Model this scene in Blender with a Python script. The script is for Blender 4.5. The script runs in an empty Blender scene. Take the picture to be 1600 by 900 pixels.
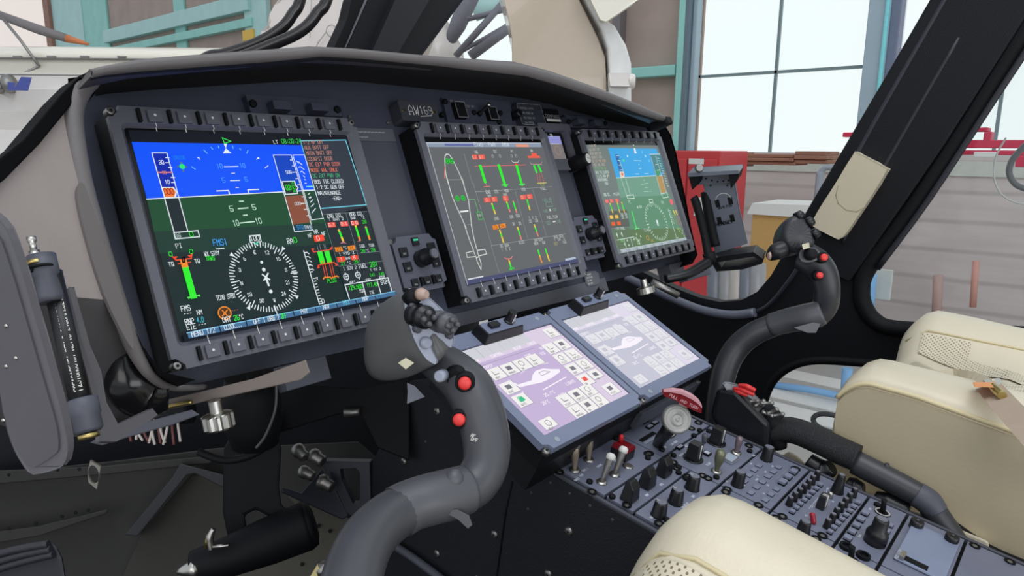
import bpy, bmesh, math, random
import numpy as np
from mathutils import Matrix, Vector
from mathutils.geometry import tessellate_polygon
random.seed(7)
PI = math.pi
SC = bpy.context.scene
COL = SC.collection
# ------------------------------------------------------------------ camera, world, light, exposure
CAM = np.array([-0.2583544568, -0.7211640337, -0.0332941223])
RW = np.array([[0.6497923163, -0.7600681216, 0.0081483853],
               [-0.1456012667, -0.1349836231, -0.9800916756],
               [0.7460363375, 0.6356696249, -0.1983782024]])      # rows: camera right, down, forward
FPX = 1084.53
cd = bpy.data.cameras.new('camera'); cam = bpy.data.objects.new('camera', cd); COL.objects.link(cam)
cd.sensor_width = 36.0; cd.lens = FPX * 36.0 / 1600.0; cd.clip_start = 0.02; cd.clip_end = 200
m4 = Matrix.Identity(4)
for i in range(3):
    m4[i][0] = RW[0][i]; m4[i][1] = -RW[1][i]; m4[i][2] = -RW[2][i]; m4[i][3] = CAM[i]
cam.matrix_world = m4
SC.camera = cam
WORLD_STRENGTH = 0.78
wd = bpy.data.worlds.new('world'); SC.world = wd; wd.use_nodes = True
bg = wd.node_tree.nodes['Background']; bg.inputs[0].default_value = (0.86, 0.92, 1.0, 1); bg.inputs[1].default_value = WORLD_STRENGTH
def area(name, loc, target, size, power, color=(1, 1, 1)):
    l = bpy.data.lights.new(name, 'AREA'); l.shape = 'RECTANGLE'; l.size, l.size_y = size; l.energy = power; l.color = color
    o = bpy.data.objects.new(name, l); COL.objects.link(o); o.location = loc
    o.rotation_euler = (Vector(target) - Vector(loc)).to_track_quat('-Z', 'Y').to_euler(); return o
area('rear_panel_fill', (-1.2, -5.2, 0.1), (0.5, 0, 0), (4.5, 1.8), 75, (0.96, 0.97, 1.0))  # added unseen fill, low behind the camera, to light the panel under the hood
area('overhead_console_fill', (-0.6, -1.6, 4.8), (0.5, -0.3, -0.3), (3.5, 3), 120, (0.95, 0.98, 1.0))  # added overhead fill that brightens the console, no visible source
area('hangar_door_daylight', (-4.5, -2.6, 1.6), (0.3, -0.2, -0.3), (3, 2.5), 45, (1.0, 0.97, 0.93))
SC.view_settings.view_transform = 'Standard'; SC.view_settings.look = 'None'
SC.view_settings.exposure = 0.0; SC.view_settings.gamma = 1.0; SC.view_settings.use_curve_mapping = False

# ------------------------------------------------------------------ helpers
def lin(c):
    c = c / 255.0
    return c / 12.92 if c <= 0.04045 else ((c + 0.055) / 1.055) ** 2.4
def rgb(r, g, b): return (lin(r), lin(g), lin(b), 1)
MATS = {}
def pm(name, col, rough=0.5, metal=0.0, bump=None, var=0.08, spec=0.5, coat=0.0, scale=30):
    if name in MATS: return MATS[name]
    m = bpy.data.materials.new(name); m.use_nodes = True; nt = m.node_tree; b = nt.nodes['Principled BSDF']
    b.inputs['Roughness'].default_value = rough; b.inputs['Metallic'].default_value = metal
    b.inputs['Specular IOR Level'].default_value = spec; b.inputs['Coat Weight'].default_value = coat
    c = rgb(*col)
    tc = nt.nodes.new('ShaderNodeTexCoord'); n = nt.nodes.new('ShaderNodeTexNoise'); n.inputs['Scale'].default_value = scale
    nt.links.new(tc.outputs['Object'], n.inputs['Vector'])
    mx = nt.nodes.new('ShaderNodeMix'); mx.data_type = 'RGBA'
    mx.inputs[6].default_value = tuple(v * (1 - var) for v in c[:3]) + (1,)
    mx.inputs[7].default_value = tuple(min(1, v * (1 + var)) for v in c[:3]) + (1,)
    nt.links.new(n.outputs[0], mx.inputs[0]); nt.links.new(mx.outputs[2], b.inputs['Base Color'])
    if bump:
        n2 = nt.nodes.new('ShaderNodeTexNoise'); n2.inputs['Scale'].default_value = bump[0]; nt.links.new(tc.outputs['Object'], n2.inputs['Vector'])
        bp = nt.nodes.new('ShaderNodeBump'); bp.inputs['Strength'].default_value = bump[1]; bp.inputs['Distance'].default_value = 0.002
        nt.links.new(n2.outputs[0], bp.inputs['Height']); nt.links.new(bp.outputs[0], b.inputs['Normal'])
    MATS[name] = m; return m
def em(r, g, b, s=1.0):
    name = 'glow_%d_%d_%d_%d' % (r, g, b, int(s * 100))
    if name in MATS: return MATS[name]
    m = bpy.data.materials.new(name); m.use_nodes = True; nt = m.node_tree; p = nt.nodes['Principled BSDF']
    p.inputs['Base Color'].default_value = (0.01, 0.01, 0.01, 1); p.inputs['Roughness'].default_value = 0.45
    p.inputs['Specular IOR Level'].default_value = 0.15
    p.inputs['Emission Color'].default_value = rgb(r, g, b); p.inputs['Emission Strength'].default_value = s
    MATS[name] = m; return m

class Fr:
    def __init__(s, o, x, y, z): s.o, s.x, s.y, s.z = [np.array(v, float) for v in (o, x, y, z)]
    def w(s, p): return s.o + s.x * p[0] + s.y * p[1] + s.z * p[2]
    def M(s):
        m = Matrix.Identity(4)
        for i in range(3): m[i][0], m[i][1], m[i][2], m[i][3] = s.x[i], s.y[i], s.z[i], s.o[i]
        return m
    def at(s, px, py, z=0.0):
        d = ray(px, py); q = s.o + s.z * z
        t = np.dot(q - CAM, s.z) / np.dot(d, s.z); P = CAM + d * t - s.o
        return (float(P @ s.x), float(P @ s.y))
    def wat(s, px, py, z=0.0):
        a = s.at(px, py, z); return s.w((a[0], a[1], z))
    def sub(s, x, y, z=0, ang=0.0):
        c, n = math.cos(ang), math.sin(ang)
        return Fr(s.w((x, y, z)), s.x * c + s.y * n, -s.x * n + s.y * c, s.z)
def ray(px, py): return np.array([(px - 800) / FPX, (py - 450) / FPX, 1.0]) @ RW
def D(px, py, depth): return CAM + ray(px, py) * depth
def onX(px, py, X): d = ray(px, py); return CAM + d * (X - CAM[0]) / d[0]
def onY(px, py, Y): d = ray(px, py); return CAM + d * (Y - CAM[1]) / d[1]
def onZ(px, py, Z): d = ray(px, py); return CAM + d * (Z - CAM[2]) / d[2]
def proj(p):
    q = RW @ (np.array(p) - CAM); return (800 + FPX * q[0] / q[2], 450 + FPX * q[1] / q[2])
def unit(v): v = np.array(v, float); return v / np.linalg.norm(v)
def frame3(o, x, yh):
    """right handed frame at o, x axis along x, y axis near yh"""
    x = unit(x); z = unit(np.cross(x, yh)); y = np.cross(z, x); return Fr(o, x, y, z)
WORLDF = Fr((0, 0, 0), (1, 0, 0), (0, 1, 0), (0, 0, 1))
TH = math.atan2(.376, .926)
A3 = np.array([[1, 0, 0], [0, math.sin(TH), -math.cos(TH)], [0, math.cos(TH), math.sin(TH)]])
def pf(o, x=(1, 0, 0), y=(0, 1, 0)):
    x = A3 @ np.array(x, float); y = A3 @ np.array(y, float); return Fr(A3 @ np.array(o, float), x, y, np.cross(x, y))
FP = pf((0, 0, 0))                                                   # instrument panel plane
FT = pf((0.32309, -0.31257, 0.02652), (1, 0, 0), (0, math.cos(.689), -math.sin(.689)))    # touch screens
FC = pf((0.3829, -0.52144, 0.13531), (1, 0, 0), (0, math.cos(1.02195), -math.sin(1.02195)))  # console top
CW = 0.14065

GL = {'A': '00 04 26 44 40;02 42', 'B': '00 06 36 45 44 33 03;33 42 41 30 00', 'C': '45 36 16 05 01 10 30 41', 'D': '00 06 26 44 42 20 00',
      'E': '46 06 00 40;03 33', 'F': '46 06 00;03 33', 'G': '45 36 16 05 01 10 30 41 43 23', 'H': '00 06;40 46;03 43', 'I': '10 30;16 36;20 26',
      'J': '01 10 20 31 36', 'K': '00 06;46 03 40', 'L': '06 00 40', 'M': '00 06 23 46 40', 'N': '00 06 40 46', 'O': '10 01 05 16 36 45 41 30 10',
      'P': '00 06 36 45 44 33 03', 'Q': '10 01 05 16 36 45 41 30 10;22 40', 'R': '00 06 36 45 44 33 03;23 40', 'S': '01 10 30 41 42 33 13 04 05 16 36 45',
      'T': '06 46;26 20', 'U': '06 01 10 30 41 46', 'V': '06 20 46', 'W': '06 10 23 30 46', 'X': '00 46;06 40', 'Y': '06 23 46;23 20', 'Z': '06 46 00 40',
      '0': '10 01 05 16 36 45 41 30 10', '1': '15 26 20', '2': '05 16 36 45 44 00 40', '3': '05 16 36 45 44 33 13;33 42 41 30 10 01', '4': '30 36 02 42',
      '5': '46 06 03 33 42 41 30 10 01', '6': '26 05 01 10 30 41 42 33 13 02', '7': '06 46 20', '8': '10 01 02 13 33 44 45 36 16 05 04 13;33 42 41 30 10',
      '9': '20 41 45 36 16 05 04 13 33 44', '-': '13 33', '/': '00 46', '.': '20 21', ':': '21 22;24 25', '%': '00 46;05 16;41 30', '^': '05 16 25 14 05',
      '_': '00 40', '<': '45 03 41', '>': '05 43 01', ' ': ''}
class MB:
    def __init__(s, F=WORLDF, m=None):
        s.F = F; s.v = []; s.f = []; s.fm = []; s.sm = []; s.mats = []; s.cur = 0
        if m: s.m(m)
    def m(s, mat):
        if mat not in s.mats: s.mats.append(mat)
        s.cur = s.mats.index(mat); return s
    def addw(s, P): s.v.append(tuple(float(a) for a in P)); return len(s.v) - 1
    def add(s, p): return s.addw(s.F.w(p))
    def face(s, ids, smooth=False): s.f.append(tuple(ids)); s.fm.append(s.cur); s.sm.append(smooth)
    def box(s, a, b):
        x0, y0, z0 = [min(a[i], b[i]) for i in range(3)]; x1, y1, z1 = [max(a[i], b[i]) for i in range(3)]
        i = [s.add(p) for p in ((x0, y0, z0), (x1, y0, z0), (x1, y1, z0), (x0, y1, z0), (x0, y0, z1), (x1, y0, z1), (x1, y1, z1), (x0, y1, z1))]
        for q in ((0, 3, 2, 1), (4, 5, 6, 7), (0, 1, 5, 4), (1, 2, 6, 5), (2, 3, 7, 6), (3, 0, 4, 7)): s.face([i[k] for k in q])
        return s
    def loftw(s, rings, caps=True, closed=True, smooth=True, capsmooth=False):
        R = [[s.addw(p) for p in r] for r in rings]; n = len(R[0])
        for a, b in zip(R[:-1], R[1:]):
            for k in range(n if closed else n - 1):
                s.face((a[k], a[(k + 1) % n], b[(k + 1) % n], b[k]), smooth)
        if caps and closed: s.face(list(reversed(R[0])), capsmooth); s.face(R[-1], capsmooth)
        return s
    def loft(s, rings, **k): return s.loftw([[s.F.w(p) for p in r] for r in rings], **k)
    def lathew(s, o, ax, prof, n=20, smooth=True, caps=True):
        ax = unit(ax); t = np.array([0, 0, 1.0]) if abs(ax[2]) < .9 else np.array([1.0, 0, 0]); a = unit(np.cross(t, ax)); b = np.cross(ax, a)
        rings = [[np.array(o) + ax * h + (a * math.cos(2 * PI * k / n) + b * math.sin(2 * PI * k / n)) * r for k in range(n)] for r, h in prof]
        return s.loftw(rings, smooth=smooth, caps=caps)
    def lathe(s, o, ax, prof, **k): return s.lathew(s.F.w(o), s.F.x * ax[0] + s.F.y * ax[1] + s.F.z * ax[2], prof, **k)
    def cyl(s, o, r, h, n=20, ax=(0, 0, 1)): return s.lathe(o, ax, [(r, 0), (r, h)], n=n)
    def cylw(s, a, b, r, r2=None, n=16):
        a = np.array(a, float); b = np.array(b, float); return s.lathew(a, b - a, [(r, 0), (r if r2 is None else r2, np.linalg.norm(b - a))], n=n)
    def tubew(s, pts, rad, n=16, sub=6, caps=True, flat=1.0):
        P = [np.array(p, float) for p in pts]; R = list(rad) if hasattr(rad, '__len__') else [rad] * len(P)
        if sub > 1 and len(P) > 2:
            Q = []; S = []
            for i in range(len(P) - 1):
                p0, p1, p2, p3 = P[max(i - 1, 0)], P[i], P[i + 1], P[min(i + 2, len(P) - 1)]
                for k in range(sub):
                    t = k / sub
                    Q.append(.5 * (2 * p1 + (p2 - p0) * t + (2 * p0 - 5 * p1 + 4 * p2 - p3) * t * t + (3 * p1 - p0 - 3 * p2 + p3) * t ** 3)); S.append(R[i] * (1 - t) + R[i + 1] * t)
            Q.append(P[-1]); S.append(R[-1]); P, R = Q, S
        tg = [unit(P[min(i + 1, len(P) - 1)] - P[max(i - 1, 0)]) for i in range(len(P))]
        u = unit(np.cross(tg[0], (0.3, 0.2, 1))); rings = []
        for i in range(len(P)):
            u = unit(u - tg[i] * np.dot(u, tg[i])); w = np.cross(tg[i], u)
            rings.append([P[i] + (u * math.cos(2 * PI * k / n) + w * math.sin(2 * PI * k / n) * flat) * R[i] for k in range(n)])
        return s.loftw(rings, caps=caps)
    def tube(s, pts, rad, **k): return s.tubew([s.F.w(p) for p in pts], rad, **k)
    def prism(s, outer, z0, z1, holes=(), smooth=False):
        loops = [list(outer)] + [list(h) for h in holes]
        tri = tessellate_polygon([[Vector((p[0], p[1], 0)) for p in l] for l in loops])
        flat = [p for l in loops for p in l]
        a = [s.add((p[0], p[1], z0)) for p in flat]; b = [s.add((p[0], p[1], z1)) for p in flat]
        for t in tri:
            p, q, r = [flat[i] for i in t]
            if (q[0] - p[0]) * (r[1] - p[1]) - (q[1] - p[1]) * (r[0] - p[0]) < 0: t = (t[0], t[2], t[1])
            s.face([b[i] for i in t]); s.face([a[i] for i in reversed(t)])
        k = 0
        for l in loops:
            n = len(l)
            for i in range(n): j = (i + 1) % n; s.face((a[k + i], a[k + j], b[k + j], b[k + i]), smooth)
            k += n
        return s
    # flat marks: 2D in the frame plane at height z
    def fill(s, pts, z=0.0):
        i = [s.add((p[0], p[1], z)) for p in pts]
        A = sum(pts[k][0] * pts[(k + 1) % len(pts)][1] - pts[(k + 1) % len(pts)][0] * pts[k][1] for k in range(len(pts)))
        s.face(i if A > 0 else i[::-1]); return s
    def line(s, pts, w, z=0.0, close=False):
        pts = list(pts) + ([pts[0]] if close else [])
        for a, b in zip(pts[:-1], pts[1:]):
            dx, dy = b[0] - a[0], b[1] - a[1]; L = math.hypot(dx, dy)
            if L < 1e-7: continue
            ux, uy = dx / L * w / 2, dy / L * w / 2
            s.fill([(a[0] - ux - uy, a[1] - uy + ux), (a[0] - ux + uy, a[1] - uy - ux), (b[0] + ux + uy, b[1] + uy - ux), (b[0] + ux - uy, b[1] + uy + ux)], z)
        return s
    def circ(s, c, r, w=None, z=0.0, n=24):
        P = [(c[0] + r * math.cos(2 * PI * k / n), c[1] + r * math.sin(2 * PI * k / n)) for k in range(n)]
        return s.fill(P, z) if w is None else s.line(P, w, z, close=True)
    def text(s, t, a, h, z=0.0, b=None, w=None, adv=5.6, ang=0.0):
        """text from local point a; either height h, or stretched to end at b"""
        n = len(t); ca, sa = math.cos(ang), math.sin(ang); sx = h / 6.0 * 0.8
        if b is not None: L = math.hypot(b[0] - a[0], b[1] - a[1]); ca, sa = (b[0] - a[0]) / L, (b[1] - a[1]) / L; sx = L / (n * adv - 1.6)
        w = w or h * 0.14
        for i, ch in enumerate(t):
            for pl in GL.get(ch, '').split(';'):
                pts = []
                for q in pl.split():
                    x, y = (int(q[0]) + i * adv) * sx, int(q[1]) * h / 6.0
                    pts.append((a[0] + x * ca - y * sa, a[1] + x * sa + y * ca))
                if len(pts) > 1: s.line(pts, w, z)
        return s
    def build(s, name, parent=None, bevel=0.0, seg=2, sub=0, label=None, kind=None, auto=True):
        me = bpy.data.meshes.new(name)
        M = Matrix.Identity(4)
        if parent is not None:
            r = parent
            while r.parent is not None: r = r.parent
            M = ROOTM.get(r.name, Matrix.Identity(4)).inverted()
        me.from_pydata([tuple(M @ Vector(v)) for v in s.v], [], s.f)
        for mt in s.mats: me.materials.append(mt)
        me.polygons.foreach_set('material_index', s.fm); me.polygons.foreach_set('use_smooth', s.sm); me.update()
        o = bpy.data.objects.new(name, me); COL.objects.link(o)
        if parent is not None: o.parent = parent
        if bevel:
            md = o.modifiers.new('bevel', 'BEVEL'); md.width = bevel; md.segments = seg; md.limit_method = 'ANGLE'; md.angle_limit = 0.6
        if sub:
            md = o.modifiers.new('sub', 'SUBSURF'); md.levels = sub; md.render_levels = sub
        if label: o['label'] = label
        if kind: o['kind'] = kind
        return o
ROOTM = {}
def thing(name, F, label, cat, group=None):
    o = bpy.data.objects.new(name, None); COL.objects.link(o); M = F.M() if isinstance(F, Fr) else Matrix.Translation(Vector([float(a) for a in F]))
    o.matrix_world = M; o.empty_display_size = 0.02; ROOTM[o.name] = M
    o['label'] = label; o['category'] = cat
    if group: o['group'] = group
    return o
def tag(o, label, cat, group=None):
    o['label'] = label; o['category'] = cat
    if group: o['group'] = group
    return o
def dup(o, parent=None):
    c = o.copy(); COL.objects.link(c)
    if parent is not None: c.parent = parent
    for ch in list(o.children): dup(ch, c)
    return c
def rrect(x0, y0, x1, y1, r, n=4):
    P = []
    for cx, cy, a in ((x1 - r, y1 - r, 0), (x0 + r, y1 - r, 90), (x0 + r, y0 + r, 180), (x1 - r, y0 + r, 270)):
        for k in range(n + 1): t = math.radians(a + 90 * k / n); P.append((cx + r * math.cos(t), cy + r * math.sin(t)))
    return P
def smoothpoly(pts, n=4, closed=True):
    P = [np.array(p, float) for p in pts]; out = []; N = len(P)
    for i in range(N if closed else N - 1):
        g = (lambda k: P[k % N]) if closed else (lambda k: P[min(max(k, 0), N - 1)])
        p0, p1, p2, p3 = g(i - 1), g(i), g(i + 1), g(i + 2)
        for k in range(n):
            t = k / n; out.append(.5 * (2 * p1 + (p2 - p0) * t + (2 * p0 - 5 * p1 + 4 * p2 - p3) * t * t + (3 * p1 - p0 - 3 * p2 + p3) * t ** 3))
    if not closed: out.append(P[-1])
    return [tuple(p) for p in out]

# ------------------------------------------------------------------ materials
BEZ = pm('bezel_grey_paint', (94, 95, 104), .42, bump=(900, .15))
PLATE = pm('panel_black_paint', (62, 66, 80), .55, bump=(700, .2))
CONS = pm('console_panel_paint', (116, 120, 138), .32, bump=(700, .12))
BLK = pm('matt_black', (13, 14, 18), .65, spec=.25)
SATB = pm('satin_black_plastic', (20, 21, 25), .36)
RUBB = pm('black_rubber', (22, 23, 27), .7, bump=(400, .3))
SHROUD = pm('glareshield_leatherette', (14, 14, 18), .8, bump=(1200, .5))
LIPG = pm('glareshield_edge_trim', (104, 100, 100), .55, bump=(1500, .3))
GREYP = pm('grey_fairing_paint', (146, 136, 133), .5, bump=(300, .1))
DGREY = pm('dark_grey_paint', (76, 78, 88), .5)
WALLB = pm('cockpit_black_liner', (24, 25, 32), .62, bump=(500, .3))
STEEL = pm('brushed_steel', (190, 188, 182), .3, metal=1.0)
DSTEEL = pm('dull_steel', (150, 148, 145), .45, metal=1.0)
BRASS = pm('brass_screw', (190, 170, 110), .35, metal=1.0)
RED = pm('red_plastic', (190, 30, 34), .4)
REDL = pm('red_button_cap', (225, 60, 58), .4)
DRED = pm('dark_red_guard', (120, 16, 26), .35)
WHT = pm('white_marking', (215, 215, 210), .6, var=.02)
GRYT = pm('grey_marking', (150, 152, 156), .6, var=.02)
CREAM = pm('cream_leather', (216, 206, 182), .42, bump=(260, .18), var=.03)
CREAMD = pm('cream_leather_piping', (214, 200, 160), .5, var=.03)
CREAMS = pm('cream_side_vinyl', (186, 174, 146), .5, bump=(200, .1), var=.03)
SHELL = pm('shell_primer_shaded', (54, 53, 48), .7, bump=(60, .2))  # darkened so that the footwell's shade is in the colour
GLASSB = pm('screen_black_glass', (8, 9, 12), .22, spec=.35)
GREENL = em(60, 200, 150)
PADM = pm('cream_pad_vinyl', (202, 192, 168), .45, var=.03)
WEB = pm('beige_seat_webbing', (190, 170, 150), .8, bump=(900, .5))
SBRK = pm('switch_metal', (150, 142, 125), .3, metal=.9)

# ================================================================== STRUCTURE: hangar
TEAL = pm('teal_painted_steel', (148, 206, 196), .6, var=.12, scale=4)
TEALL = pm('pale_teal_steel', (176, 214, 210), .6, var=.1, scale=4)
COLG = pm('pale_grey_steel', (158, 178, 188), .6, var=.06, scale=3)
PANB = pm('weathered_brown_cladding', (168, 150, 140), .8, bump=(6, .4), var=.18, scale=3)
def boards():
    m = bpy.data.materials.new('grey_brown_siding'); m.use_nodes = True; nt = m.node_tree; b = nt.nodes['Principled BSDF']; b.inputs['Roughness'].default_value = .75
    tc = nt.nodes.new('ShaderNodeTexCoord'); mp = nt.nodes.new('ShaderNodeMapping'); mp.inputs['Scale'].default_value = (.9, .9, 7)
    n = nt.nodes.new('ShaderNodeTexNoise'); n.inputs['Scale'].default_value = 2.0; n.inputs['Detail'].default_value = 6
    w = nt.nodes.new('ShaderNodeTexWave'); w.wave_type = 'BANDS'; w.bands_direction = 'Z'; w.inputs['Scale'].default_value = 1.35; w.inputs['Distortion'].default_value = .4
    mx = nt.nodes.new('ShaderNodeMix'); mx.data_type = 'RGBA'; mx.inputs[6].default_value = rgb(184, 174, 170); mx.inputs[7].default_value = rgb(212, 203, 198)  # tones lightened: haze and reflections on the door glass are in them
    mx2 = nt.nodes.new('ShaderNodeMix'); mx2.data_type = 'RGBA'; mx2.blend_type = 'MULTIPLY'; mx2.inputs[7].default_value = (.8, .79, .79, 1)
    r = nt.nodes.new('ShaderNodeMapRange'); r.inputs[1].default_value = .9; r.inputs[2].default_value = 1.0
    nt.links.new(tc.outputs['Object'], mp.inputs[0]); nt.links.new(mp.outputs[0], n.inputs[0]); nt.links.new(tc.outputs['Object'], w.inputs[0])
    nt.links.new(n.outputs[0], mx.inputs[0]); nt.links.new(mx.outputs[2], mx2.inputs[6]); nt.links.new(w.outputs[1], r.inputs[0]); nt.links.new(r.outputs[0], mx2.inputs[0])
    nt.links.new(mx2.outputs[2], b.inputs['Base Color']); return m
SIDING = boards()
CONC = pm('hangar_concrete', (172, 170, 166), .35, bump=(3, .1), var=.12, scale=1.2)
def lit_glass(name, r, g, b, s):
    m = bpy.data.materials.new(name); m.use_nodes = True; nt = m.node_tree; p = nt.nodes['Principled BSDF']
    p.inputs['Base Color'].default_value = rgb(70, 76, 78); p.inputs['Roughness'].default_value = .7; p.inputs['Specular IOR Level'].default_value = .1
    tc = nt.nodes.new('ShaderNodeTexCoord'); n = nt.nodes.new('ShaderNodeTexNoise'); n.inputs['Scale'].default_value = .7
    mx = nt.nodes.new('ShaderNodeMix'); mx.data_type = 'RGBA'; mx.inputs[6].default_value = rgb(r, g, b); mx.inputs[7].default_value = rgb(min(255, r + 8), min(255, g + 4), b)
    nt.links.new(tc.outputs['Object'], n.inputs[0]); nt.links.new(n.outputs[0], mx.inputs[0]); nt.links.new(mx.outputs[2], p.inputs['Emission Color'])
    p.inputs['Emission Strength'].default_value = s; return m
LITW = lit_glass('daylit_window_glazing', 236, 247, 248, 1.0)
WX = 6.2
FW = Fr((WX, 0, 0), (0, -1, 0), (0, 0, 1), (-1, 0, 0))      # hangar wall plane; x runs back (to the right in the photo)
ZFL = -1.58
def wq(px, py): return FW.at(px, py)
sill = wq(1200, 238)[1]
u0 = wq(1083, 200)[0]
# floor
f = MB(WORLDF, CONC); f.box((-12, -12, ZFL - .1), (14, 40, ZFL)); f.build('floor', kind='structure')
w = MB(FW, SIDING); w.box((u0 - 2.0, ZFL, -.2), (14, sill, 0)); w.build('wall_right', kind='structure')
w = MB(FW, PANB); w.box((-34, ZFL, -.25), (u0 + .02, 11, -.05)); w.build('wall_front', kind='structure')
w = MB(FW, pm('sage_sill_band', (196, 200, 190), .6)); w.box((u0 - 2.0, wq(1500, 275)[1], 0), (14, wq(1500, 252)[1], .02)); w.build('trim_16', kind='structure')
fm = MB(WORLDF, pm('floor_marking', (226, 226, 222), .4))
for py, w_ in ((592, .10), (622, .16), (652, .10)):
    p = onZ(1270, py, ZFL); fm.box((p[0] - w_, -6, ZFL), (p[0] + w_, 8, ZFL + .004))
fm.build('trim_17', kind='structure')
# glazed bays: panes between columns
ub = [wq(1083, 200)[0], wq(1356, 120)[0], wq(1408, 60)[0], wq(1700, 120)[0]]
k = 0
for a, b in ((ub[0], ub[1]), (ub[2], 12.0)):
    k += 1
    g = MB(FW, LITW); g.box((a, sill, -.12), (b, 9, -.08)); g.build('window_%d' % k, kind='structure')
fr = MB(FW, pm('grey_window_bar', (120, 138, 140), .5))
for px, py in ((1208, 120), (1566, 130), (1640, 120)):
    u = wq(px, py)[0]; fr.box((u - .012, sill, -.08), (u + .012, 9, -.05))
for (pa, pb) in (((1083, 121), (1353, 101)), ((1575, 87), (1700, 80))):
    a, b = wq(*pa), wq(*pb); v = (a[1] + b[1]) / 2; fr.box((a[0], v - .013, -.08), (b[0], v + .013, -.05))
fr.build('trim_1', kind='structure')
def column(name_label, pxl, pxr, y, mat, z0=-.05, z1=.12, top=9):
    a, b = wq(pxl, y)[0], wq(pxr, y)[0]
    m = MB(FW, mat); m.box((a, ZFL if top > 0 else sill, z0), (b, abs(top), z1)); 
    return tag(m.build('steel_column', bevel=.01), name_label, 'column')
column('tall teal steel column left of the large bright window', 1060, 1070, 200, TEAL)
column('dark steel strip between teal column and bright window', 1070, 1077, 200, pm('slate_strip', (100, 118, 128), .6))
column('white window edge post beside the first bright glazed bay', 1077, 1084, 200, COLG, z1=.06)
column('wide pale grey steel column between the two bright window bays', 1352, 1386, 120, COLG, top=9)
column('narrow teal strip column right of the wide pale grey column', 1386, 1392, 60, pm('bright_teal', (130, 215, 220), .6), z1=.16)
column('mauve grey steel edge beside the narrow teal strip', 1392, 1408, 60, pm('mauve_steel', (110, 118, 140), .6), z1=.10)
column('teal steel column above the white aircraft, far left pair', 131, 168, 40, TEAL, z1=.0)
column('pale teal steel column left of the teal column, far left', 84, 131, 40, TEALL, z1=.02)
column('teal steel column with yellow band left of the white cowling', 385, 420, 30, TEALL, z1=.04)
a, b = wq(385, 58)[0], wq(402, 58)[0]; m = MB(FW, pm('yellow_band', (225, 185, 80), .6)); m.box((a, wq(390, 64)[1], .0), (b, wq(390, 48)[1], .07)); m.build('trim_15', kind='structure')
column('thin teal post between brown cladding panels', 272, 288, 30, TEAL, z1=.0)
column('dark steel post beside the white rotor fairing', 962, 974, 60, pm('slate_post', (118, 112, 112), .7), z1=.08)
def beam(label, pa, pb, th, mat, z1=.15):
    a, b = wq(*pa), wq(*pb); v = (a[1] * .5 + b[1] * .5); m = MB(FW, mat)
    m.box((a[0], v - th, -.05), (b[0], v + th, z1)); tag(m.build('steel_beam', bevel=.01), label, 'beam')
beam('long teal horizontal beam on brown cladding, far left', (168, 54), (395, 10), .13, TEALL, .10)
beam('lower teal beam half hidden behind the white aircraft', (168, 66), (400, 56), .07, TEAL, .08)
beam('short teal cross beam left of the bright window', (974, 117), (1062, 110), .05, TEAL, .1)
a, b = wq(0, 30), wq(84, 30)
g = MB(FW, lit_glass('dusty_white_glazing', 232, 224, 220, .9)); g.box((a[0] - 8, -.3, -.05), (b[0], 10, 0)); g.build('window_3', kind='structure')
g = MB(FW, pm('brown_frame', (150, 110, 95), .7)); g.box((wq(76, 30)[0], -.3, 0), (wq(84, 30)[0], 10, .1)); g.build('trim_2', kind='structure')
# bright glazing seen behind the rotor fairing and struts
a, b = wq(655, 60), wq(815, 60)
g = MB(FW, LITW); g.box((a[0], wq(700, 100)[1] - 1, 0), (b[0], 10, .02)); g.build('window_4', kind='structure')
# ================================================================== hangar things
HF = unit((RW[2][0], RW[2][1], 0)); HR = np.array([HF[1], -HF[0], 0])
def FD(d): return Fr(CAM + HF * d, HR, (0, 0, 1), -HF)        # upright plane facing the cockpit at distance d
WHITEP = pm('white_aircraft_paint', (244, 238, 222), .28, coat=.3, var=.02)
WHITEG = pm('light_grey_aircraft_paint', (226, 220, 214), .3, coat=.3, var=.02)
CREAMP = pm('cream_aircraft_paint', (196, 180, 160), .25, coat=.4, var=.03)
BLUEP = pm('blue_stripe_paint', (72, 84, 160), .35)
F = FD(4.2)
def P_(F, pts, z=0): return [F.at(a, b, z) for a, b in pts]
root = thing('parked_aircraft', Fr(F.w((*F.at(100, 230), 0)), F.x, F.y, F.z), 'white parked aircraft seen beyond the far left end of the glareshield', 'aircraft')
def facet_body(F, prof, xs, mat):
    """long body: profile of (y px, z depth) extruded between two x pixels"""
    m = MB(F, mat); rings = []
    for px in xs:
        rings.append([F.w((F.at(px, 200)[0], F.at(200, py)[1], dz)) for py, dz in prof])
    m.loftw(rings, caps=True); return m
facet_body(F, [(66, -.5), (70, -.1), (80, .05), (96, .1), (97, .08), (122, .16), (124, .14), (145, .12), (146, -.2), (110, -.9)], (-120, 120, 260, 440), WHITEP).build('upper_fuselage', root)
facet_body(F, [(120, .16), (144, .22), (146, .26), (177, .2), (179, .3), (205, .22), (207, .34), (330, .3), (360, .2), (360, -.8), (120, -.8)], (-120, 120, 260, 330), WHITEG).build('lower_fuselage', root)
m = MB(F, BLUEP); m.fill(P_(F, [(22, 138), (33, 120), (50, 121), (44, 142), (12, 141), (12, 128), (24, 129)], .40), .40); m.build('blue_marking', root)
for px in (25, 78, 130, 188):
    m = MB(F, DSTEEL); a = F.at(px, 89, .1); m.box((a[0] - .012, a[1] - .006, .07), (a[0] + .03, a[1] + .006, .11)); m.build('latch', root)
m = MB(F, pm('dark_seam', (110, 108, 104), .6))
for y, z in ((96, .11), (123, .165)):
    m.box((F.at(-60, y)[0], F.at(200, y)[1] - .004, z - .02), (F.at(300, y)[0], F.at(200, y)[1] + .004, z + .004))
m.build('panel_seam', root)
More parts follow.
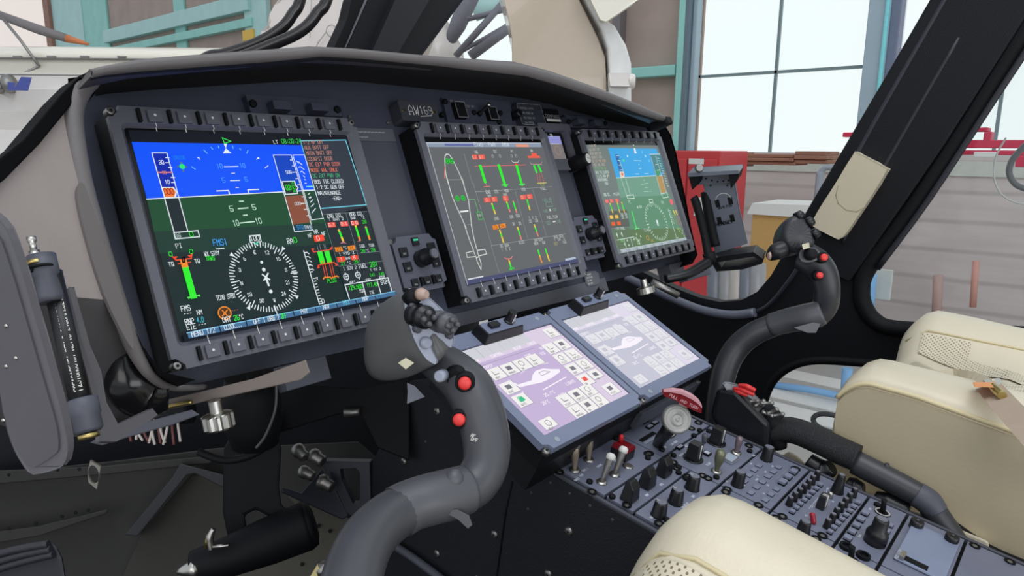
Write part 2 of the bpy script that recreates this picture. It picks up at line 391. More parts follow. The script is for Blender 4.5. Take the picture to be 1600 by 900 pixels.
m = MB(WORLDF, DSTEEL); m.tubew([D(-5, 18, 3.9), D(30, 60, 3.9), D(61, 103, 3.9)], .008, sub=1); m.tubew([D(61, 103, 3.9), D(30, 118, 3.9), D(-5, 130, 3.9)], .006, sub=1); m.build('antenna_wire', root)
m = MB(WORLDF, pm('grey_boom', (128, 122, 122), .5)); m.tubew([D(-10, 20, 5.2), D(60, 46, 5.2), D(105, 60, 5.2)], [.03, .035, .03], sub=1); m.m(pm('orange_tip', (215, 130, 80), .5)); m.tubew([D(105, 60, 5.2), D(138, 69, 5.2)], [.03, .01], sub=1)
tag(m.build('rotor_blade_tip'), 'grey boom with orange tip above the white parked aircraft', 'boom')
m = MB(WORLDF, DSTEEL); m.lathew(D(5, 132, 3.8), D(20, 130, 3.8) - D(5, 132, 3.8), [(.02, 0), (.05, .02), (.05, .05), (.02, .07)]); m.tubew([D(-6, 140, 3.8), D(5, 132, 3.8)], .03, sub=1)
tag(m.build('probe_nozzle'), 'grey metal nozzle beside the blue marking on the parked aircraft', 'nozzle')
# white cowling behind the curved black pipes, and the rotor fairing
F = FD(3.4)
m = MB(F, pm('cowling_white', (222, 214, 208), .35, coat=.2, var=.02)); m.prism(smoothpoly(P_(F, [(395, 300), (405, 95), (420, 40), (445, -10), (500, -120), (600, -150), (700, -60), (650, 95), (640, 300)]), 3), -.3, 0, smooth=True)
cw = m.build('aircraft_cowling', bevel=.02); tag(cw, 'white engine cowling behind the two curved black pipes', 'cowling')
m = MB(F, pm('cowling_mark', (170, 164, 160), .6)); m.circ(F.at(521, 50), .025, .004, .03); m.line([F.at(497, 75), F.at(500, 68), F.at(512, 52)], .006, .03); m.line([F.at(487, 60), F.at(490, -5)], .004, .03)
m.build('access_port', cw)
root = thing('rotor_fairing', Fr(F.w((*F.at(880, 150), 0)), F.x, F.y, F.z), 'large cream curved rotor fairing above the centre of the glareshield', 'fairing')
out = [(700, -320), (792, 20), (800, 60), (800, 130), (800, 400), (948, 400), (948, 130), (946, 90), (935, 60), (918, 25), (903, -5), (840, -320)]
F2 = FD(3.1)
m = MB(F2, CREAMP); m.prism(P_(F2, out), -.5, 0, smooth=False); m.build('fairing_shell', root, bevel=.006)
m = MB(F2, pm('fairing_edge_white', (224, 224, 220), .3, coat=.3))
m.prism(P_(F2, [(840, -320), (903, -20), (918, 12), (938, 48), (948, 80), (950, 115), (946, 400), (985, 400), (984, 100), (976, 72), (958, 42), (940, 30), (930, 10), (915, -20), (852, -320)]), -.3, .04); m.build('edge_frame', root, bevel=.01)
m = MB(F2, WHITEP); m.prism(P_(F2, [(905, -20), (960, -120), (1010, -60), (990, 8), (942, 38), (935, 36)]), .04, .10); m.build('hinge_arm', root, bevel=.01)
m = MB(F2, WHITEG); m.prism(P_(F2, [(948, 119), (976, 119), (978, 138), (950, 136)]), .04, .10); a = F2.at(983, 128); m.lathe((a[0], a[1], .02), (1, 0, 0), [(.03, -.02), (.034, 0), (.03, .02)]); m.build('hinge_bracket', root, bevel=.004)
# struts and machinery behind the centre post
STR = pm('strut_dark_grey', (122, 122, 132), .5)
root = thing('helicopter_mast', D(705, 80, 4.2), 'grey rotor head and diagonal struts seen right of the windshield centre post', 'mast')
m = MB(WORLDF, STR); m.tubew([D(800, -200, 4.2), D(745, -30, 4.2), D(715, 40, 4.2), D(700, 70, 4.2)], [.08, .06, .05, .03], sub=1); m.build('mast', root)
for a, b, r in (((712, 88), (790, 0), .02), ((735, 88), (815, 28), .03), ((730, 30), (790, 15), .015), ((722, 80), (795, 38), .012)):
    m = MB(WORLDF, STR); m.cylw(D(*a, 4.1), D(*b, 4.1), r); m.build('strut', root)
m = MB(WORLDF, WHITEG); m.lathew(D(685, 92, 4.3), (0, 0, 1), [(.30, -1.2), (.26, -.5), (.16, 0), (.15, .07), (.1, .15), (.06, .22), (.05, .28)]); m.build('gearbox_cowl', root)
m = MB(WORLDF, TEALL); m.tubew([D(740, 18, 6.4), D(800, -5, 6.4)], .09, sub=1); m.build('teal_bar', root)
# things along the right hangar wall
REDC = pm('red_cabinet_paint', (196, 62, 66), .45, var=.05, scale=3)
def FX(X): return Fr((X, 0, 0), (0, -1, 0), (0, 0, 1), (-1, 0, 0))
F = FX(4.6)
root = thing('storage_cabinet', F.w((*F.at(1090, 300), 0)), 'tall red metal cabinet standing right of the instrument panel', 'cabinet')
a, b = F.at(1042, 235), F.at(1127, 235)
m = MB(F, REDC); m.box((a[0], ZFL, -.5), (b[0], a[1], 0)); m.build('body', root, bevel=.01)
for x0, x1 in ((a[0] + .02, F.at(1072, 300)[0]), (F.at(1075, 300)[0], b[0] - .02)):
    m = MB(F, REDC); m.box((x0, ZFL + .1, 0), (x1, a[1] - .06, .02)); d_ = m.build('door', root, bevel=.006)
m = MB(F, WHT); c = F.at(1090, 252); m.box((c[0] - .06, c[1] - .02, .02), (c[0] + .06, c[1] + .02, .024)); m.build('label_plate', root)
for px in (1094,):
    m = MB(F, WHT); c = F.at(px, 312); 
    m.box((c[0] - .03, c[1] - .12, .02), (c[0] + .05, c[1] + .02, .03)); m.build('sticker', root)
F = FX(5.7)
TIMB = pm('brown_timber', (150, 108, 88), .8, bump=(20, .3), var=.2, scale=6)
for i, (xa, xb, ya, yb, lab) in enumerate(((1128, 1178, 237, 260, 'brown wooden crate top directly right of the red cabinet'), (1180, 1262, 240, 258, 'brown timber bundle above the grey siding, middle of the window'), (1262, 1312, 236, 256, 'brown timber crate end beside the dark door pillar'))):
    a, b = F.at(xa, ya), F.at(xb, yb); m = MB(F, TIMB)
    n = 3
    for k in range(n): v0 = b[1] + (a[1] - b[1]) * k / n; m.box((a[0], v0 + .001, -.02 * k), (b[0] - .01 * k, v0 + (a[1] - b[1]) / n - .001, .3 + .02 * (k % 2)))
    tag(m.build('timber_crate', bevel=.006), lab, 'crate')
CARD = pm('cardboard', (190, 150, 92), .85, var=.06); F = FX(4.0)
a, b = F.at(1176, 332), F.at(1275, 425)
root = thing('cardboard_box', F.w((*F.at(1220, 380), 0)), 'tan cardboard carton with white lid behind the tablet holder', 'box')
m = MB(F, CARD); m.box((a[0], b[1] - .25, -.4), (b[0] + .1, a[1], 0)); m.build('carton', root, bevel=.004)
m = MB(F, WHT); m.prism([(a[0] - .03, a[1] - .01), (b[0] + .1, a[1] - .01), (b[0] + .1, a[1] + .07), (a[0], a[1] + .06)], -.42, .02); m.build('lid', root, bevel=.004)
m = MB(WORLDF, pm('grey_plastic_wrap', (120, 122, 128), .25)); 
root = thing('wrapped_duct', onX(1140, 450, 3.2), 'grey wrapped pipes standing below the tablet holder', 'pipe')
for k, px in enumerate((1118, 1136, 1152, 1168, 1184)):
    m = MB(WORLDF, pm('pipe_grey_%d' % (k % 3), [(105, 110, 120), (140, 140, 142), (172, 166, 160)][k % 3], .35)); m.cylw(onX(px, 412, 3.2), onX(px + 4, 490, 3.2) - np.array([0, 0, .4]), .042); m.build('pipe', root)
# red jacks and rails behind the door window
F = FX(4.4); REDJ = pm('red_jack_paint', (200, 36, 72), .5, var=.1)
root = thing('maintenance_stand', F.w((*F.at(1540, 230), 0)), 'crimson steel maintenance stand seen high in the right door window', 'stand')
for (x0, y0, x1, y1) in ((1460, 219, 1612, 232), (1450, 234, 1618, 243), (1488, 200, 1546, 206), (1488, 206, 1495, 222), (1540, 206, 1550, 222), (1590, 243, 1640, 262)):
    a, b = F.at(x0, y0), F.at(x1, y1); m = MB(F, REDJ); m.box((a[0], b[1], -.06), (b[0], a[1], .06)); m.build('bar', root, bevel=.005)
a, b = F.at(1319, 207), F.at(1465, 214); m = MB(F, REDJ); m.box((a[0], b[1], -.05), (b[0], a[1], .03)); m.build('bar', root, bevel=.005)
a, b = F.at(1526, 237), F.at(1560, 246); m = MB(F, WHT); m.box((a[0], b[1], .06), (b[0], a[1], .1)); tag(m.build('white_tape_roll', bevel=.005), 'white strip lying on the crimson stand', 'strip')
BLUE = pm('light_blue_paint', (130, 178, 222), .5, var=.05)
F = FX(4.2)
root = thing('blue_trolley', F.w((*F.at(1300, 600), 0)), 'light blue tube trolley seen through the low chin window', 'trolley')
for pts, r in (([(1200, 600), (1260, 608), (1330, 622)], .022), ([(1324, 575), (1320, 625)], .030), ([(1335, 625), (1400, 640)], .022)):
    m = MB(WORLDF, BLUE); m.tubew([onX(a, b, 4.2) for a, b in pts], r, sub=1); m.build('tube', root)
m = MB(WORLDF, BLUE); m.cylw(onX(1351, 428, 4.4), onX(1347, 478, 4.4), .07); m.m(pm('pale_sheet', (200, 204, 200), .6)); m.box(tuple(onX(1352, 418, 4.5)), tuple(onX(1390, 470, 4.5) + np.array([.02, 0, 0])))
tag(m.build('barrel_post', bevel=.005), 'light blue post with pale board at lower left of door window', 'post')
m = MB(WORLDF, pm('orange_tube', (205, 150, 135), .5)); m.cylw(onX(1525, 408, 5.6), onX(1520, 480, 5.6), .022); tag(m.build('orange_tube'), 'upright orange tube against the grey siding', 'tube')
m = MB(WORLDF, pm('salmon_tube', (190, 160, 152), .6)); m.cylw(onX(1466, 430, 5.9), onX(1463, 505, 5.9), .035); tag(m.build('salmon_tube'), 'upright salmon tube left of the orange tube', 'tube')
m = MB(WORLDF, pm('black_hose', (60, 60, 64), .6)); c0 = onX(1300, 662, 3.6)
m.tubew([c0 + np.array([0, math.cos(t) * .1, math.sin(t) * .05]) for t in np.linspace(0, 2 * PI, 15)], .014, sub=2, caps=False); tag(m.build('hose_loop'), 'loop of dark hose on the floor below the blue trolley', 'hose')
CW1 = pm('white_cable', (226, 226, 224), .4)
m = MB(WORLDF, CW1); m.tubew([onX(a, b, 1.45) for a, b in ((1572, 215), (1556, 245), (1553, 275), (1562, 300), (1583, 315), (1610, 320))], .0018, n=8); tag(m.build('hanging_cable'), 'thin white looped cord hanging in the right door window', 'cord')
m = MB(WORLDF, pm('grey_headset_band', (120, 122, 124), .4)); m.tubew([onX(a, b, 1.5) for a, b in ((1605, 224), (1583, 248), (1577, 270), (1587, 288), (1605, 296))], .006, n=10); tag(m.build('headset_cord'), 'thick grey curved band at the right edge of the door window', 'band')
FX5 = FX(3.8)
m = MB(WORLDF, pm('hang_cloth', (150, 158, 168), .8)); m.tubew([onX(a, b, 5.2) for a, b in ((1282, 270), (1290, 262), (1300, 262))], .022); m.tubew([onX(a, b, 5.2) for a, b in ((1282, 268), (1278, 300), (1274, 318))], [.03, .025, .015]); tag(m.build('hanging_cloth'), 'pale grey cloth hanging beside the door pillar', 'cloth')

# ================================================================== cockpit shell (structure)
XR = 1.35
LINER = pm('door_black_liner', (13, 14, 20), .55, bump=(500, .3), spec=.3)
FR = Fr((XR, 0, 0), (0, -1, 0), (0, 0, 1), (-1, 0, 0))
rp = lambda pts: [FR.at(a, b) for a, b in pts]
arc = [(1700, -420), (1455, 0), (1390, 112), (1325, 225), (1285, 295), (1256, 340), (1228, 390), (1205, 430), (1183, 456), (1158, 469), (1125, 472), (1090, 464), (1050, 448), (1010, 428), (960, 402)]
outer = rp(arc) + [(-.75, FR.at(960, 402)[1] - .02), (-.75, -.98), (1.5, -.98), (1.5, 1.0), (FR.at(1700, -420)[0] + .02, 1.0)]
doorwin = rp(smoothpoly([(1340, 455), (1345, 478), (1362, 496), (1395, 506), (1500, 512), (1640, 519), (1900, 530), (1900, 300), (1900, -200), (1750, -200), (1660, -60), (1600, 38), (1540, 130), (1479, 226), (1410, 330), (1350, 412)], 4))
chin = rp(smoothpoly([(1190, 650), (1197, 618), (1213, 592), (1240, 575), (1275, 569), (1340, 572), (1420, 578), (1450, 600), (1450, 730), (1420, 760), (1250, 760), (1200, 700)], 4))
m = MB(FR, LINER); m.prism(outer, -.03, 0, holes=[doorwin, chin]); m.build('wall_right_cockpit', kind='structure', bevel=0)
def rim(pts, r, mat, name, off=.0, closed=False):
    P = [FR.w((*FR.at(a, b), off)) for a, b in pts]; m = MB(WORLDF, mat); m.tubew(P, r, n=10, sub=4, caps=not closed); return m.build(name, kind='structure')
DRIM = pm('door_seal_rubber', (34, 36, 44), .45); LR = pm('frame_edge_highlight', (98, 102, 116), .4)
rim([(1740, -160), (1606, 48), (1490, 232), (1418, 338), (1356, 420), (1346, 456), (1352, 482), (1368, 502), (1398, 513), (1500, 519), (1700, 528)], .018, BLK, 'trim_3', .0)
rim([(1640, 30), (1560, 150), (1455, 310), (1375, 418)], .006, DRIM, 'trim_4', .02)
rim([(985, 432), (1020, 448), (1060, 466), (1105, 483), (1150, 490), (1185, 486)], .011, LR, 'trim_highlight', .02)  # highlight along the black trim's lower edge, made as a lighter grey tube
rim([(1170, 490), (1200, 478), (1230, 445), (1262, 395), (1350, 225), (1484, -10), (1520, -75), (1622, -250)], .005, pm('pillar_edge_strip', (38, 40, 50), .4), 'trim_6', .012)
rim([(1500, 60), (1410, 215), (1345, 330), (1318, 380)], .004, DRIM, 'trim_7', .012)
rim([(1192, 690), (1190, 650), (1198, 614), (1214, 588), (1242, 570), (1278, 563), (1340, 566), (1420, 572)], .01, BLK, 'trim_8', .0)
rim([(1120, 660), (1124, 600), (1145, 560), (1180, 535), (1205, 520)], .004, pm('liner_fold', (52, 54, 66), .5), 'trim_9', .01)
# pillar body: deep box behind the wall line
m = MB(FR, LINER); m.prism(rp([(1599, -250), (1475, -35), (1390, 112), (1256, 340), (1228, 390), (1330, 440), (1350, 412), (1479, 226), (1620, 5), (1650, -40), (1790, -250)]), 0, .014); m.build('trim_10', kind='structure', bevel=.006)
# glass in the door
GL_ = bpy.data.materials.new('clear_perspex'); GL_.use_nodes = True; nt = GL_.node_tree; nt.nodes.clear()
o_ = nt.nodes.new('ShaderNodeOutputMaterial'); t_ = nt.nodes.new('ShaderNodeBsdfTransparent'); t_.inputs[0].default_value = (.96, .97, .97, 1); g_ = nt.nodes.new('ShaderNodeBsdfGlossy'); g_.inputs['Roughness'].default_value = .04
x_ = nt.nodes.new('ShaderNodeMixShader'); fz = nt.nodes.new('ShaderNodeFresnel'); fz.inputs[0].default_value = 1.3
nt.links.new(fz.outputs[0], x_.inputs[0]); nt.links.new(t_.outputs[0], x_.inputs[1]); nt.links.new(g_.outputs[0], x_.inputs[2]); nt.links.new(x_.outputs[0], o_.inputs[0])
m = MB(FR, GL_); m.prism(doorwin, -.02, -.016); m.build('window_5', kind='structure')
m = MB(FR, GL_); m.prism(chin, -.02, -.016); m.build('window_6', kind='structure')
# floor pan, bulkhead, left lower shell
m = MB(WORLDF, BLK); m.box((-1.1, -1.6, -.99), (1.35, 1.0, -.95)); m.build('floor_cockpit', kind='structure')
m = MB(WORLDF, WALLB); m.box((-.5, .80, -.98), (1.36, .84, -.42)); m.build('wall_bulkhead', kind='structure')
# ================================================================== instrument panel
root = thing('instrument_panel', FP, 'wide black instrument panel carrying the three large displays', 'instrument panel')
pt = [FP.at(*q_, -.046) for q_ in ((150, 152), (165, 149), (230, 143), (310, 138), (420, 131), (500, 127), (560, 130), (680, 142), (740, 147), (820, 156), (870, 167), (950, 190), (1000, 199), (1036, 202))]
pl = [(-.012, -.12), (-.016, .0)] + [(a_, b_ + .004) for a_, b_ in pt] + [(1.072, .02), (1.068, -.0), (1.068, -.2), (1.068, -.268), (.766, -.270), (.765, -.286), (.36, -.279), (.13, -.271), (.03, -.268), (-.004, -.252)]
m = MB(FP, PLATE); m.prism(pl, -.046, -.040); m.build('panel_plate', root, bevel=.001)
for x0, x1, y0, y1 in ((.290, .376, -.150, -.012), (.672, .756, -.150, -.06)):
    m = MB(FP, DGREY); m.prism([(x0, y0), (x1, y0), (x1, y1), (x0, y1)], -.040, -.038); m.build('recess_plate', root, bevel=.0006)
m = MB(FP, BEZ); m.prism([(.288, -.014), (.288, .004), (.375, .004), (.375, -.014)], -.040, -.036); m.m(GRYT)
for y, a, b in ((-.002, .300, .360), (-.009, .300, .325)):
    x = a
    while x < b: m.line([(x, y), (x + .004, y + .0006)], .0016, -.0357); x += .006
m.build('placard_strip', root)
m = MB(FP, BEZ); m.prism([(.365, -.262), (.765, -.262), (.765, -.286), (.365, -.279)], -.040, -.037); m.build('lower_skirt', root, bevel=.0006)
for x, y in ((.31, .02), (.372, .014), (.376, -.150)): m = MB(FP, DSTEEL); m.cyl((x, y, -.040), .0022, .003, n=12); m.build('panel_rivet', root)
# left edge lip and side tubes of the housing
lip = [FP.at(a, b, z) + (z,) for a, b, z in ((148, 127, .05), (128, 142, .05), (115, 172, .05), (116, 215, .05), (128, 285, .05), (148, 360, .05), (170, 432, .048), (192, 500, .046), (212, 550, .042), (236, 588, .034), (270, 606, .01), (320, 604, -.03))]
m = MB(FP, LIPG); m.tube(lip, [.005, .0075, .008, .008, .008, .008, .0075, .007, .006, .004, .003, .003], n=14); m.build('housing_lip', root)
m = MB(FP, BLK)
inner = [(p_[0] + .004, p_[1]) for p_ in lip[1:11]]
m.loft([[(x, y, z) for x, y in inner] for z in (.05, -.045)], closed=False, caps=False); m.build('housing_inner_wall', root)
m = MB(FP, BLK)
rt = [FP.at(a, b, .0) for a, b in ((1034, 188), (1048, 210), (1057, 240), (1064, 276), (1072, 312), (1080, 356), (1090, 398), (1082, 412))]
m.loft([[(x, y, z) for x, y in rt] for z in (.0, -.045)] , closed=False, caps=False)
m.loft([[(x, y, z) for x, y in rt] for z in (.0, -.004)] + [[(x + .003, y, -.004) for x, y in rt]], closed=False, caps=False)
m.prism([(1.0, .03)] + rt + [(1.0, -.27)], -.05, -.046); m.build('housing_right_wall', root)
# underside bracket of the panel
m = MB(FP, DGREY); a = FP.at(445, 566, -.04)
m.box((.128, -.300, -.06), (.185, -.272, -.042)); m.build('under_bracket', root, bevel=.001)
m = MB(FP, DGREY); m.box((.985, -.296, -.06), (1.04, -.268, -.03)); m.box((1.04, -.31, -.05), (1.15, -.286, -.03)); m.build('right_bracket', root, bevel=.001)

# ---- glareshield hood
root = thing('glareshield', pf((.5, .05, .05)), 'long black padded glareshield hood arching over the displays', 'glareshield')
eb = [(143, 122), (163, 118), (220, 112), (300, 106), (420, 97), (500, 89), (560, 92), (680, 103), (740, 110), (820, 119), (870, 133), (950, 160), (1000, 179), (1040, 191)]
et = [(137, 113), (158, 108), (215, 97), (300, 90), (420, 81), (480, 76), (545, 79), (665, 90), (735, 95), (800, 99), (855, 113), (935, 141), (985, 161), (1042, 185)]
rings = []
for (a, b, c) in zip(eb, et, pt):
    e1 = FP.at(*a, .09); e2 = FP.at(*b, .088)
    rings.append([(c[0], c[1], -.046), (c[0] * .5 + e1[0] * .5, c[1] * .5 + e1[1] * .5 + .006, .022), (e1[0], e1[1], .086), (e1[0], e1[1], .091), (e2[0], (e1[1] + e2[1]) / 2, .095), (e2[0], e2[1], .090), (e2[0], e2[1] + .002, .075), (e2[0] * .5 + c[0] * .5, c[1] + .010, -.03), (c[0], c[1] + .016, -.12), (c[0], c[1] - .05, -.42), (c[0], c[1] - .16, -.42), (c[0], c[1] - .02, -.1)])
m = MB(FP, SHROUD); m.loft(rings, caps=False, smooth=True); m.build('hood', root)
m = MB(FP, LIPG)
m.loft([[(r[3][0], r[3][1] - .0005, .0915), (r[3][0], r[3][1] * .5 + r[5][1] * .5, .097), (r[5][0], r[5][1] + .0006, .092), (r[5][0], r[5][1] + .0012, .06), (r[5][0], r[5][1] - .002, .06), (r[3][0], r[3][1] + .002, .088)] for r in rings], caps=True); m.build('hood_edge_trim', root)
m = MB(FP, BLK); a = FP.at(1035, 186, .09); m.box((a[0], a[1] - .012, .06), (a[0] + .022, a[1] + .003, .098)); m.build('end_clip', root, bevel=.003)

# ---- left side fairing (faces the pilot door)
A_ = FP.w((-.022, .028, .040)); B_ = FP.w((.0, -.232, .040)); V_ = D(0, 300, .50)
FS = frame3(A_, A_ - V_, A_ - B_)
if np.dot(FS.z, CAM - A_) < 0: FS = Fr(FS.o, FS.x, FS.y, -FS.z)
root = thing('side_fairing', FS, 'taupe grey curved side fairing left of the left display', 'fairing')
sp = lambda pts, z=0: [FS.at(a, b, z) for a, b in pts]
m = MB(FS, GREYP); m.prism(sp([(146, 124), (120, 150), (55, 222), (0, 272), (-90, 350), (-90, 440), (0, 450), (90, 462), (184, 470), (150, 380), (122, 260), (112, 190), (122, 150)]), -.006, 0); m.build('fairing_skin', root)
LOWS = pm('fairing_lower_shaded', (84, 82, 84), .5)  # same fairing, darker: the falloff of light is put into colour and bend
def fd(a, b, e=0): p = FS.w((*FS.at(a, b), 0)); return D(a, b, float(RW[2] @ (p - CAM)) + e)
m = MB(WORLDF, LOWS); m.loftw([[fd(-90, 440), fd(0, 450), fd(90, 462), fd(184, 470)], [fd(-90, 500, .02), fd(10, 510, .02), fd(110, 520, .02), fd(204, 530, .02)], [fd(-90, 580, .06), fd(40, 600, .06), fd(140, 600, .06), fd(232, 590, .06)], [fd(-90, 640, .12), fd(60, 680, .12), (fd(170, 684, .12)), fd(250, 650, .12)]], closed=False, caps=False); m.build('lower_skin', root)
m = MB(FS, pm('seal_black', (6, 6, 9), .8, spec=.1)); m.prism(sp([(150, 108), (118, 122), (88, 152), (30, 222), (-20, 262), (-120, 330), (-120, 372), (0, 285), (56, 228), (118, 152), (150, 126)]), -.02, .006); m.build('black_edge_seal', root, bevel=.004)
m = MB(FS, DGREY); c = [FS.w((*p, .004)) for p in sp([(122, 292), (119, 318), (128, 350), (142, 410), (152, 455)])]
m.m(pm('recess_shade', (104, 98, 97), .6))  # thin strip stands in for the recess by the lip, shade in its colour
m.prism(sp(smoothpoly([(121, 290), (130, 298), (165, 400), (198, 500), (205, 545), (192, 530), (158, 460), (130, 370), (117, 310)], 3)), 0, .003); m.build('recess_shade_strip', root)
m = MB(FS, pm('flange_grey', (86, 84, 88), .5)); m.prism(sp([(102, 452), (110, 452), (136, 545), (152, 582), (160, 630), (178, 664), (232, 640), (240, 650), (176, 692), (150, 692), (146, 620), (136, 580), (120, 530)]), .0, .004); m.build('lower_flange', root, bevel=.001)
m = MB(WORLDF, pm('glossy_black_duct', (18, 18, 20), .18)); 
m.tubew([D(198, 548, .60), D(205, 590, .60), D(225, 612, .61), D(262, 612, .62)], [.014, .022, .024, .016], n=18); m.build('glossy_duct', root)
# ---- strut with writing
root = thing('door_gas_strut', FS.w((*FS.at(100, 540), .03)), 'black cylindrical strut with handwritten part number, left of the fairing', 'strut')
def sw(px, py, z=.03): a = FS.at(px, py, z); return FS.w((a[0], a[1], z))
a, b = sw(80, 425), sw(132, 655)
m = MB(WORLDF, pm('strut_black', (20, 20, 24), .45)); m.cylw(a, b, .0068); m.build('barrel', root)
ax = unit(b - a)
m = MB(WORLDF, DGREY); m.lathew(sw(66, 408), ax, [(.003, -.005), (.0090, -.004), (.0090, .010), (.0075, .012), (.0085, .026), (.0075, .030)]); m.build('upper_collar', root)
m = MB(WORLDF, STEEL); m.lathew(sw(56, 405), -ax, [(.0035, 0), (.0035, .006), (.0022, .006), (.0022, .012), (.003, .013), (.003, .016)]); m.m(BRASS); m.lathew(sw(58, 412), ax, [(.0065, -.002), (.0065, .001)]); m.build('bolt', root)
m = MB(WORLDF, BLK); m.lathew(sw(60, 418), ax, [(.010, 0), (.010, .0015)]); m.tubew([sw(44, 420), sw(66, 424), sw(88, 430), sw(94, 446)], .0025, n=8); m.build('clamp', root)
m = MB(WORLDF, DGREY); m.lathew(sw(128, 622), ax, [(.0080, 0), (.0095, .001), (.0095, .012), (.0088, .013), (.0088, .022), (.007, .024)]); m.m(BRASS); m.lathew(sw(138, 678), ax, [(.0065, 0), (.0065, .003)]); m.build('lower_collar', root)
tdir = unit(sw(92, 452) - sw(127, 612)); FTX = frame3(sw(124, 612), tdir, CAM - sw(124, 612)); nz = unit(CAM - sw(105, 540) - tdir * np.dot(CAM - sw(105, 540), tdir))
FTX = Fr(sw(124, 612) + nz * .0071, tdir, unit(np.cross(nz, tdir)), nz)
m = MB(FTX, WHT); m.text('F2510A05451 REV.B 2400H/20240212', (0, -.002), .0048, 0, b=(np.linalg.norm(sw(92, 452) - sw(127, 612))+ 0, -.002), w=.0005); m.build('handwritten_number', root)
# ---- near grey slab at the far left
FN = FD(.33)
root = thing('door_hinge_cover', FN.w((*FN.at(50, 600), 0)), 'large rounded grey cover with rivets at the left edge of the picture', 'cover')
oc = smoothpoly([(-60, 330), (0, 342), (28, 400), (52, 480), (78, 570), (98, 645), (107, 695), (102, 722), (88, 733), (52, 740), (34, 722), (18, 690), (4, 640), (-10, 560), (-60, 540)], 3)
m = MB(FN, pm('hinge_cover_rim', (96, 94, 100), .45)); m.prism([FN.at(*p) for p in oc], -.004, 0); m.build('rim', root, bevel=.0015)
oi = smoothpoly([(-60, 350), (-5, 362), (20, 420), (44, 500), (70, 590), (90, 660), (94, 695), (88, 708), (56, 728), (44, 722), (24, 690), (8, 640), (-10, 560), (-60, 540)], 3)
m = MB(FN, pm('hinge_cover_face', (84, 82, 88), .5)); m.prism([FN.at(*p) for p in oi], 0, .0015); m.build('face', root)
for px, py in ((13, 508), (0, 525), (28, 558), (13, 571), (9, 655)):
    m = MB(FN, STEEL); a = FN.at(px, py); m.lathe((a[0], a[1], .0015), (0, 0, 1), [(.0011, 0), (.0010, .0004), (.0004, .0007)], n=10); m.build('rivet', root)

# ================================================================== multifunction displays
def hom(src, dst):
    A = []
    for (x, y), (u, v) in zip(src, dst):
        A.append([x, y, 1, 0, 0, 0, -u * x, -u * y, -u]); A.append([0, 0, 0, x, y, 1, -v * x, -v * y, -v])
    return np.linalg.svd(np.array(A, float))[2][-1].reshape(3, 3)
class Disp:
    def __init__(s, F, quad, W, H):
        s.F, s.W, s.H = F, W, H; s.h = hom(quad, [(0, 0), (1, 0), (1, 1), (0, 1)])
    def loc(s, px, py, z=0.0):
        q = s.h @ np.array([px, py, 1]); u, v = q[0] / q[2], q[1] / q[2]
        a, b = s.F.at(px, py, z), s.F.at(px, py, 0)
        return (u * s.W + a[0] - b[0], -v * s.H + a[1] - b[1])
DW, DH = .285, .255
yl, yr = .0218, .0105
DISP = [Disp(pf((DW - DW * math.cos(yl), 0, DW * math.sin(yl)), (math.cos(yl), 0, -math.sin(yl))), [(159, 165.5), (554, 184), (638, 499), (276, 579)], DW, DH),
        Disp(pf((.38262, 0, .0007)), [(647.5, 188.5), (852, 198), (917, 434), (728, 475.3)], DW, DH),
        Disp(pf((.76247, 0, 0), (math.cos(yr), 0, math.sin(yr))), [(904.5, 200.5), (1032, 205.5), (1084, 391), (965, 420)], DW, DH)]
OX0, OX1, OY0, OY1 = .0135, .2715, -.0195, -.2300
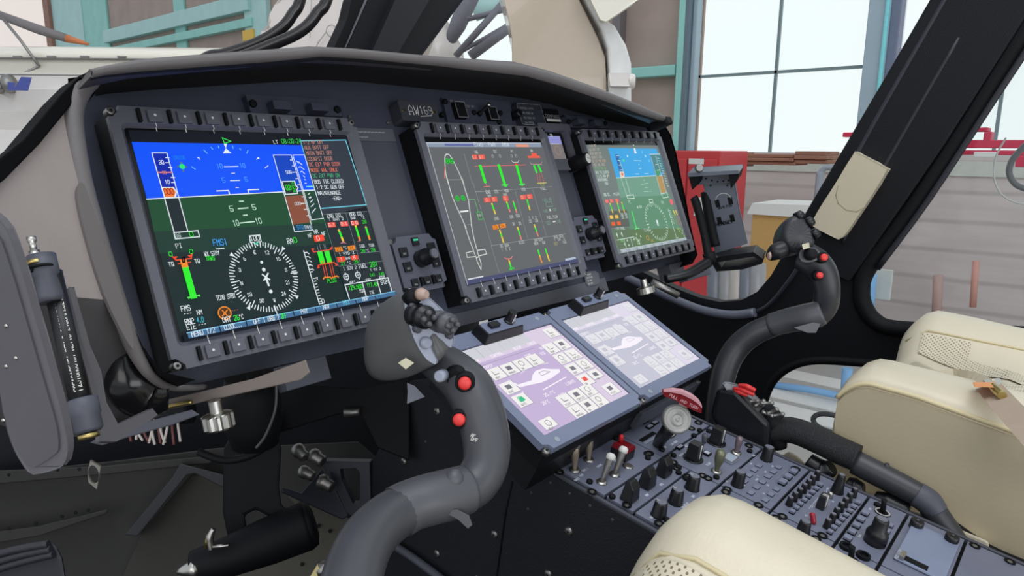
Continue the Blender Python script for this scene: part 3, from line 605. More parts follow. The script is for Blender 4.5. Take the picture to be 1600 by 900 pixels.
def mfd(k, label):
    F = DISP[k].F; root = thing('flight_display', F, label, 'display', 'large flight displays')
    n = .011
    out = [(n, 0), (n, 0), (DW - n, 0), (DW - n, -.004), (DW - .004, -n), (DW, -n), (DW, -DH + n), (DW - .004, -DH + n), (DW - n, -DH + .004), (DW - n, -DH), (n, -DH), (n, -DH + .004), (.004, -DH + n), (0, -DH + n), (0, -n), (.004, -n), (n, -.004)]
    out = out[1:][::-1]
    hole = rrect(OX0 - .0045, OY1 - .0045, OX1 + .0045, OY0 + .003, .006)
    m = MB(F, BEZ); m.prism(out, -.006, 0, holes=[hole])
    hi = rrect(OX0, OY1, OX1, OY0, .003)
    m.loft([[(x, y, 0) for x, y in hole], [(x, y, -.006) for x, y in hi]], caps=False, smooth=False)
    m.build('bezel', root, bevel=.0006)
    m = MB(F, BLK); m.box((.003, -DH + .003, -.042), (DW - .003, -.003, -.0062)); m.build('housing', root)
    m = MB(F, GLASSB); m.box((OX0 - .002, OY1 - .002, -.0066), (OX1 + .002, OY0 + .002, -.006)); scr = m.build('screen', root)
    tops = [.0415 + i * (.2435 - .0415) / 7 for i in range(8)]; bots = [.038 + i * (.2435 - .038) / 8 for i in range(9)]
    proto = None
    for x, y in [(x, -.0098) for x in tops] + [(x, -DH + .0110) for x in bots]:
        if proto is None:
            m = MB(F, BEZ); m.box((-.0068, -.0062, 0), (.0068, .0062, .0035)); m.m(WHT); m.circ((0, .0005), .0013, z=.0036, n=12); m.line([(0, -.0067), (.0004, -.0102)], .0008, .0002); m.line([(.0004, -.0102), (.0004, -.0137)], .0008, -.002); proto = m.build('softkey', root, bevel=.0005); c = proto
            m = MB(F, BEZ); m.box((-.0068, -.0062, 0), (.0068, .0062, .0035)); m.m(WHT); m.circ((0, .0005), .0013, z=.0036, n=12); m.line([(0, .0072), (-.0006, .0115)], .0008, .0002); m.line([(-.0006, .0115), (-.0006, .0152)], .0008, .0002); low = m.build('softkey', root, bevel=.0005); lm_ = low.data; bpy.data.objects.remove(low)
        else: c = proto.copy(); COL.objects.link(c)
        if y < -.1: c.data = lm_
        c.location = (x, y, 0)
    pd = None; dv = [tops[0] - .0145] + [t + .0145 for t in tops]; dv2 = [bots[0] - .013] + [t + .013 for t in bots]
    for x, y in [(x, -.0098) for x in dv] + [(x, -DH + .0110) for x in dv2]:
        if pd is None: m = MB(F, BLK); m.box((-.0016, -.0068, 0), (.0016, .0068, .0045)); pd = m.build('key_divider', root, bevel=.0006); c = pd
        else: c = pd.copy(); COL.objects.link(c)
        c.location = (x, y, 0)
    for x, y in ((.0045, -.0045), (DW - .0045, -.0045), (.0045, -DH + .0045), (DW - .0045, -DH + .0045)):
        m = MB(F, DSTEEL); m.lathe((x, y, -.01), (0, 0, 1), [(.0042, 0), (.0042, .008), (.0030, .009)], n=14); m.m(BLK); m.circ((x, y), .0016, z=-.0009, n=6); m.build('mounting_screw', root)
    return root, scr
D0, S0 = mfd(0, 'left flight display, bright blue sky over dark green attitude picture')
D1, S1 = mfd(1, 'centre flight display with white helicopter outline and engine gauges on grey')
D2, S2 = mfd(2, 'right flight display, pale blue sky picture with warning list at its left')

W_ = em(225, 235, 240); CY = em(110, 205, 225); GR = em(40, 240, 40); OR = em(240, 140, 40); RD = em(240, 75, 45); GY = em(120, 135, 140); PK = em(225, 130, 120)
class G:
    """draws on a screen in photo pixels"""
    def __init__(s, disp, z=-.0058): s.d = disp; s.z = z; s.mb = MB(disp.F, W_); s.k = 0
    def P(s, pts): return [s.d.loc(a, b, s.z) for a, b in pts]
    def up(s): s.z2 = s.z + s.k * .00002; return s.z2
    def m(s, mt): s.mb.m(mt); s.k += 1; return s
    def fill(s, mt, *pts): s.m(mt); s.mb.fill(s.P(pts), s.up()); return s
    def line(s, mt, w, *pts, close=False): s.m(mt); s.mb.line(s.P(pts), w, s.up(), close); return s
    def circ(s, mt, c, r, w=None): s.m(mt); s.mb.circ(s.P([c])[0], r, w, s.up()); return s
    def text(s, mt, t, a, b, h): s.m(mt); p = s.P([a, b]); s.mb.text(t, p[0], h, s.up(), b=p[1], w=h * .12); return s
g = G(DISP[0]); L = lambda X0, Y0, S=.13125: (lambda X, Y: (X0 + X * S, Y0 + Y * S))
z1 = L(190, 200); z2 = L(390, 200); z3 = L(220, 310); z4 = L(420, 310); z5 = L(250, 420); z6 = L(430, 400)
g.fill(em(8, 14, 26), (196, 206), (541, 210), (613, 480), (292, 541))
g.fill(em(17, 38, 40), (226, 312), (500, 300), (600, 461), (283, 520))
g.fill(em(25, 74, 46), (228, 315), (500, 300), (512, 352), (240, 366))
g.fill(em(22, 56, 46), (240, 366), (512, 352), (521, 385), (249, 400))
g.fill(em(0, 82, 250), (202, 225), (469, 228), (492, 301), (228, 315.5))
g.fill(em(46, 54, 66), (468, 221), (541, 219.5), (573, 325), (500, 344))
g.line(CY, .0012, (468, 221), (539.5, 219), (572, 323), (501, 329)); g.line(CY, .001, z2(585, 140), z2(800, 890), z4(610, 200))
g.line(W_, .001, (228, 315.5), (441, 303), (490, 300))
# speed tape
g.fill(em(0, 36, 170), z1(335, 322), z1(512, 322), z1(625, 740), z1(455, 740)); g.fill(em(24, 38, 44), z3(270, 35), z3(435, 30), z3(550, 425), z3(390, 440))
g.line(W_, .0009, z1(335, 322), z1(512, 322), z3(550, 425)); g.line(W_, .0009, z1(335, 322), z3(390, 440)); g.line(W_, .001, z3(385, 440), z3(668, 415), z3(688, 488), z3(405, 515), close=True)
g.text(em(200, 215, 220), 'GS', z3(408, 500), z3(472, 492), .0035); g.text(GR, '0', z3(578, 486), z3(618, 482), .0045)
for X, Y in ((500, 380), (500, 440), (535, 500), (570, 620), (575, 680)): g.line(W_, .0008, z1(X, Y), z1(X + 40, Y))
g.text(W_, '30', z1(430, 462), z1(482, 460), .0040); g.text(W_, '10', z1(505, 698), z1(555, 696), .0040); g.line(PK, .0012, z1(410, 560), z1(572, 558)); g.text(PK, '20', z1(468, 580), z1(512, 578), .003)
g.fill(W_, z1(458, 735), z1(600, 735), z1(640, 795), z1(630, 862), z1(490, 865)); g.fill(em(240, 120, 50), z1(474, 748), z1(592, 746), z1(625, 795), z1(608, 852), z1(500, 856)); g.text(em(150, 20, 10), '000', z1(500, 828), z1(605, 820), .0060)
g.text(em(20, 130, 230), 'CRUISE', z1(600, 402), z1(735, 398), .0035); g.circ(em(40, 230, 120), z1(697, 487), .0028)
for X, Y in ((645, 490), (745, 490), (682, 440), (710, 540)): g.circ(em(90, 110, 90), z1(X, Y), .0010)
# roll arc, pitch ladder
for a, b in (((950, 285), (990, 325)), ((1035, 250), (1055, 275)), ((1122, 235), (1130, 262)), ((1290, 230), (1298, 262)), ((1378, 260), (1390, 278)), ((1465, 320), (1478, 282)), ((805, 490), (850, 518))): g.line(em(120, 200, 250), .0008, z1(*a), z1(*b))
g.line(em(60, 230, 90), .0009, z1(1168, 135), z1(1270, 175), z1(1195, 203), close=True)
g.fill(W_, z1(1185, 210), z1(1225, 206), z1(1212, 262)); g.fill(W_, z1(1212, 262), z1(1280, 322), z1(1178, 324)); g.fill(W_, z1(868, 375), z1(890, 368), z1(910, 408)); g.fill(W_, z2(55, 400), z2(72, 365), z2(95, 382)); g.line(W_, .0008, z2(162, 498), z2(195, 472))
g.line(W_, .0010, z1(1195, 488), z1(1360, 484)); g.text(em(80, 160, 250), '10', z1(1115, 510), z1(1180, 506), .0050); g.text(em(80, 160, 250), '10', z1(1388, 500), z1(1450, 498), .0050)
g.line(W_, .0010, z1(1272, 656), z1(1380, 652)); g.text(em(80, 160, 250), '5', z1(1180, 680), z1(1212, 678), .0050); g.text(em(80, 160, 250), '5', z1(1448, 668), z1(1480, 666), .0050)
g.line(W_, .0009, z1(1285, 568), z1(1318, 566)); g.line(W_, .0009, z1(1338, 740), z1(1366, 738)); g.line(W_, .0012, z1(1110, 782), z1(1248, 776), z1(1262, 822)); g.line(W_, .0012, z1(1490, 812), z1(1480, 766), z2(82, 760))
LG = em(190, 225, 205)
for a, b in (((1152, 68), (1195, 66)), ((1140, 156), (1252, 146)), ((1200, 236), (1242, 232)), ((1162, 328), (1330, 310))): g.line(LG, .0013, z3(*a), z3(*b))
g.text(LG, '5', z3(1046, 190), z3(1085, 186), .0058); g.text(LG, '5', z3(1314, 170), z3(1352, 166), .0058); g.text(LG, '10', z3(1088, 365), z3(1152, 356), .0058); g.text(LG, '10', z3(1352, 338), z3(1418, 330), .0058)
# altitude tape
g.fill(em(0, 66, 190), z2(255, 342), z2(470, 340), z2(600, 770), z2(365, 780)); g.fill(em(135, 76, 56), z4(170, 5), z4(385, -10), z4(470, 318), z4(262, 345)); g.fill(em(24, 60, 54), z4(410, 0), z4(545, 0), z4(628, 270), z4(482, 290))
g.line(W_, .0009, z2(255, 342), z2(470, 340), z4(395, 0), z4(500, 408), z4(285, 432), z4(165, 0), z2(255, 342)); g.line(W_, .0009, z2(490, 340), z2(632, 338), z4(550, 0), z4(628, 270), z4(484, 288), z4(410, 0), z2(490, 340)); g.line(W_, .0007, z2(600, 770), z2(742, 765))
for X, Y in ((460, 402), (485, 475), (527, 628), (548, 706), (570, 776), (598, 850)): g.line(W_, .0008, z2(X, Y), z2(X + 28, Y - 2))
g.line(W_, .0009, z2(485, 552), z2(535, 550)); g.text(W_, '500', z2(415, 572), z2(478, 568), .0036); g.line(W_, .0009, z4(362, 92), z4(402, 88)); g.text(W_, '000', z4(290, 112), z4(360, 106), .0032)
for X, Y in ((398, 165), (428, 240)): g.line(W_, .0008, z4(X, Y), z4(X + 26, Y - 2))
g.fill(W_, z2(352, 662), z2(515, 656), z2(528, 708), z2(560, 735), z2(545, 765), z2(552, 815), z2(398, 826)); g.fill(em(20, 48, 44), z2(366, 672), z2(505, 666), z2(520, 718), z2(545, 738), z2(532, 762), z2(540, 806), z2(408, 815)); g.text(GR, '02', z2(415, 770), z2(470, 764), .0055); g.text(GR, '00', z2(476, 758), z2(520, 750), .0036); g.text(GR, '20', z2(474, 698), z2(512, 694), .0030); g.text(GR, '80', z2(498, 796), z2(530, 790), .0026)
for a, b in (((535, 415), (560, 440)), ((560, 425), (600, 460)), ((560, 490), (582, 482)), ((590, 490), (625, 518)), ((580, 550), (600, 540)), ((605, 545), (632, 572)), ((615, 595), (630, 610)), ((630, 640), (640, 645)), ((635, 686), (650, 686))): g.line(W_, .0009, z2(*a), z2(*b))
g.fill(em(130, 235, 225), z2(648, 722), z2(745, 716), z2(746, 728), z2(650, 734))
for a, b in (((675, 820), (690, 806)), ((685, 860), (700, 850))): g.line(W_, .0009, z2(*a), z2(*b))
for a, b in (((460, 30), (480, 15)), ((470, 78), (500, 48)), ((478, 130), (512, 98)), ((488, 205), (530, 155))): g.line(W_, .0010, z4(*a), z4(*b))
g.fill(em(10, 60, 90), z4(285, 360), z4(485, 345), z4(498, 402), z4(292, 424)); g.text(em(60, 150, 210), 'STD', z4(315, 405), z4(392, 396), .0045); g.text(W_, 'INHG', z4(402, 398), z4(490, 388), .0036)
g.text(W_, 'LT', z2(262, 208), z2(312, 204), .0038); g.text(em(50, 200, 80), '08:00:24', z2(360, 204), z2(590, 196), .0050)
AM = em(190, 132, 118); 
for t, X, Y, X2, mt in (('1-2 AP OFF', 618, 208, 862, AM), ('AUX BATT OFF', 636, 274, 930, AM), ('MAIN BATT OFF', 655, 342, 968, AM), ('COCKPIT DOOR', 672, 412, 968, AM), ('DC EXT PWR DOOR', 692, 480, 1058, em(210, 115, 105)), ('NOSE WHL UNLK', 712, 550, 1030, em(225, 120, 90)), ('DC EXT PWR ON', 735, 618, 1052, em(70, 170, 120)), ('BUS TIE CLOSED', 752, 690, 1100, W_), ('1-2 DC GEN OFF', 775, 758, 1110, W_), ('MAINTENANCE', 795, 828, 1062, W_), ('-END-', 965, 892, 1082, W_)):
    g.text(mt, t, z2(X, Y), z2(X2, Y - (X2 - X) * .03), .0044)
# engine page
g.fill(em(30, 42, 48), z4(625, 215), z4(1150, 180), z6(1345, 465), z6(840, 545))
for a, b in (((625, 225), (1150, 188)), ((890, 205), (1060, 805)), ((1040, 690), (1290, 668)), ((800, 845), (1330, 782)), ((625, 270), (800, 845)), ((760, 665), (1030, 660))): g.line(GY, .0005, z4(*a), z4(*b))
g.text(W_, 'ENG OIL', z4(675, 268), z4(850, 252), .0044); g.text(W_, 'MGB OIL', z4(945, 245), z4(1100, 232), .0044); g.text(W_, '1 BAR 2', z4(690, 305), z4(865, 292), .0030); g.text(W_, 'BAR', z4(955, 285), z4(1010, 282), .0030); g.text(W_, '^C', z4(1085, 278), z4(1118, 274), .0030)
for a, b, c, d_, t in ((668, 326, 765, 382, '0.1'), (818, 316, 915, 370, '0.1'), (945, 306, 1040, 358, '0.0')):
    g.fill(em(240, 84, 70), z4(a, b), z4(c - 6, b - 8), z4(c + 8, d_ - 6), z4(a + 14, d_ + 2)); g.text(W_, t, z4(a + 20, d_ - 12), z4(c - 8, d_ - 18), .0036)
g.text(GR, '28', z4(1095, 335), z4(1140, 330), .0038)
def bar(g, a, b, w, cols):
    """gauge bar from a to b with coloured shares"""
    t0 = 0
    for t1, mt in cols:
        p = (a[0] + (b[0] - a[0]) * t0, a[1] + (b[1] - a[1]) * t0); q = (a[0] + (b[0] - a[0]) * t1, a[1] + (b[1] - a[1]) * t1)
        g.line(mt, w, p, q); t0 = t1
YE = em(235, 205, 60)
bar(g, z4(808, 420), z4(855, 545), .0028, ((.2, YE), (.75, GR), (1, YE))); bar(g, z4(1008, 368), z4(1055, 530), .0028, ((.15, YE), (.85, GR), (1, OR))); bar(g, z4(1132, 385), z4(1172, 520), .0028, ((.1, YE), (.8, GR), (1, OR)))
g.fill(em(200, 120, 140), z4(820, 580), z4(850, 545), z4(900, 580), z4(860, 570)); g.fill(em(200, 120, 110), z4(1025, 555), z4(1060, 525), z4(1065, 545)); g.line(GY, .0008, z4(800, 395), z4(812, 420)); g.line(GY, .0008, z4(1125, 360), z4(1134, 385))
g.fill(OR, z4(750, 622), z4(838, 614), z4(852, 668), z4(765, 676)); g.fill(OR, z4(905, 608), z4(990, 594), z4(1004, 648), z4(918, 660)); g.text(em(60, 30, 10), '23', z4(778, 662), z4(828, 656), .0036); g.text(em(60, 30, 10), '24', z4(932, 648), z4(980, 640), .0036); g.text(W_, '^C', z4(862, 645), z4(895, 642), .0034)
g.text(W_, 'IGB', z4(1052, 625), z4(1112, 620), .0034); g.text(W_, 'TGB', z4(1165, 616), z4(1226, 610), .0034); g.text(GR, '28', z4(1072, 682), z4(1115, 678), .0036); g.text(W_, '^C', z4(1130, 676), z4(1165, 672), .0032); g.text(GR, '28', z4(1190, 670), z4(1238, 664), .0036)
g.text(W_, '1 HYD 2', z4(808, 722), z4(985, 698), .0036)
g.fill(RD, z4(775, 738), z4(868, 730), z4(882, 786), z4(790, 798)); g.fill(RD, z4(940, 722), z4(1020, 710), z4(1036, 764), z4(955, 776)); g.text(W_, '1', z4(825, 782), z4(845, 780), .0036); g.text(W_, 'BAR', z4(885, 768), z4(940, 762), .0030); g.text(W_, '5', z4(980, 762), z4(1000, 758), .0036)
g.text(GR, '27', z4(830, 832), z4(872, 828), .0034); g.text(W_, '^C', z4(905, 820), z4(940, 816), .0030); g.text(GR, '28', z4(985, 812), z4(1030, 806), .0034)
g.text(W_, '1 SOV 2', z6(780, 210), z6(935, 188), .0036); g.text(W_, 'FUEL', z6(968, 186), z6(1060, 172), .0046); g.text(GR, '281', z6(1100, 170), z6(1190, 158), .0056); g.text(W_, '1 KG 2', z6(1100, 220), z6(1225, 202), .0030); g.text(GR, '141', z6(1095, 285), z6(1155, 276), .0036); g.text(GR, '140', z6(1205, 272), z6(1262, 262), .0036)
for X, Y in ((808, 285), (948, 265)): g.circ(W_, z6(X, Y), .0034, .0009); g.line(W_, .0009, z6(X - 12, Y - 48), z6(X - 5, Y - 22)); g.line(W_, .0009, z6(X + 6, Y + 22), z6(X + 16, Y + 48)); g.line(W_, .0009, z6(X - 15, Y + 2), z6(X + 15, Y - 2))
g.line(W_, .0012, z6(790, 380), z6(1305, 298), z6(1352, 462)); g.line(W_, .0012, z6(790, 380), z6(842, 548)); g.line(W_, .0012, z6(995, 345), z6(1042, 522)); g.line(W_, .0012, z6(1172, 318), z6(1220, 490))
g.fill(em(34, 48, 54), z6(848, 352), z6(915, 340), z6(920, 362), z6(852, 374)); g.text(W_, 'VHF1', z6(852, 374), z6(918, 362), .0032); g.text(W_, 'VOR1', z6(1042, 346), z6(1108, 334), .0032); g.text(W_, 'XPDR', z6(1205, 312), z6(1270, 300), .0032)
g.text(GR, '129.800', z6(840, 444), z6(998, 420), .0046); g.text(W_, '25K', z6(965, 476), z6(1022, 466), .0036); g.text(GR, '117.40', z6(1058, 410), z6(1178, 394), .0046); g.text(W_, 'TTE', z6(1090, 492), z6(1138, 484), .0036); g.text(W_, 'STBY', z6(1226, 378), z6(1318, 362), .0046)
# torque and rotor gauges
g.text(W_, 'PI', z3(402, 638), z3(470, 628), .0042); g.text(GR, '0', z3(322, 732), z3(358, 728), .0040); g.text(GR, '0', z3(560, 702), z3(598, 698), .0040); g.text(W_, 'TQ', z3(320, 852), z3(378, 845), .0040); g.text(W_, 'TQ', z3(625, 815), z3(680, 808), .0040)
g.line(RD, .0012, z3(360, 738), z3(400, 778), z3(575, 758), z3(582, 710)); g.fill(RD, z3(360, 738), z3(415, 732), z3(395, 765)); g.fill(RD, z3(530, 725), z3(585, 708), z3(565, 745)); g.line(RD, .0010, z3(425, 822), z3(568, 802))
bar(g, z3(492, 810), z5(290, 60), .0062, ((1, OR),)); bar(g, z5(290, 60), z5(375, 350), .0062, ((1, GR),)); g.fill(em(90, 220, 90), z5(305, 370), z5(455, 340), z5(460, 365), z5(375, 355), z5(325, 395)); g.line(BLK, .0014, z3(470, 750), z3(495, 752), z3(500, 800), z3(478, 802), close=True)
g.text(em(60, 150, 235), 'FMS1', z3(838, 608), z3(998, 596), .0062); g.line(W_, .0009, z3(865, 648), z3(955, 638)); g.text(W_, 'WX STBY', z3(735, 732), z3(908, 715), .0042); g.text(GR, 'TAWS', z3(752, 784), z3(852, 775), .0042)
g.text(W_, 'RA', z4(190, 584), z4(250, 578), .0058); g.text(GR, '0', z4(262, 570), z4(298, 566), .0055); g.text(W_, 'NF', z4(435, 508), z4(478, 500), .0040); g.text(W_, 'NR', z4(505, 462), z4(550, 456), .0040); g.text(W_, 'NF', z4(600, 485), z4(640, 478), .0040)
g.fill(em(245, 70, 40), z4(490, 486), z4(610, 474), z4(626, 546), z4(508, 562)); g.text(W_, '0', z4(538, 544), z4(568, 540), .0052)
g.line(RD, .0010, z4(470, 645), z4(490, 682), z4(700, 650), z4(712, 620)); g.fill(RD, z4(468, 640), z4(500, 638), z4(492, 668)); g.fill(RD, z4(680, 640), z4(718, 614), z4(712, 648)); bar(g, z4(572, 708), z4(592, 785), .0066, ((1, GR),)); bar(g, z4(655, 700), z4(675, 775), .0066, ((1, GR),))
for X in (545, 575, 625, 640): g.line(GY, .0005, z4(X - 14, 590), z4(X + 12, 700))
g.line(RD, .0010, z6(465, 160), z6(480, 148), z6(660, 118), z6(690, 150)); g.fill(RD, z6(455, 190), z6(470, 148), z6(490, 182)); g.fill(RD, z6(670, 160), z6(680, 122), z6(705, 152))
for X in (512, 540, 595, 622): g.line(RD, .0008, z6(X, 105), z6(X + 42, 290))
g.line(OR, .0014, z6(530, 312), z6(540, 298), z6(610, 292), z6(620, 305), z6(690, 280), z6(705, 290)); g.text(GR, 'PLUS', z6(582, 362), z6(685, 348), .0042)
g.line(W_, .0011, z4(372, 672), z6(480, 608), z6(515, 600)); 
for k_ in range(5): g.line(W_, .0009, z4(380 + k_ * 15, 690 + k_ * 50), z4(410 + k_ * 15, 686 + k_ * 50)); g.line(W_, .0009, z4(415 + k_ * 14, 690 + k_ * 48), z4(435 + k_ * 14, 704 + k_ * 48))
for k_ in range(9): g.line(W_, .0008, z6(408 + k_ * 9, 310 + k_ * 34), z6(432 + k_ * 9, 306 + k_ * 34))
g.line(W_, .0010, z6(435, 305), z6(455, 300), z6(452, 320)); g.line(W_, .001, z6(372, 235), z6(398, 230)); g.line(W_, .001, z6(345, 150), z6(375, 146)); g.text(W_, '0', z6(515, 600), z6(540, 594), .0045)
# compass rose
cc = DISP[0].loc(407.5, 438, g.z); R_ = .0370
for k_ in range(72):
    a = math.radians(k_ * 5 + 12); l_ = .0035 if k_ % 2 else .0050
    if k_ % 18 == 8: l_ = .0075
    g.m(W_); g.mb.line([(cc[0] + R_ * math.cos(a), cc[1] + R_ * math.sin(a)), (cc[0] + (R_ - l_) * math.cos(a), cc[1] + (R_ - l_) * math.sin(a))], .0010, g.up())
for k_, t in enumerate(('6', '3', 'N', '33', '30', 'W', '24', '21', 'S', '15', '12', 'E')):
    a = math.radians(128 + k_ * 30); x, y = cc[0] + (R_ - .0105) * math.cos(a), cc[1] + (R_ - .0105) * math.sin(a); g.m(W_); g.mb.text(t, (x - .0016 * len(t), y - .0017), .0036, g.up())
for a0 in (43, 138, 228, 318):
    a = math.radians(a0 + 0); c_, s_ = math.cos(a), math.sin(a); g.m(W_); g.mb.fill([(cc[0] + (R_ - .001) * c_, cc[1] + (R_ - .001) * s_), (cc[0] + (R_ + .004) * c_ - .0022 * s_, cc[1] + (R_ + .004) * s_ + .0022 * c_), (cc[0] + (R_ + .004) * c_ + .0022 * s_, cc[1] + (R_ + .004) * s_ - .0022 * c_)], g.up())
g.line(W_, .0010, z5(1310, 480), z5(1340, 572)); g.line(W_, .0010, z5(815, 210), z5(895, 190)); g.line(W_, .0010, z5(1505, 102), z5(1580, 90))
g.line(W_, .0016, z5(1168, 118), z5(1212, 150), z5(1250, 175)); g.line(W_, .0016, z5(1232, 105), z5(1210, 150), z5(1185, 182)); g.line(W_, .0022, z5(1205, 150), z5(1225, 200), z5(1240, 240)); g.circ(W_, z5(1182, 60), .0020); g.circ(W_, z5(1265, 315), .0020); g.circ(W_, z3(1385, 812), .0016)
g.line(W_, .0010, z3(1238, 502), z3(1360, 490), z3(1378, 568), z3(1332, 574), z3(1330, 608), z3(1290, 580), z3(1252, 582), close=True); g.text(W_, '100', z3(1258, 565), z3(1362, 552), .0052); g.fill(em(40, 200, 150), z3(1290, 584), z3(1345, 578), z3(1332, 610))
g.text(W_, 'TCAS STBY', z5(638, 418), z5(855, 384), .0046); g.text(W_, 'FMS', z5(232, 546), z5(335, 530), .0050); g.text(W_, '---', z5(262, 602), z5(352, 590), .0046); g.text(W_, 'NM', z5(412, 582), z5(468, 575), .0042); g.text(W_, 'RNP', z5(278, 696), z5(378, 680), .0050); g.text(em(60, 180, 200), '4.0', z5(415, 676), z5(490, 664), .0050); g.text(W_, 'ETE', z5(300, 756), z5(400, 740), .0050); g.text(W_, '---', z5(430, 728), z5(522, 712), .0046)
g.circ(em(80, 44, 10), z5(728, 565), .0060); g.circ(OR, z5(728, 565), .0062, .0012); g.line(OR, .0011, z5(700, 535), z5(757, 596)); g.line(OR, .0011, z5(755, 532), z5(702, 598)); g.text(em(170, 110, 50), '---', z5(808, 562), z5(892, 548), .0040); g.text(W_, 'OAT', z5(712, 672), z5(802, 658), .0050); g.text(GR, '26', z5(842, 650), z5(902, 640), .0048); g.text(W_, '^C', z5(905, 636), z5(948, 630), .0045)
SK = em(66, 110, 150); g.fill(SK, z5(298, 790), z6(1360, 466), z6(1375, 512), z5(315, 855)); g.line(em(120, 190, 225), .0010, z5(295, 790), z6(1360, 466))
for p, q in ((z5(665, 720), z5(685, 785)), (z5(975, 660), z5(992, 722)), (z5(1525, 552), z5(1545, 608)), (z6(415, 660), z6(430, 712)), (z6(665, 615), z6(682, 668)), (z6(890, 570), z6(905, 622)), (z6(1122, 522), z6(1138, 575))): g.line(em(10, 20, 40), .0012, p, q)
for t, a, b, mt in (('MENU 1/2', z5(355, 838), z5(620, 782), W_), ('CLOCK...', z5(730, 760), z5(930, 720), W_), ('OFF 1 BRG 2', z5(1070, 692), z5(1365, 636), W_), ('OFF', z5(1392, 630), z5(1450, 620), GR), ('PAY', z6(252, 728), z6(328, 712), W_), ('NAV', z6(512, 676), z6(582, 662), W_), ('HSI', z6(752, 626), z6(822, 612), em(110, 205, 225)), ('MAP', z6(980, 582), z6(1048, 568), W_)): g.text(mt, t, a, b, .0046)
o = g.mb.build('screen_graphics', S0)

# ---- centre display
g = G(DISP[1]); c1 = L(660, 210, .08777); c2 = L(740, 210, .08777); c3 = L(680, 280, .08777); c4 = L(770, 280, .08777); c5 = L(700, 350, .08777); c6 = L(780, 350, .08777)
q = [DISP[1].loc(*p) for p in ((666, 218), (848, 222))]
g.m(em(98, 101, 104)); g.mb.fill([(OX0, OY1 + .006), (OX1, OY1 + .006), (OX1, OY0 - .009), (OX0, OY0 - .009)], g.up())  # reflection wash on the glass is put into this grey background glow
g.fill(em(140, 152, 172), c1(70, 150), c2(1190, 160), c2(1205, 235), c1(90, 228)); g.fill(em(100, 104, 165), c1(390, 168), c1(940, 170), c1(945, 212), c1(400, 205)); g.line(em(190, 200, 215), .0012, c1(70, 150), c2(1190, 160))
for t, a, b in (('ENG', c2(10, 212), c2(165, 216)), ('PWR', c2(265, 212), c2(385, 216)), ('XMSN', c2(510, 214), c2(630, 218))): g.text(em(215, 222, 230), t, a, b, .0055)
g.fill(em(232, 150, 120), c2(745, 180), c2(970, 184), c2(980, 232), c2(755, 230))
WG = em(200, 206, 200); 
heli = smoothpoly([c1(430, 358), c1(480, 375), c1(540, 470), c1(640, 680), c1(730, 900), c3(470, 0), c3(530, 220), c3(580, 380), c3(605, 560), c3(625, 720), c3(640, 870), c5(405, 40), c5(455, 300), c5(500, 470)], 4, closed=False)
g.line(WG, .0016, *heli); heli = smoothpoly([c1(430, 358), c1(400, 400), c1(400, 540), c1(415, 720), c1(460, 900), c3(210, 0), c3(280, 270), c3(370, 500), c3(460, 700), c3(540, 890), c5(290, 50), c5(370, 300), c5(440, 480)], 4, closed=False); g.line(WG, .0016, *heli)
g.line(WG, .0014, c5(505, 490), c5(640, 475), c5(672, 555), c5(530, 590), c5(505, 490)); g.line(WG, .0014, c5(440, 500), c5(310, 535), c5(330, 612), c5(478, 600), c5(440, 500)); g.line(WG, .0016, c5(485, 610), c5(505, 690), c5(570, 830), c5(572, 720), c5(535, 610), close=True)
for c in (c1(440, 485), c1(515, 485), c3(388, 360), c3(490, 355)): g.circ(em(40, 190, 60), c, .0042); g.circ(em(30, 90, 40), c, .0022, .0006)
g.line(em(150, 158, 152), .0007, c1(440, 825), c1(690, 822)); g.line(em(150, 158, 152), .0007, c3(545, 835), c3(610, 830)); g.line(em(235, 235, 235), .0022, c3(440, 600), c3(570, 585)); g.line(PK, .0014, c1(400, 600), c1(392, 700), c1(395, 790))
g.line(em(90, 190, 110), .0010, c3(590, 382), c3(690, 378), c3(750, 605)); g.line(em(70, 170, 90), .0014, c3(725, 612), c3(800, 605), c3(838, 735), c3(760, 745), close=True); g.text(WG, 'NG', c3(755, 690), c3(800, 682), .0035)
for a, b in ((c1(735, 360), c1(880, 900)), (c3(660, 80), c5(760, 420)), (c5(745, 412), c5(880, 880)), (c3(700, 250), c4(1040, 160)), (c5(745, 412), c6(1160, 215)), (c4(380, 230), c6(480, 300)), (c4(690, 210), c6(810, 240))): g.line(em(150, 154, 156), .0006, a, b)
for t, a, b in (('NG', c2(20, 350), c2(70, 350)), ('TOT', c2(345, 335), c2(405, 338)), ('PI', c2(660, 335), c2(700, 340)), ('NR', c2(1010, 325), c2(1050, 328))): g.text(WG, t, a, b, .0042)
def redbox(a, b, c, d_, mt=em(238, 92, 74)): g.fill(mt, a, b, c, d_)
redbox(c2(-40, 372), c2(50, 372), c2(62, 458), c2(-22, 458)); redbox(c2(72, 372), c2(180, 372), c2(194, 452), c2(85, 456)); redbox(c2(950, 395), c2(1165, 395), c2(1180, 435), c2(962, 438)); redbox(c2(1020, 345), c2(1110, 350), c2(1120, 395), c2(1020, 395))
g.text(WG, '0.1', c2(-25, 445), c2(40, 443), .0042); g.text(WG, '0.1', c2(98, 443), c2(160, 440), .0042)
for X, Y in ((320, 410), (452, 408), (660, 408), (740, 408)): g.text(WG, '0', c2(X, Y + 15), c2(X + 24, Y + 14), .0042)
g.line(em(220, 110, 110), .0010, c2(0, 588), c2(910, 560))
bar(g, c2(108, 590), c2(185, 855), .0056, ((1, GR),)); bar(g, c2(435, 580), c4(200, 130), .0056, ((1, GR),)); bar(g, c2(748, 570), c4(495, 110), .0056, ((.08, RD), (1, GR))); 
for c in ((c4(145, 130), c4(245, 125)), (c4(455, 120), c4(545, 112))): g.line(em(90, 220, 100), .0020, *c)
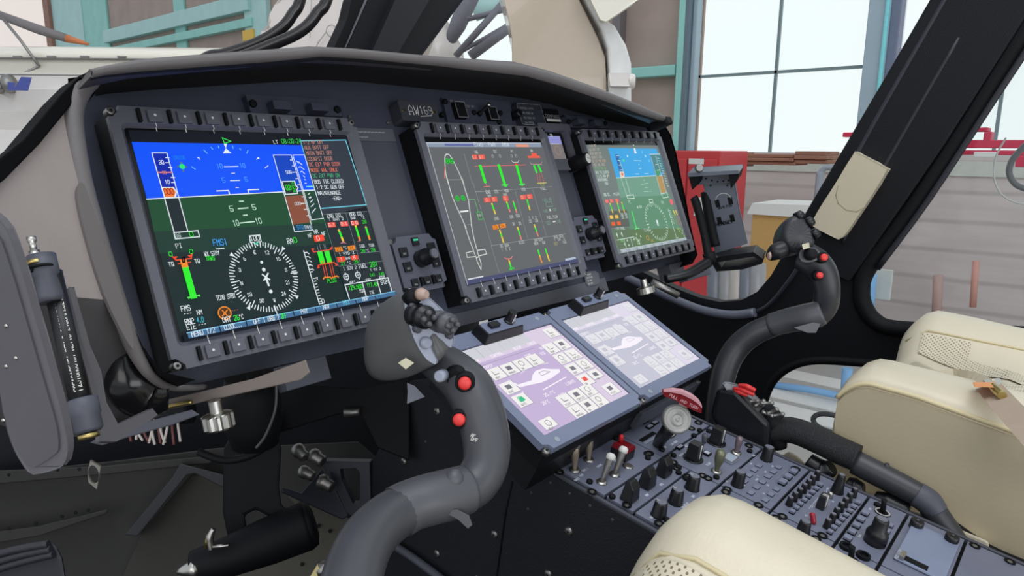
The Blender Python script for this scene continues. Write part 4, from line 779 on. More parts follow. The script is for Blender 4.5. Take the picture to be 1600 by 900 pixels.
g.line(PK, .0012, c3(848, 160), c3(950, 150)); g.line(PK, .0008, c3(870, 80), c3(900, 150))
g.line(em(190, 150, 150), .0010, c2(990, 515), c2(1010, 550), c2(1185, 550), c2(1200, 510)); bar(g, c2(1068, 595), c2(1100, 685), .0046, ((1, GR),)); bar(g, c2(1145, 590), c2(1180, 675), .0046, ((1, GR),)); g.line(WG, .0010, c2(660, 485), c2(690, 515), c2(770, 515), c2(790, 480))
for a, b in ((c2(1110, 720), c4(790, 80)), (c2(1150, 720), c4(830, 80)), (c2(1190, 720), c4(890, 80))): g.line(em(170, 95, 95), .0018, a, b)
g.line(em(200, 190, 90), .0014, c4(775, 100), c4(930, 92)); g.text(em(150, 170, 90), 'PLUS', c4(835, 150), c4(905, 142), .0036); g.text(WG, 'FUEL', c4(840, 222), c4(925, 215), .0042)
g.text(WG, 'ENG', c3(890, 285), c3(965, 280), .0048); g.text(WG, 'OIL', c3(1045, 278), c3(1115, 272), .0048); g.text(WG, 'MGB', c4(195, 258), c4(262, 252), .0042); g.text(WG, 'HYD', c4(498, 240), c4(562, 234), .0046)
redbox(c3(842, 358), c3(955, 350), c3(968, 435), c3(855, 440)); redbox(c3(975, 345), c3(1070, 335), c3(1085, 425), c3(985, 432)); redbox(c4(145, 330), c4(240, 320), c4(258, 412), c4(165, 418)); redbox(c4(455, 318), c4(560, 308), c4(568, 388), c4(468, 392)); redbox(c4(575, 302), c4(670, 295), c4(685, 375), c4(590, 382))
for c in (c3(885, 420), c3(1010, 412), c4(185, 400), c4(490, 372), c4(610, 362)): g.text(WG, '0', c, (c[0] + 2.6, c[1] - .2), .0042)
g.text(WG, 'BAR', c3(920, 345), c3(975, 340), .0034); g.text(WG, 'BAR', c4(170, 325), c4(225, 320), .0034)
for a, b, cs in ((c3(985, 470), c3(1040, 640), ((.2, YE), (.7, GR), (1, YE))), (c4(222, 440), c4(272, 600), ((.2, YE), (.85, GR), (1, PK))), (c4(335, 430), c4(392, 620), ((.12, PK), (.85, GR), (1, PK))), (c4(580, 405), c4(625, 570), ((.75, GR), (1, YE))), (c5(890, 150), c5(950, 350), ((.35, YE), (.6, GR), (1, YE))), (c5(1205, 105), c5(1265, 305), ((.25, YE), (.75, GR), (1, PK))), (c6(590, 60), c6(650, 245), ((.3, YE), (.7, GR), (1, PK))), (c5(1040, 665), c5(1085, 830), ((.2, PK), (.5, YE), (1, GR))), (c6(648, 510), c6(705, 715), ((.5, GR), (.6, YE), (1, OR))), (c6(778, 490), c6(840, 690), ((.5, GR), (1, YE)))): bar(g, a, b, .0030, cs)
g.fill(OR, c5(755, 55), c5(855, 38), c5(872, 120), c5(775, 135)); g.fill(OR, c5(880, 38), c5(980, 22), c5(998, 95), c5(900, 112)); g.text(em(110, 50, 10), '23', c5(785, 115), c5(842, 108), .0042); g.text(em(110, 50, 10), '24', c5(905, 98), c5(965, 88), .0042)
for t, a, b in (('ENG', c3(1030, 762), c3(1100, 752)), ('IGB', c4(268, 730), c4(332, 722)), ('TGB', c4(378, 715), c4(448, 708)), ('28', c4(315, 858), c4(355, 852)), ('28', c4(428, 848), c4(468, 840)), ('1 % 2', c4(612, 752), c4(742, 742)), ('22', c4(615, 812), c4(655, 805)), ('23', c4(722, 802), c4(768, 795)), ('ELEC', c6(318, 392), c6(408, 380)), ('DC GEN', c5(900, 450), c5(1045, 432)), ('1', c5(925, 520), c5(935, 518)), ('V', c5(985, 505), c5(1005, 502)), ('2', c5(1055, 495), c5(1068, 492)), ('BATTERY', c6(590, 355), c6(738, 335)), ('MAIN', c6(585, 415), c6(650, 405)), ('AUX', c6(728, 398), c6(775, 390)), ('BUS GEN', c6(932, 295), c6(1090, 275)), ('1 OK 2', c6(935, 350), c6(1120, 325))):
    g.text(WG, t, a, b, .0040)
GD = em(120, 160, 140)
g.text(GD, 'FUEL KG', c4(858, 435), c4(1012, 415), .0044); g.line(GD, .0008, c4(900, 450), c4(1010, 440), c4(1030, 520), c4(920, 530), close=True); g.circ(WG, c4(980, 590), .0022); g.text(GD, '140', c4(870, 640), c4(940, 632), .005); g.text(GD, '141', c4(1040, 615), c4(1105, 605), .005)
g.text(WG, 'FUEL FLOW', c4(930, 750), c4(1115, 728), .0044); g.text(GD, '120', c4(915, 850), c4(985, 840), .005); g.text(GD, '118', c4(1095, 830), c4(1165, 820), .005); g.fill(WG, c4(1022, 790), c4(1072, 782), c4(1076, 806), c4(1026, 814)); g.text(em(190, 190, 110), '157', c6(928, 425), c6(995, 415), .0042); g.text(WG, '163', c6(1085, 395), c6(1145, 385), .0042)
g.line(PK, .0012, c5(962, 630), c5(985, 655), c5(1075, 650), c5(1095, 610)); g.line(em(50, 190, 70), .0026, c5(1050, 840), c5(1085, 815), c5(1120, 822))
g.fill(em(170, 185, 205), c6(1115, 665), c6(1300, 632), c6(1318, 700), c6(1130, 735)); g.line(em(225, 230, 240), .0010, c6(1150, 710), c6(1290, 682)); a_ = L(680, 400, .125); g.fill(em(190, 200, 215), a_(385, 305), a_(568, 272), a_(580, 325), a_(400, 362)); g.text(em(120, 130, 150), 'MENU', a_(450, 340), a_(555, 318), .0044); g.line(em(235, 238, 240), .0010, a_(385, 305), a_(568, 272))
g.m(em(70, 74, 110)); g.mb.fill([(OX0, OY1), (OX1, OY1), (OX1, OY1 + .006), (OX0, OY1 + .006)], g.up()); g.m(em(190, 196, 205)); g.mb.line([(OX0 + .0008, OY1), (OX0 + .0008, OY0 - .012)], .0010, g.up())
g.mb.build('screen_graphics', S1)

# ---- right display
g = G(DISP[2]); r1 = L(910, 210, .08777); r2 = L(930, 280, .08777); r3 = L(940, 330, .08777)
g.m(em(112, 124, 122)); g.mb.fill([(OX0, OY1), (OX1, OY1), (OX1, OY0 - .008), (OX0, OY0 - .008)], g.up())  # page colours paled: glare on the glass is put into them
g.fill(em(110, 155, 135), r1(600, 775), r1(1310, 730), r2(1310, 280), r2(440, 330)); g.fill(em(92, 140, 112), r2(440, 330), r2(1310, 280), r3(1360, 300), r3(470, 330)); g.fill(em(94, 120, 84), r3(470, 330), r3(1360, 300), r3(1450, 490), r3(270, 680), r3(250, 600), r3(480, 500)); g.fill(em(90, 98, 92), r3(110, 5), r3(440, -10), r3(480, 275), r3(130, 310)); g.fill(em(96, 118, 92), r3(150, 330), r3(470, 300), r3(560, 640), r3(270, 690))
g.fill(em(58, 164, 226), r1(465, 240), r1(1330, 255), r1(1440, 620), r1(1420, 735), r1(600, 775))
g.fill(em(70, 130, 140), r1(1210, 360), r1(1390, 350), r1(1480, 640), r1(1300, 740)); g.fill(em(176, 142, 88), r1(1315, 750), r1(1420, 740), r2(1255, 230), r2(1165, 255)); g.fill(em(70, 150, 110), r1(1300, 630), r1(1365, 620), r1(1385, 740), r1(1320, 750))
WH = em(205, 225, 215)
g.line(WH, .0012, r1(600, 778), r1(1300, 735)); g.line(WH, .0012, r1(1205, 355), r1(1385, 350)); g.line(WH, .0010, r1(1310, 390), r2(1255, 230)); g.line(WH, .0010, r1(1225, 400), r2(1160, 250)); g.line(WH, .0012, r2(1160, 262), r2(1260, 240), r2(1285, 320), r2(1195, 335), close=True)
for k_ in range(12): g.line(WH, .0010, r1(1340 + k_ * 14, 420 + k_ * 45), r1(1372 + k_ * 14, 432 + k_ * 45))
for k_ in range(3): g.line(WH, .0012, r1(1300 + k_ * 30, 540 + k_ * 100), r1(1350 + k_ * 30, 532 + k_ * 100))
g.fill(em(46, 106, 170), r1(585, 355), r1(640, 355), r1(710, 655), r1(650, 655)); 
for k_ in range(4): g.line(WH, .0010, r1(610 + k_ * 18, 380 + k_ * 85), r1(650 + k_ * 18, 378 + k_ * 85))
g.line(WH, .0012, r1(660, 470), r1(715, 640)); g.fill(em(225, 215, 190), r1(655, 665), r1(730, 660), r1(745, 765), r1(672, 770)); g.fill(em(225, 90, 60), r1(682, 690), r1(715, 688), r1(722, 735), r1(690, 738)); g.circ(em(80, 220, 150), r1(730, 465), .0028)
g.line(WH, .0010, r1(680, 790), r2(545, 290)); g.line(WH, .0010, r1(765, 795), r2(610, 290)); g.line(WH, .0016, r2(545, 295), r2(665, 282), r2(680, 345), r2(560, 352), close=True)
g.fill(W_, r1(918, 245), r1(942, 248), r1(968, 338), r1(932, 342)); g.circ(W_, r1(914, 195), .0016)
for X, Y in ((802, 388), (1120, 385)): g.circ(em(170, 225, 245), r1(X, Y), .0024)
for a, b in ((r1(918, 470), r1(1045, 474)), (r1(1000, 610), r1(1045, 608)), (r1(940, 708), r1(1000, 706)), (r1(1098, 704), r1(1165, 700)), (r1(1060, 300), r1(1062, 330)), (r1(1183, 460), r1(1188, 490)), (r1(995, 540), r1(1010, 540))): g.line(em(150, 215, 245), .0016, a, b)
for a, b in ((r2(800, 100), r2(925, 75)), (r2(870, 155), r2(920, 150)), (r2(850, 225), r2(1000, 215)), (r2(845, 20), r2(870, 18))): g.line(em(150, 205, 175), .0014, a, b)
AMr = em(186, 170, 160)
for k_, (t, X2, mt) in enumerate((('1-2 AP OFF', 250, AMr), ('AUX BATT OFF', 310, AMr), ('MAIN BATT OFF', 340, AMr), ('COCKPIT DOOR', 352, AMr), ('DC EXT PWR DOOR', 415, em(196, 164, 140)), ('NOSE WHL UNLK', 400, AMr), ('DC EXT PWR ON', 415, em(120, 170, 110)), ('BUS TIE CLOSED', 462, WH), ('1-2 DC GEN OFF', 472, WH), ('MAINTENANCE', 442, WH), ('-END-', 460, WH))):
    X = 108 + k_ * 17.5 + (100 if k_ == 10 else 0); Y = 232 + k_ * 67.5; g.text(mt, t, r1(X, Y), r1(X2, Y - 8), .0046)
g.text(WH, 'ENG OIL', r2(140, 312), r2(245, 300), .0050); g.text(WH, 'MGB', r2(312, 300), r2(415, 290), .0050)
for a, mt in (((150, 372), em(235, 90, 80)), ((232, 365), em(235, 90, 80)), ((328, 355), em(235, 90, 80)), ((222, 655), em(235, 180, 50)), ((315, 648), em(235, 180, 50))): X, Y = a; g.fill(mt, r2(X, Y), r2(X + 58, Y - 4), r2(X + 72, Y + 58), r2(X + 12, Y + 62)); g.text(WH, '0', r2(X + 22, Y + 48), r2(X + 48, Y + 44), .0034)
for a in ((250, 775), (350, 765)): X, Y = a; g.fill(em(236, 96, 50), r2(X, Y), r2(X + 62, Y - 4), r2(X + 76, Y + 58), r2(X + 12, Y + 62))
for a, b in ((r2(238, 445), r2(280, 600)), (r2(368, 430), r2(405, 595)), (r2(445, 425), r2(488, 590))): bar(g, a, b, .0028, ((.2, YE), (.8, GR), (1, YE)))
bar(g, r2(625, 590), r3(580, 315), .0030, ((1, em(80, 225, 110)),)); g.line(em(110, 225, 130), .0020, r3(560, 330), r3(590, 315), r3(630, 318))
cc = DISP[2].loc(1022.5, 347, g.z)
pr = [DISP[2].loc(*r3(x, y), g.z) for x, y in ((785, 215), (1110, 235), (860, -20), (1030, 495))]
for k_ in range(36):
    a = math.radians(k_ * 10 + 4); l_ = .004 if k_ % 3 else .0065; R_ = .0375; g.m(WH); g.mb.line([(cc[0] + R_ * math.cos(a), cc[1] + R_ * math.sin(a)), (cc[0] + (R_ - l_) * math.cos(a), cc[1] + (R_ - l_) * math.sin(a))], .0014, g.up())
g.m(em(150, 185, 150)); g.mb.circ(cc, .0375, .0008, g.up(), n=40)
g.fill(W_, r2(1040, 735), r2(1068, 735), r2(1090, 835), r2(1068, 840)); g.line(WH, .0014, r2(925, 370), r2(985, 365), r2(995, 420), r2(940, 425), close=True)
for t, a, b, h in (('RA', r2(1150, 442), r2(1185, 440), .005), ('WX STBY', r2(718, 530), r2(800, 522), .0046), ('TCAS', r3(712, 372), r3(805, 360), .0048), ('IGB TGB', r2(415, 665), r2(530, 655), .0046), ('28 28', r2(435, 715), r2(540, 705), .0040), ('1 SOV 2', r3(200, 345), r3(300, 335), .0036), ('FUEL', r3(310, 345), r3(370, 335), .0044), ('PI', r2(565, 440), r2(598, 438), .005), ('FMS', r3(535, 525), r3(590, 515), .0044), ('RNP', r3(580, 555), r3(640, 548), .0044), ('ETE', r3(590, 600), r3(640, 590), .0044)):
    g.text(WH, t, a, b, h)
g.line(WH, .0012, r2(1258, 540), r3(1280, 485), r3(1310, 478)); 
for k_ in range(8): g.line(WH, .0010, r2(1262 + k_ * 9, 560 + k_ * 32), r2(1300 + k_ * 9, 566 + k_ * 32))
bar(g, r2(1350, 570), r2(1375, 635), .0030, ((1, YE),)); bar(g, r2(1390, 568), r2(1412, 632), .0030, ((1, YE),)); g.circ(em(235, 100, 110), r2(1318, 410), .0062)
for X in (1355, 1400, 1440): g.line(em(170, 120, 100), .0016, r2(X, 655), r2(X + 45, 810))
for X, Y in ((1305, 320), (1345, 318), (1335, 360), (1385, 350), (1380, 400), (1415, 445)): g.circ(em(150, 190, 110), r3(X, Y), .0020)
g.line(WH, .0012, r3(225, 530), r3(520, 470)); g.line(WH, .0010, r3(340, 510), r3(380, 660)); g.line(WH, .0010, r3(460, 490), r3(500, 640))
g.fill(em(200, 216, 205), r3(210, 390), r3(235, 440), r3(238, 490), r3(208, 440)); g.fill(em(200, 216, 205), r3(295, 375), r3(320, 430), r3(325, 475), r3(292, 425)); g.circ(em(220, 170, 70), r3(765, 490), .0042, .0010); g.text(em(190, 170, 70), 'OAT', r3(830, 560), r3(875, 552), .0045)
g.text(em(120, 200, 120), '129.800', r3(290, 565), r3(330, 558), .0040)
for X, Y in ((350, 610), (430, 630), (400, 545), (520, 525), (600, 550), (612, 600), (640, 470), (570, 435), (1155, 640)): g.circ(em(170, 205, 170), r3(X, Y - 8), .0022)
g.fill(em(158, 172, 178), r3(275, 705), r3(1445, 480), r3(1460, 520), r3(285, 765)); g.line(em(200, 212, 216), .0010, r3(275, 705), r3(1445, 480))
for k_ in range(1, 8): X = 275 + 146 * k_; Y = 705 - 28.1 * k_; g.line(em(110, 124, 130), .0010, r3(X, Y), r3(X + 12, Y + 52)); g.text(em(205, 215, 218), 'NAV', r3(X - 105, Y + 66), r3(X - 40, Y + 52), .004)
g.mb.build('screen_graphics', S2)
# ================================================================== small panel units
def uxy(px, py, z=-.03): return FP.at(px, py, z)
def annun(label, pts, sq):
    root = thing('annunciator_panel', FP.sub(*uxy(*pts[0]), -.04), label, 'warning light panel')
    m = MB(FP, PLATE); m.prism([uxy(*p) for p in pts], -.04, -.028); m.build('base_plate', root, bevel=.001)
    for q in sq:
        m = MB(FP, PLATE); a, b = uxy(q[0], q[1], -.02), uxy(q[2], q[3], -.02); m.box((a[0], b[1], -.028), (b[0], a[1], -.013)); m.build('push_light', root, bevel=.001)
    for p in pts[-2:]: pass
    for s_ in (0, 1):
        x, y = uxy(*sqs[s_]); m = MB(FP, BLK); m.lathe((x, y, -.028), (0, 0, 1), [(.0045, 0), (.0045, .003), (.003, .004)], n=14); m.build('mounting_screw', root)
sqs = [(393, 164), (525, 173)]
annun('dark two-button warning light panel above the left display', [(384, 150), (527, 158), (534, 183), (392, 177)], [(421, 159, 453, 175), (481, 163, 511, 177)])
sqs = [(887, 191), (944, 194)]
annun('two-button warning light panel above the right display', [(882, 181), (941, 186), (949, 200), (890, 199)], [(898, 187, 911, 196), (924, 189, 938, 199)])
# type placard
pts = [(622.5, 155.5), (681, 159), (690, 190), (628, 188)]
FPL = FP.sub(*uxy(*pts[3], z=-.018), -.04)
root = thing('type_placard', FPL, 'black nameplate reading AW 169 above the centre display', 'nameplate')
P4 = [uxy(*p, z=-.018) for p in pts]
ww = P4[1][0] - P4[0][0]; hh = P4[0][1] - P4[3][1]; x0, y0 = (P4[0][0] + P4[3][0]) / 2, P4[3][1]
m = MB(FP, pm('nameplate_graphite', (62, 64, 72), .4)); m.prism(rrect(x0, y0, x0 + ww, y0 + hh, .004), -.04, -.018); m.build('plate', root, bevel=.001)
m = MB(FP, em(150, 152, 158, .0) if False else WHT)
m.text('AW', (x0 + ww * .22, y0 + hh * .30), hh * .46, -.0178, w=.0011); m.text('169', (x0 + ww * .51, y0 + hh * .36), hh * .38, -.0178, w=.0009)
m.line([(x0 + ww * .50, y0 + hh * .24), (x0 + ww * .80, y0 + hh * .30)], .0010, -.0178); m.build('lettering', root)
for x in (.10, .90): m = MB(FP, BRASS); m.lathe((x0 + ww * x, y0 + hh * .5, -.018), (0, 0, 1), [(.0030, 0), (.0028, .0006)], n=16); m.m(BLK); m.circ((x0 + ww * x, y0 + hh * .5), .0013, z=-.0172, n=6); m.build('screw', root)
# switch panel between placards
pts = [(694, 152), (797, 157), (803, 196), (703, 190)]
root = thing('standby_switch_panel', FP.sub(*uxy(*pts[3]), -.04), 'slim switch panel with toggle and two square lights right of the nameplate', 'switch panel')
m = MB(FP, PLATE); m.prism([uxy(*p) for p in pts], -.04, -.033); m.build('plate', root, bevel=.001)
for a, b, c, d_ in ((706, 161, 728, 186), (758, 169, 776, 189)):
    p, q_ = uxy(a, b), uxy(c, d_); m = MB(FP, BLK); m.box((p[0], q_[1], -.033), (q_[0], p[1], -.024)); m.m(GRYT); m.line([(p[0], q_[1]), (q_[0], q_[1]), (q_[0], p[1]), (p[0], p[1])], .0008, -.0238, close=True); m.build('square_light', root)
x, y = uxy(750, 178); m = MB(FP, BLK); m.lathe((x, y, -.033), (.3, .4, 1), [(.004, 0), (.004, .004), (.0022, .006), (.0028, .02)], n=12); m.m(STEEL); e = np.array([.3, .4, 1]) / np.linalg.norm([.3, .4, 1]) * .022 + np.array([x, y, -.033]); m.lathe(tuple(e), (.3, .4, 1), [(.003, -.002), (.004, 0), (.003, .003)], n=12); m.build('toggle_switch', root)
m = MB(FP, GRYT)
a = uxy(731, 166); m.text('TEST BRT', a, .0030, -.0328, w=.0005); m.text('BRT', uxy(706, 158), .003, -.0328); m.build('legend', root)
for px, py in ((693, 178), (783, 176), (697, 158), (781, 190), (742, 175)):
    m = MB(FP, BLK); x, y = uxy(px, py); m.lathe((x, y, -.035), (0, 0, 1), [(.0042, 0), (.0042, .005), (.003, .006)], n=14); m.build('knob_screw', root)
# limitation placard, label strip
pts = [(806, 160), (845, 161), (853, 196), (816, 195)]
root = thing('limitation_placard', FP.sub(*uxy(*pts[3]), -.04), 'grey bordered text placard above the centre display right corner', 'placard')
Q = [uxy(*p, z=-.028) for p in pts]; xa = (Q[0][0] + Q[3][0]) / 2; xb = (Q[1][0] + Q[2][0]) / 2; ya = Q[3][1]; yb = Q[0][1]
m = MB(FP, pm('placard_graphite', (56, 60, 70), .35)); m.prism(rrect(xa, ya, xb, yb, .004), -.04, -.028); m.build('plate', root)
m = MB(FP, GRYT); P = rrect(xa + .001, ya + .001, xb - .001, yb - .001, .0035); m.line(P, .0008, -.0277, close=True)
for i, t in enumerate(('AIRSPEED LIMITS', 'VNE POWER ON', 'VNE POWER OFF', 'SEE MANUAL')): m.text(t, (xa + .006 + .003 * (i > 0), yb - .011 - i * .0085), .0032, -.0277, w=.0005, adv=5.6)
m.build('lettering', root)
m = MB(FP, SATB); x, y = uxy(805, 180); m.lathe((x, y, -.038), (0, 0, 1), [(.007, 0), (.007, .018), (.005, .02)], n=18); m.build('knob', root)
m = MB(FP, BLK); a, b = uxy(851, 171), uxy(880, 190); m.box((a[0], b[1], -.04), (b[0], a[1] + .004, -.034)); m.m(WHT)
x = a[0] + .002
m.box((a[0] + .003, b[1] + .001, -.034), (b[0] - .002, b[1] + .0055, -.033)); m.m(GRYT); m.text('COMPASS', (a[0] + .002, b[1] + .008), .0055, -.0337, w=.0009, b=(b[0] - .002, b[1] + .0075))
tag(m.build('label_strip'), 'black label strip with white bar, right of the bordered placard', 'label')
# lower octagonal placard
pts = [(913, 428), (918, 424), (930, 423), (935, 427), (937, 440), (934, 444), (919, 448), (915, 442)]
m = MB(FP, pm('placard_grey', (104, 106, 112), .4)); m.prism([FP.at(*p, -.036) for p in pts], -.037, -.0355); m.m(WHT)
for i in range(4): a = FP.at(916 + i * 1.2, 431 + i * 4.6, -.0352); m.text(('ALTERNATE', 'STATIC SRC', 'CAL CARD', 'SEE CARD')[i], a, .0024, -.0352, w=.0005, adv=5.4)
tag(m.build('octagonal_placard'), 'small grey eight-sided placard below the centre display corner', 'placard')

# display control panels
def dcp(corners, label, kn, btn):
    P = [FP.at(*c, -.015) for c in corners]; x0 = (P[0][0] + P[3][0]) / 2; x1 = (P[1][0] + P[2][0]) / 2; y1 = (P[0][1] + P[1][1]) / 2; y0 = (P[3][1] + P[2][1]) / 2
    F = FP.sub(x0, y0, -.040); w, h = x1 - x0, y1 - y0; Z = .024
    root = thing('display_control_panel', F, label, 'control panel', 'display control panels')
    n = .009; m = MB(F, pm('control_panel_grey', (84, 86, 98), .45, bump=(700, .15))); m.prism([(n, 0), (w - n, 0), (w - n, n * .6), (w, n), (w, h - n), (w - n * .6, h - n * .7), (w - n, h), (n, h), (n * .8, h - n * .7), (0, h - n), (0, n), (n, n * .7)], Z - .008, Z); m.build('face_plate', root, bevel=.0006)
    m = MB(F, BLK); m.box((.003, .003, 0), (w - .003, h - .003, Z - .008)); m.build('case', root)
    for i, (u, v, s_) in enumerate(((.50, .88, .5), (.18, .72, .6), (.83, .74, .6), (.18, .46, .6), (.84, .46, .6), (.24, .17, .5), (.52, .17, .5), (.79, .17, .5))):
        m = MB(F, SATB); a = .0062 if s_ > .55 else .0052; m.box((u * w - a, v * h - a, Z), (u * w + a, v * h + a, Z + .003)); 
        if i == 0: m.m(GREENL); m.box((u * w - a * .8, v * h + a * .1, Z + .003), (u * w + a * .8, v * h + a * .6, Z + .0033))
        m.m(GRYT); m.text(('', 'BRT', 'DIM', 'DAY', 'NT', 'RNG', 'MAP', 'SYN')[i], (u * w - .0028, v * h - .0038), .0024, Z + .0034, w=.0004)
        m.build('push_key', root, bevel=.0005)
    for u in (.38, .655): m = MB(F, BLK); m.box((u * w - .0013, .17 * h - .006, Z), (u * w + .0013, .17 * h + .006, Z + .005)); m.build('key_divider', root, bevel=.0005)
    m = MB(F, SATB); kx, ky = .52 * w, .56 * h; m.lathe((kx, ky, Z), (0, 0, 1), [(.0115, 0), (.0112, .014), (.0085, .016), (.0080, .028), (.0070, .0295)], n=28); m.m(BEZ); m.circ((kx, ky), .0062, z=Z + .0297); m.build('rotary_knob', root)
    for x, y in ((.004, h - .004), (w - .004, .004)): m = MB(F, DSTEEL); m.lathe((x, y, Z - .01), (0, 0, 1), [(.0035, 0), (.0035, .004)], n=12); m.build('mounting_screw', root)
dcp([(612, 370), (681, 364), (700, 447), (634, 461)], 'control panel with round knob between left and centre displays', None, None)
dcp([(893, 341), (931, 334), (950, 400), (912, 408)], 'control panel with round knob between centre and right displays', None, None)

# standby instrument
P = [FP.at(*c, -.022) for c in ((848, 192), (881, 197), (903, 264), (868, 266))]
F = FP.sub(P[3][0] - .012, P[3][1], -.04); w = .092; h = P[0][1] - P[3][1]; Z = .018
root = thing('standby_instrument', F, 'small standby attitude display half hidden between centre and right displays', 'instrument')
m = MB(F, BEZ); m.prism(rrect(0, 0, w, h, .004), 0, Z, holes=[rrect(.010, .020, w - .014, h - .012, .004)]); m.build('frame', root, bevel=.0008)
m = MB(F, BLK); m.box((.006, .016, .002), (w - .010, h - .008, .006)); m.m(em(142, 142, 205)); m.fill([(.012, .052), (w - .022, .052), (w - .022, h - .018), (.012, h - .018)], .0062); m.m(em(122, 116, 118)); m.fill([(.012, .022), (w - .022, .022), (w - .022, .052), (.012, .052)], .0062)
m.m(em(150, 130, 110)); m.circ((w - .040, .04), .008, .0015, .0064); m.m(em(190, 200, 190)); m.line([(w - .06, .052), (w - .03, .052)], .001, .0064); m.text('20', (w - .05, .065), .005, .0064); m.build('screen', root)
m = MB(F, DSTEEL); m.lathe((w - .026, .010, Z), (0, 0, 1), [(.0035, 0), (.003, .003)], n=12); m.build('screw', root)
a = FP.at(899, 254, -.015); m = MB(FP, BLK); m.lathe((a[0], a[1], -.03), (.1, -.05, 1), [(.013, 0), (.013, .028), (.011, .034), (.011, .040)], n=24); c = np.array([a[0], a[1], -.03]) + unit([.1, -.05, 1]) * .0402
m.m(WHT); m.lathe(tuple(c), (.1, -.05, 1), [(.0085, 0), (.0085, .0006)], n=24); m.m(GRYT); m.line([(c[0] - .005, c[1] + .002), (c[0] + .005, c[1] - .001)], .0012, c[2] + .0012); m.build('set_knob', root)

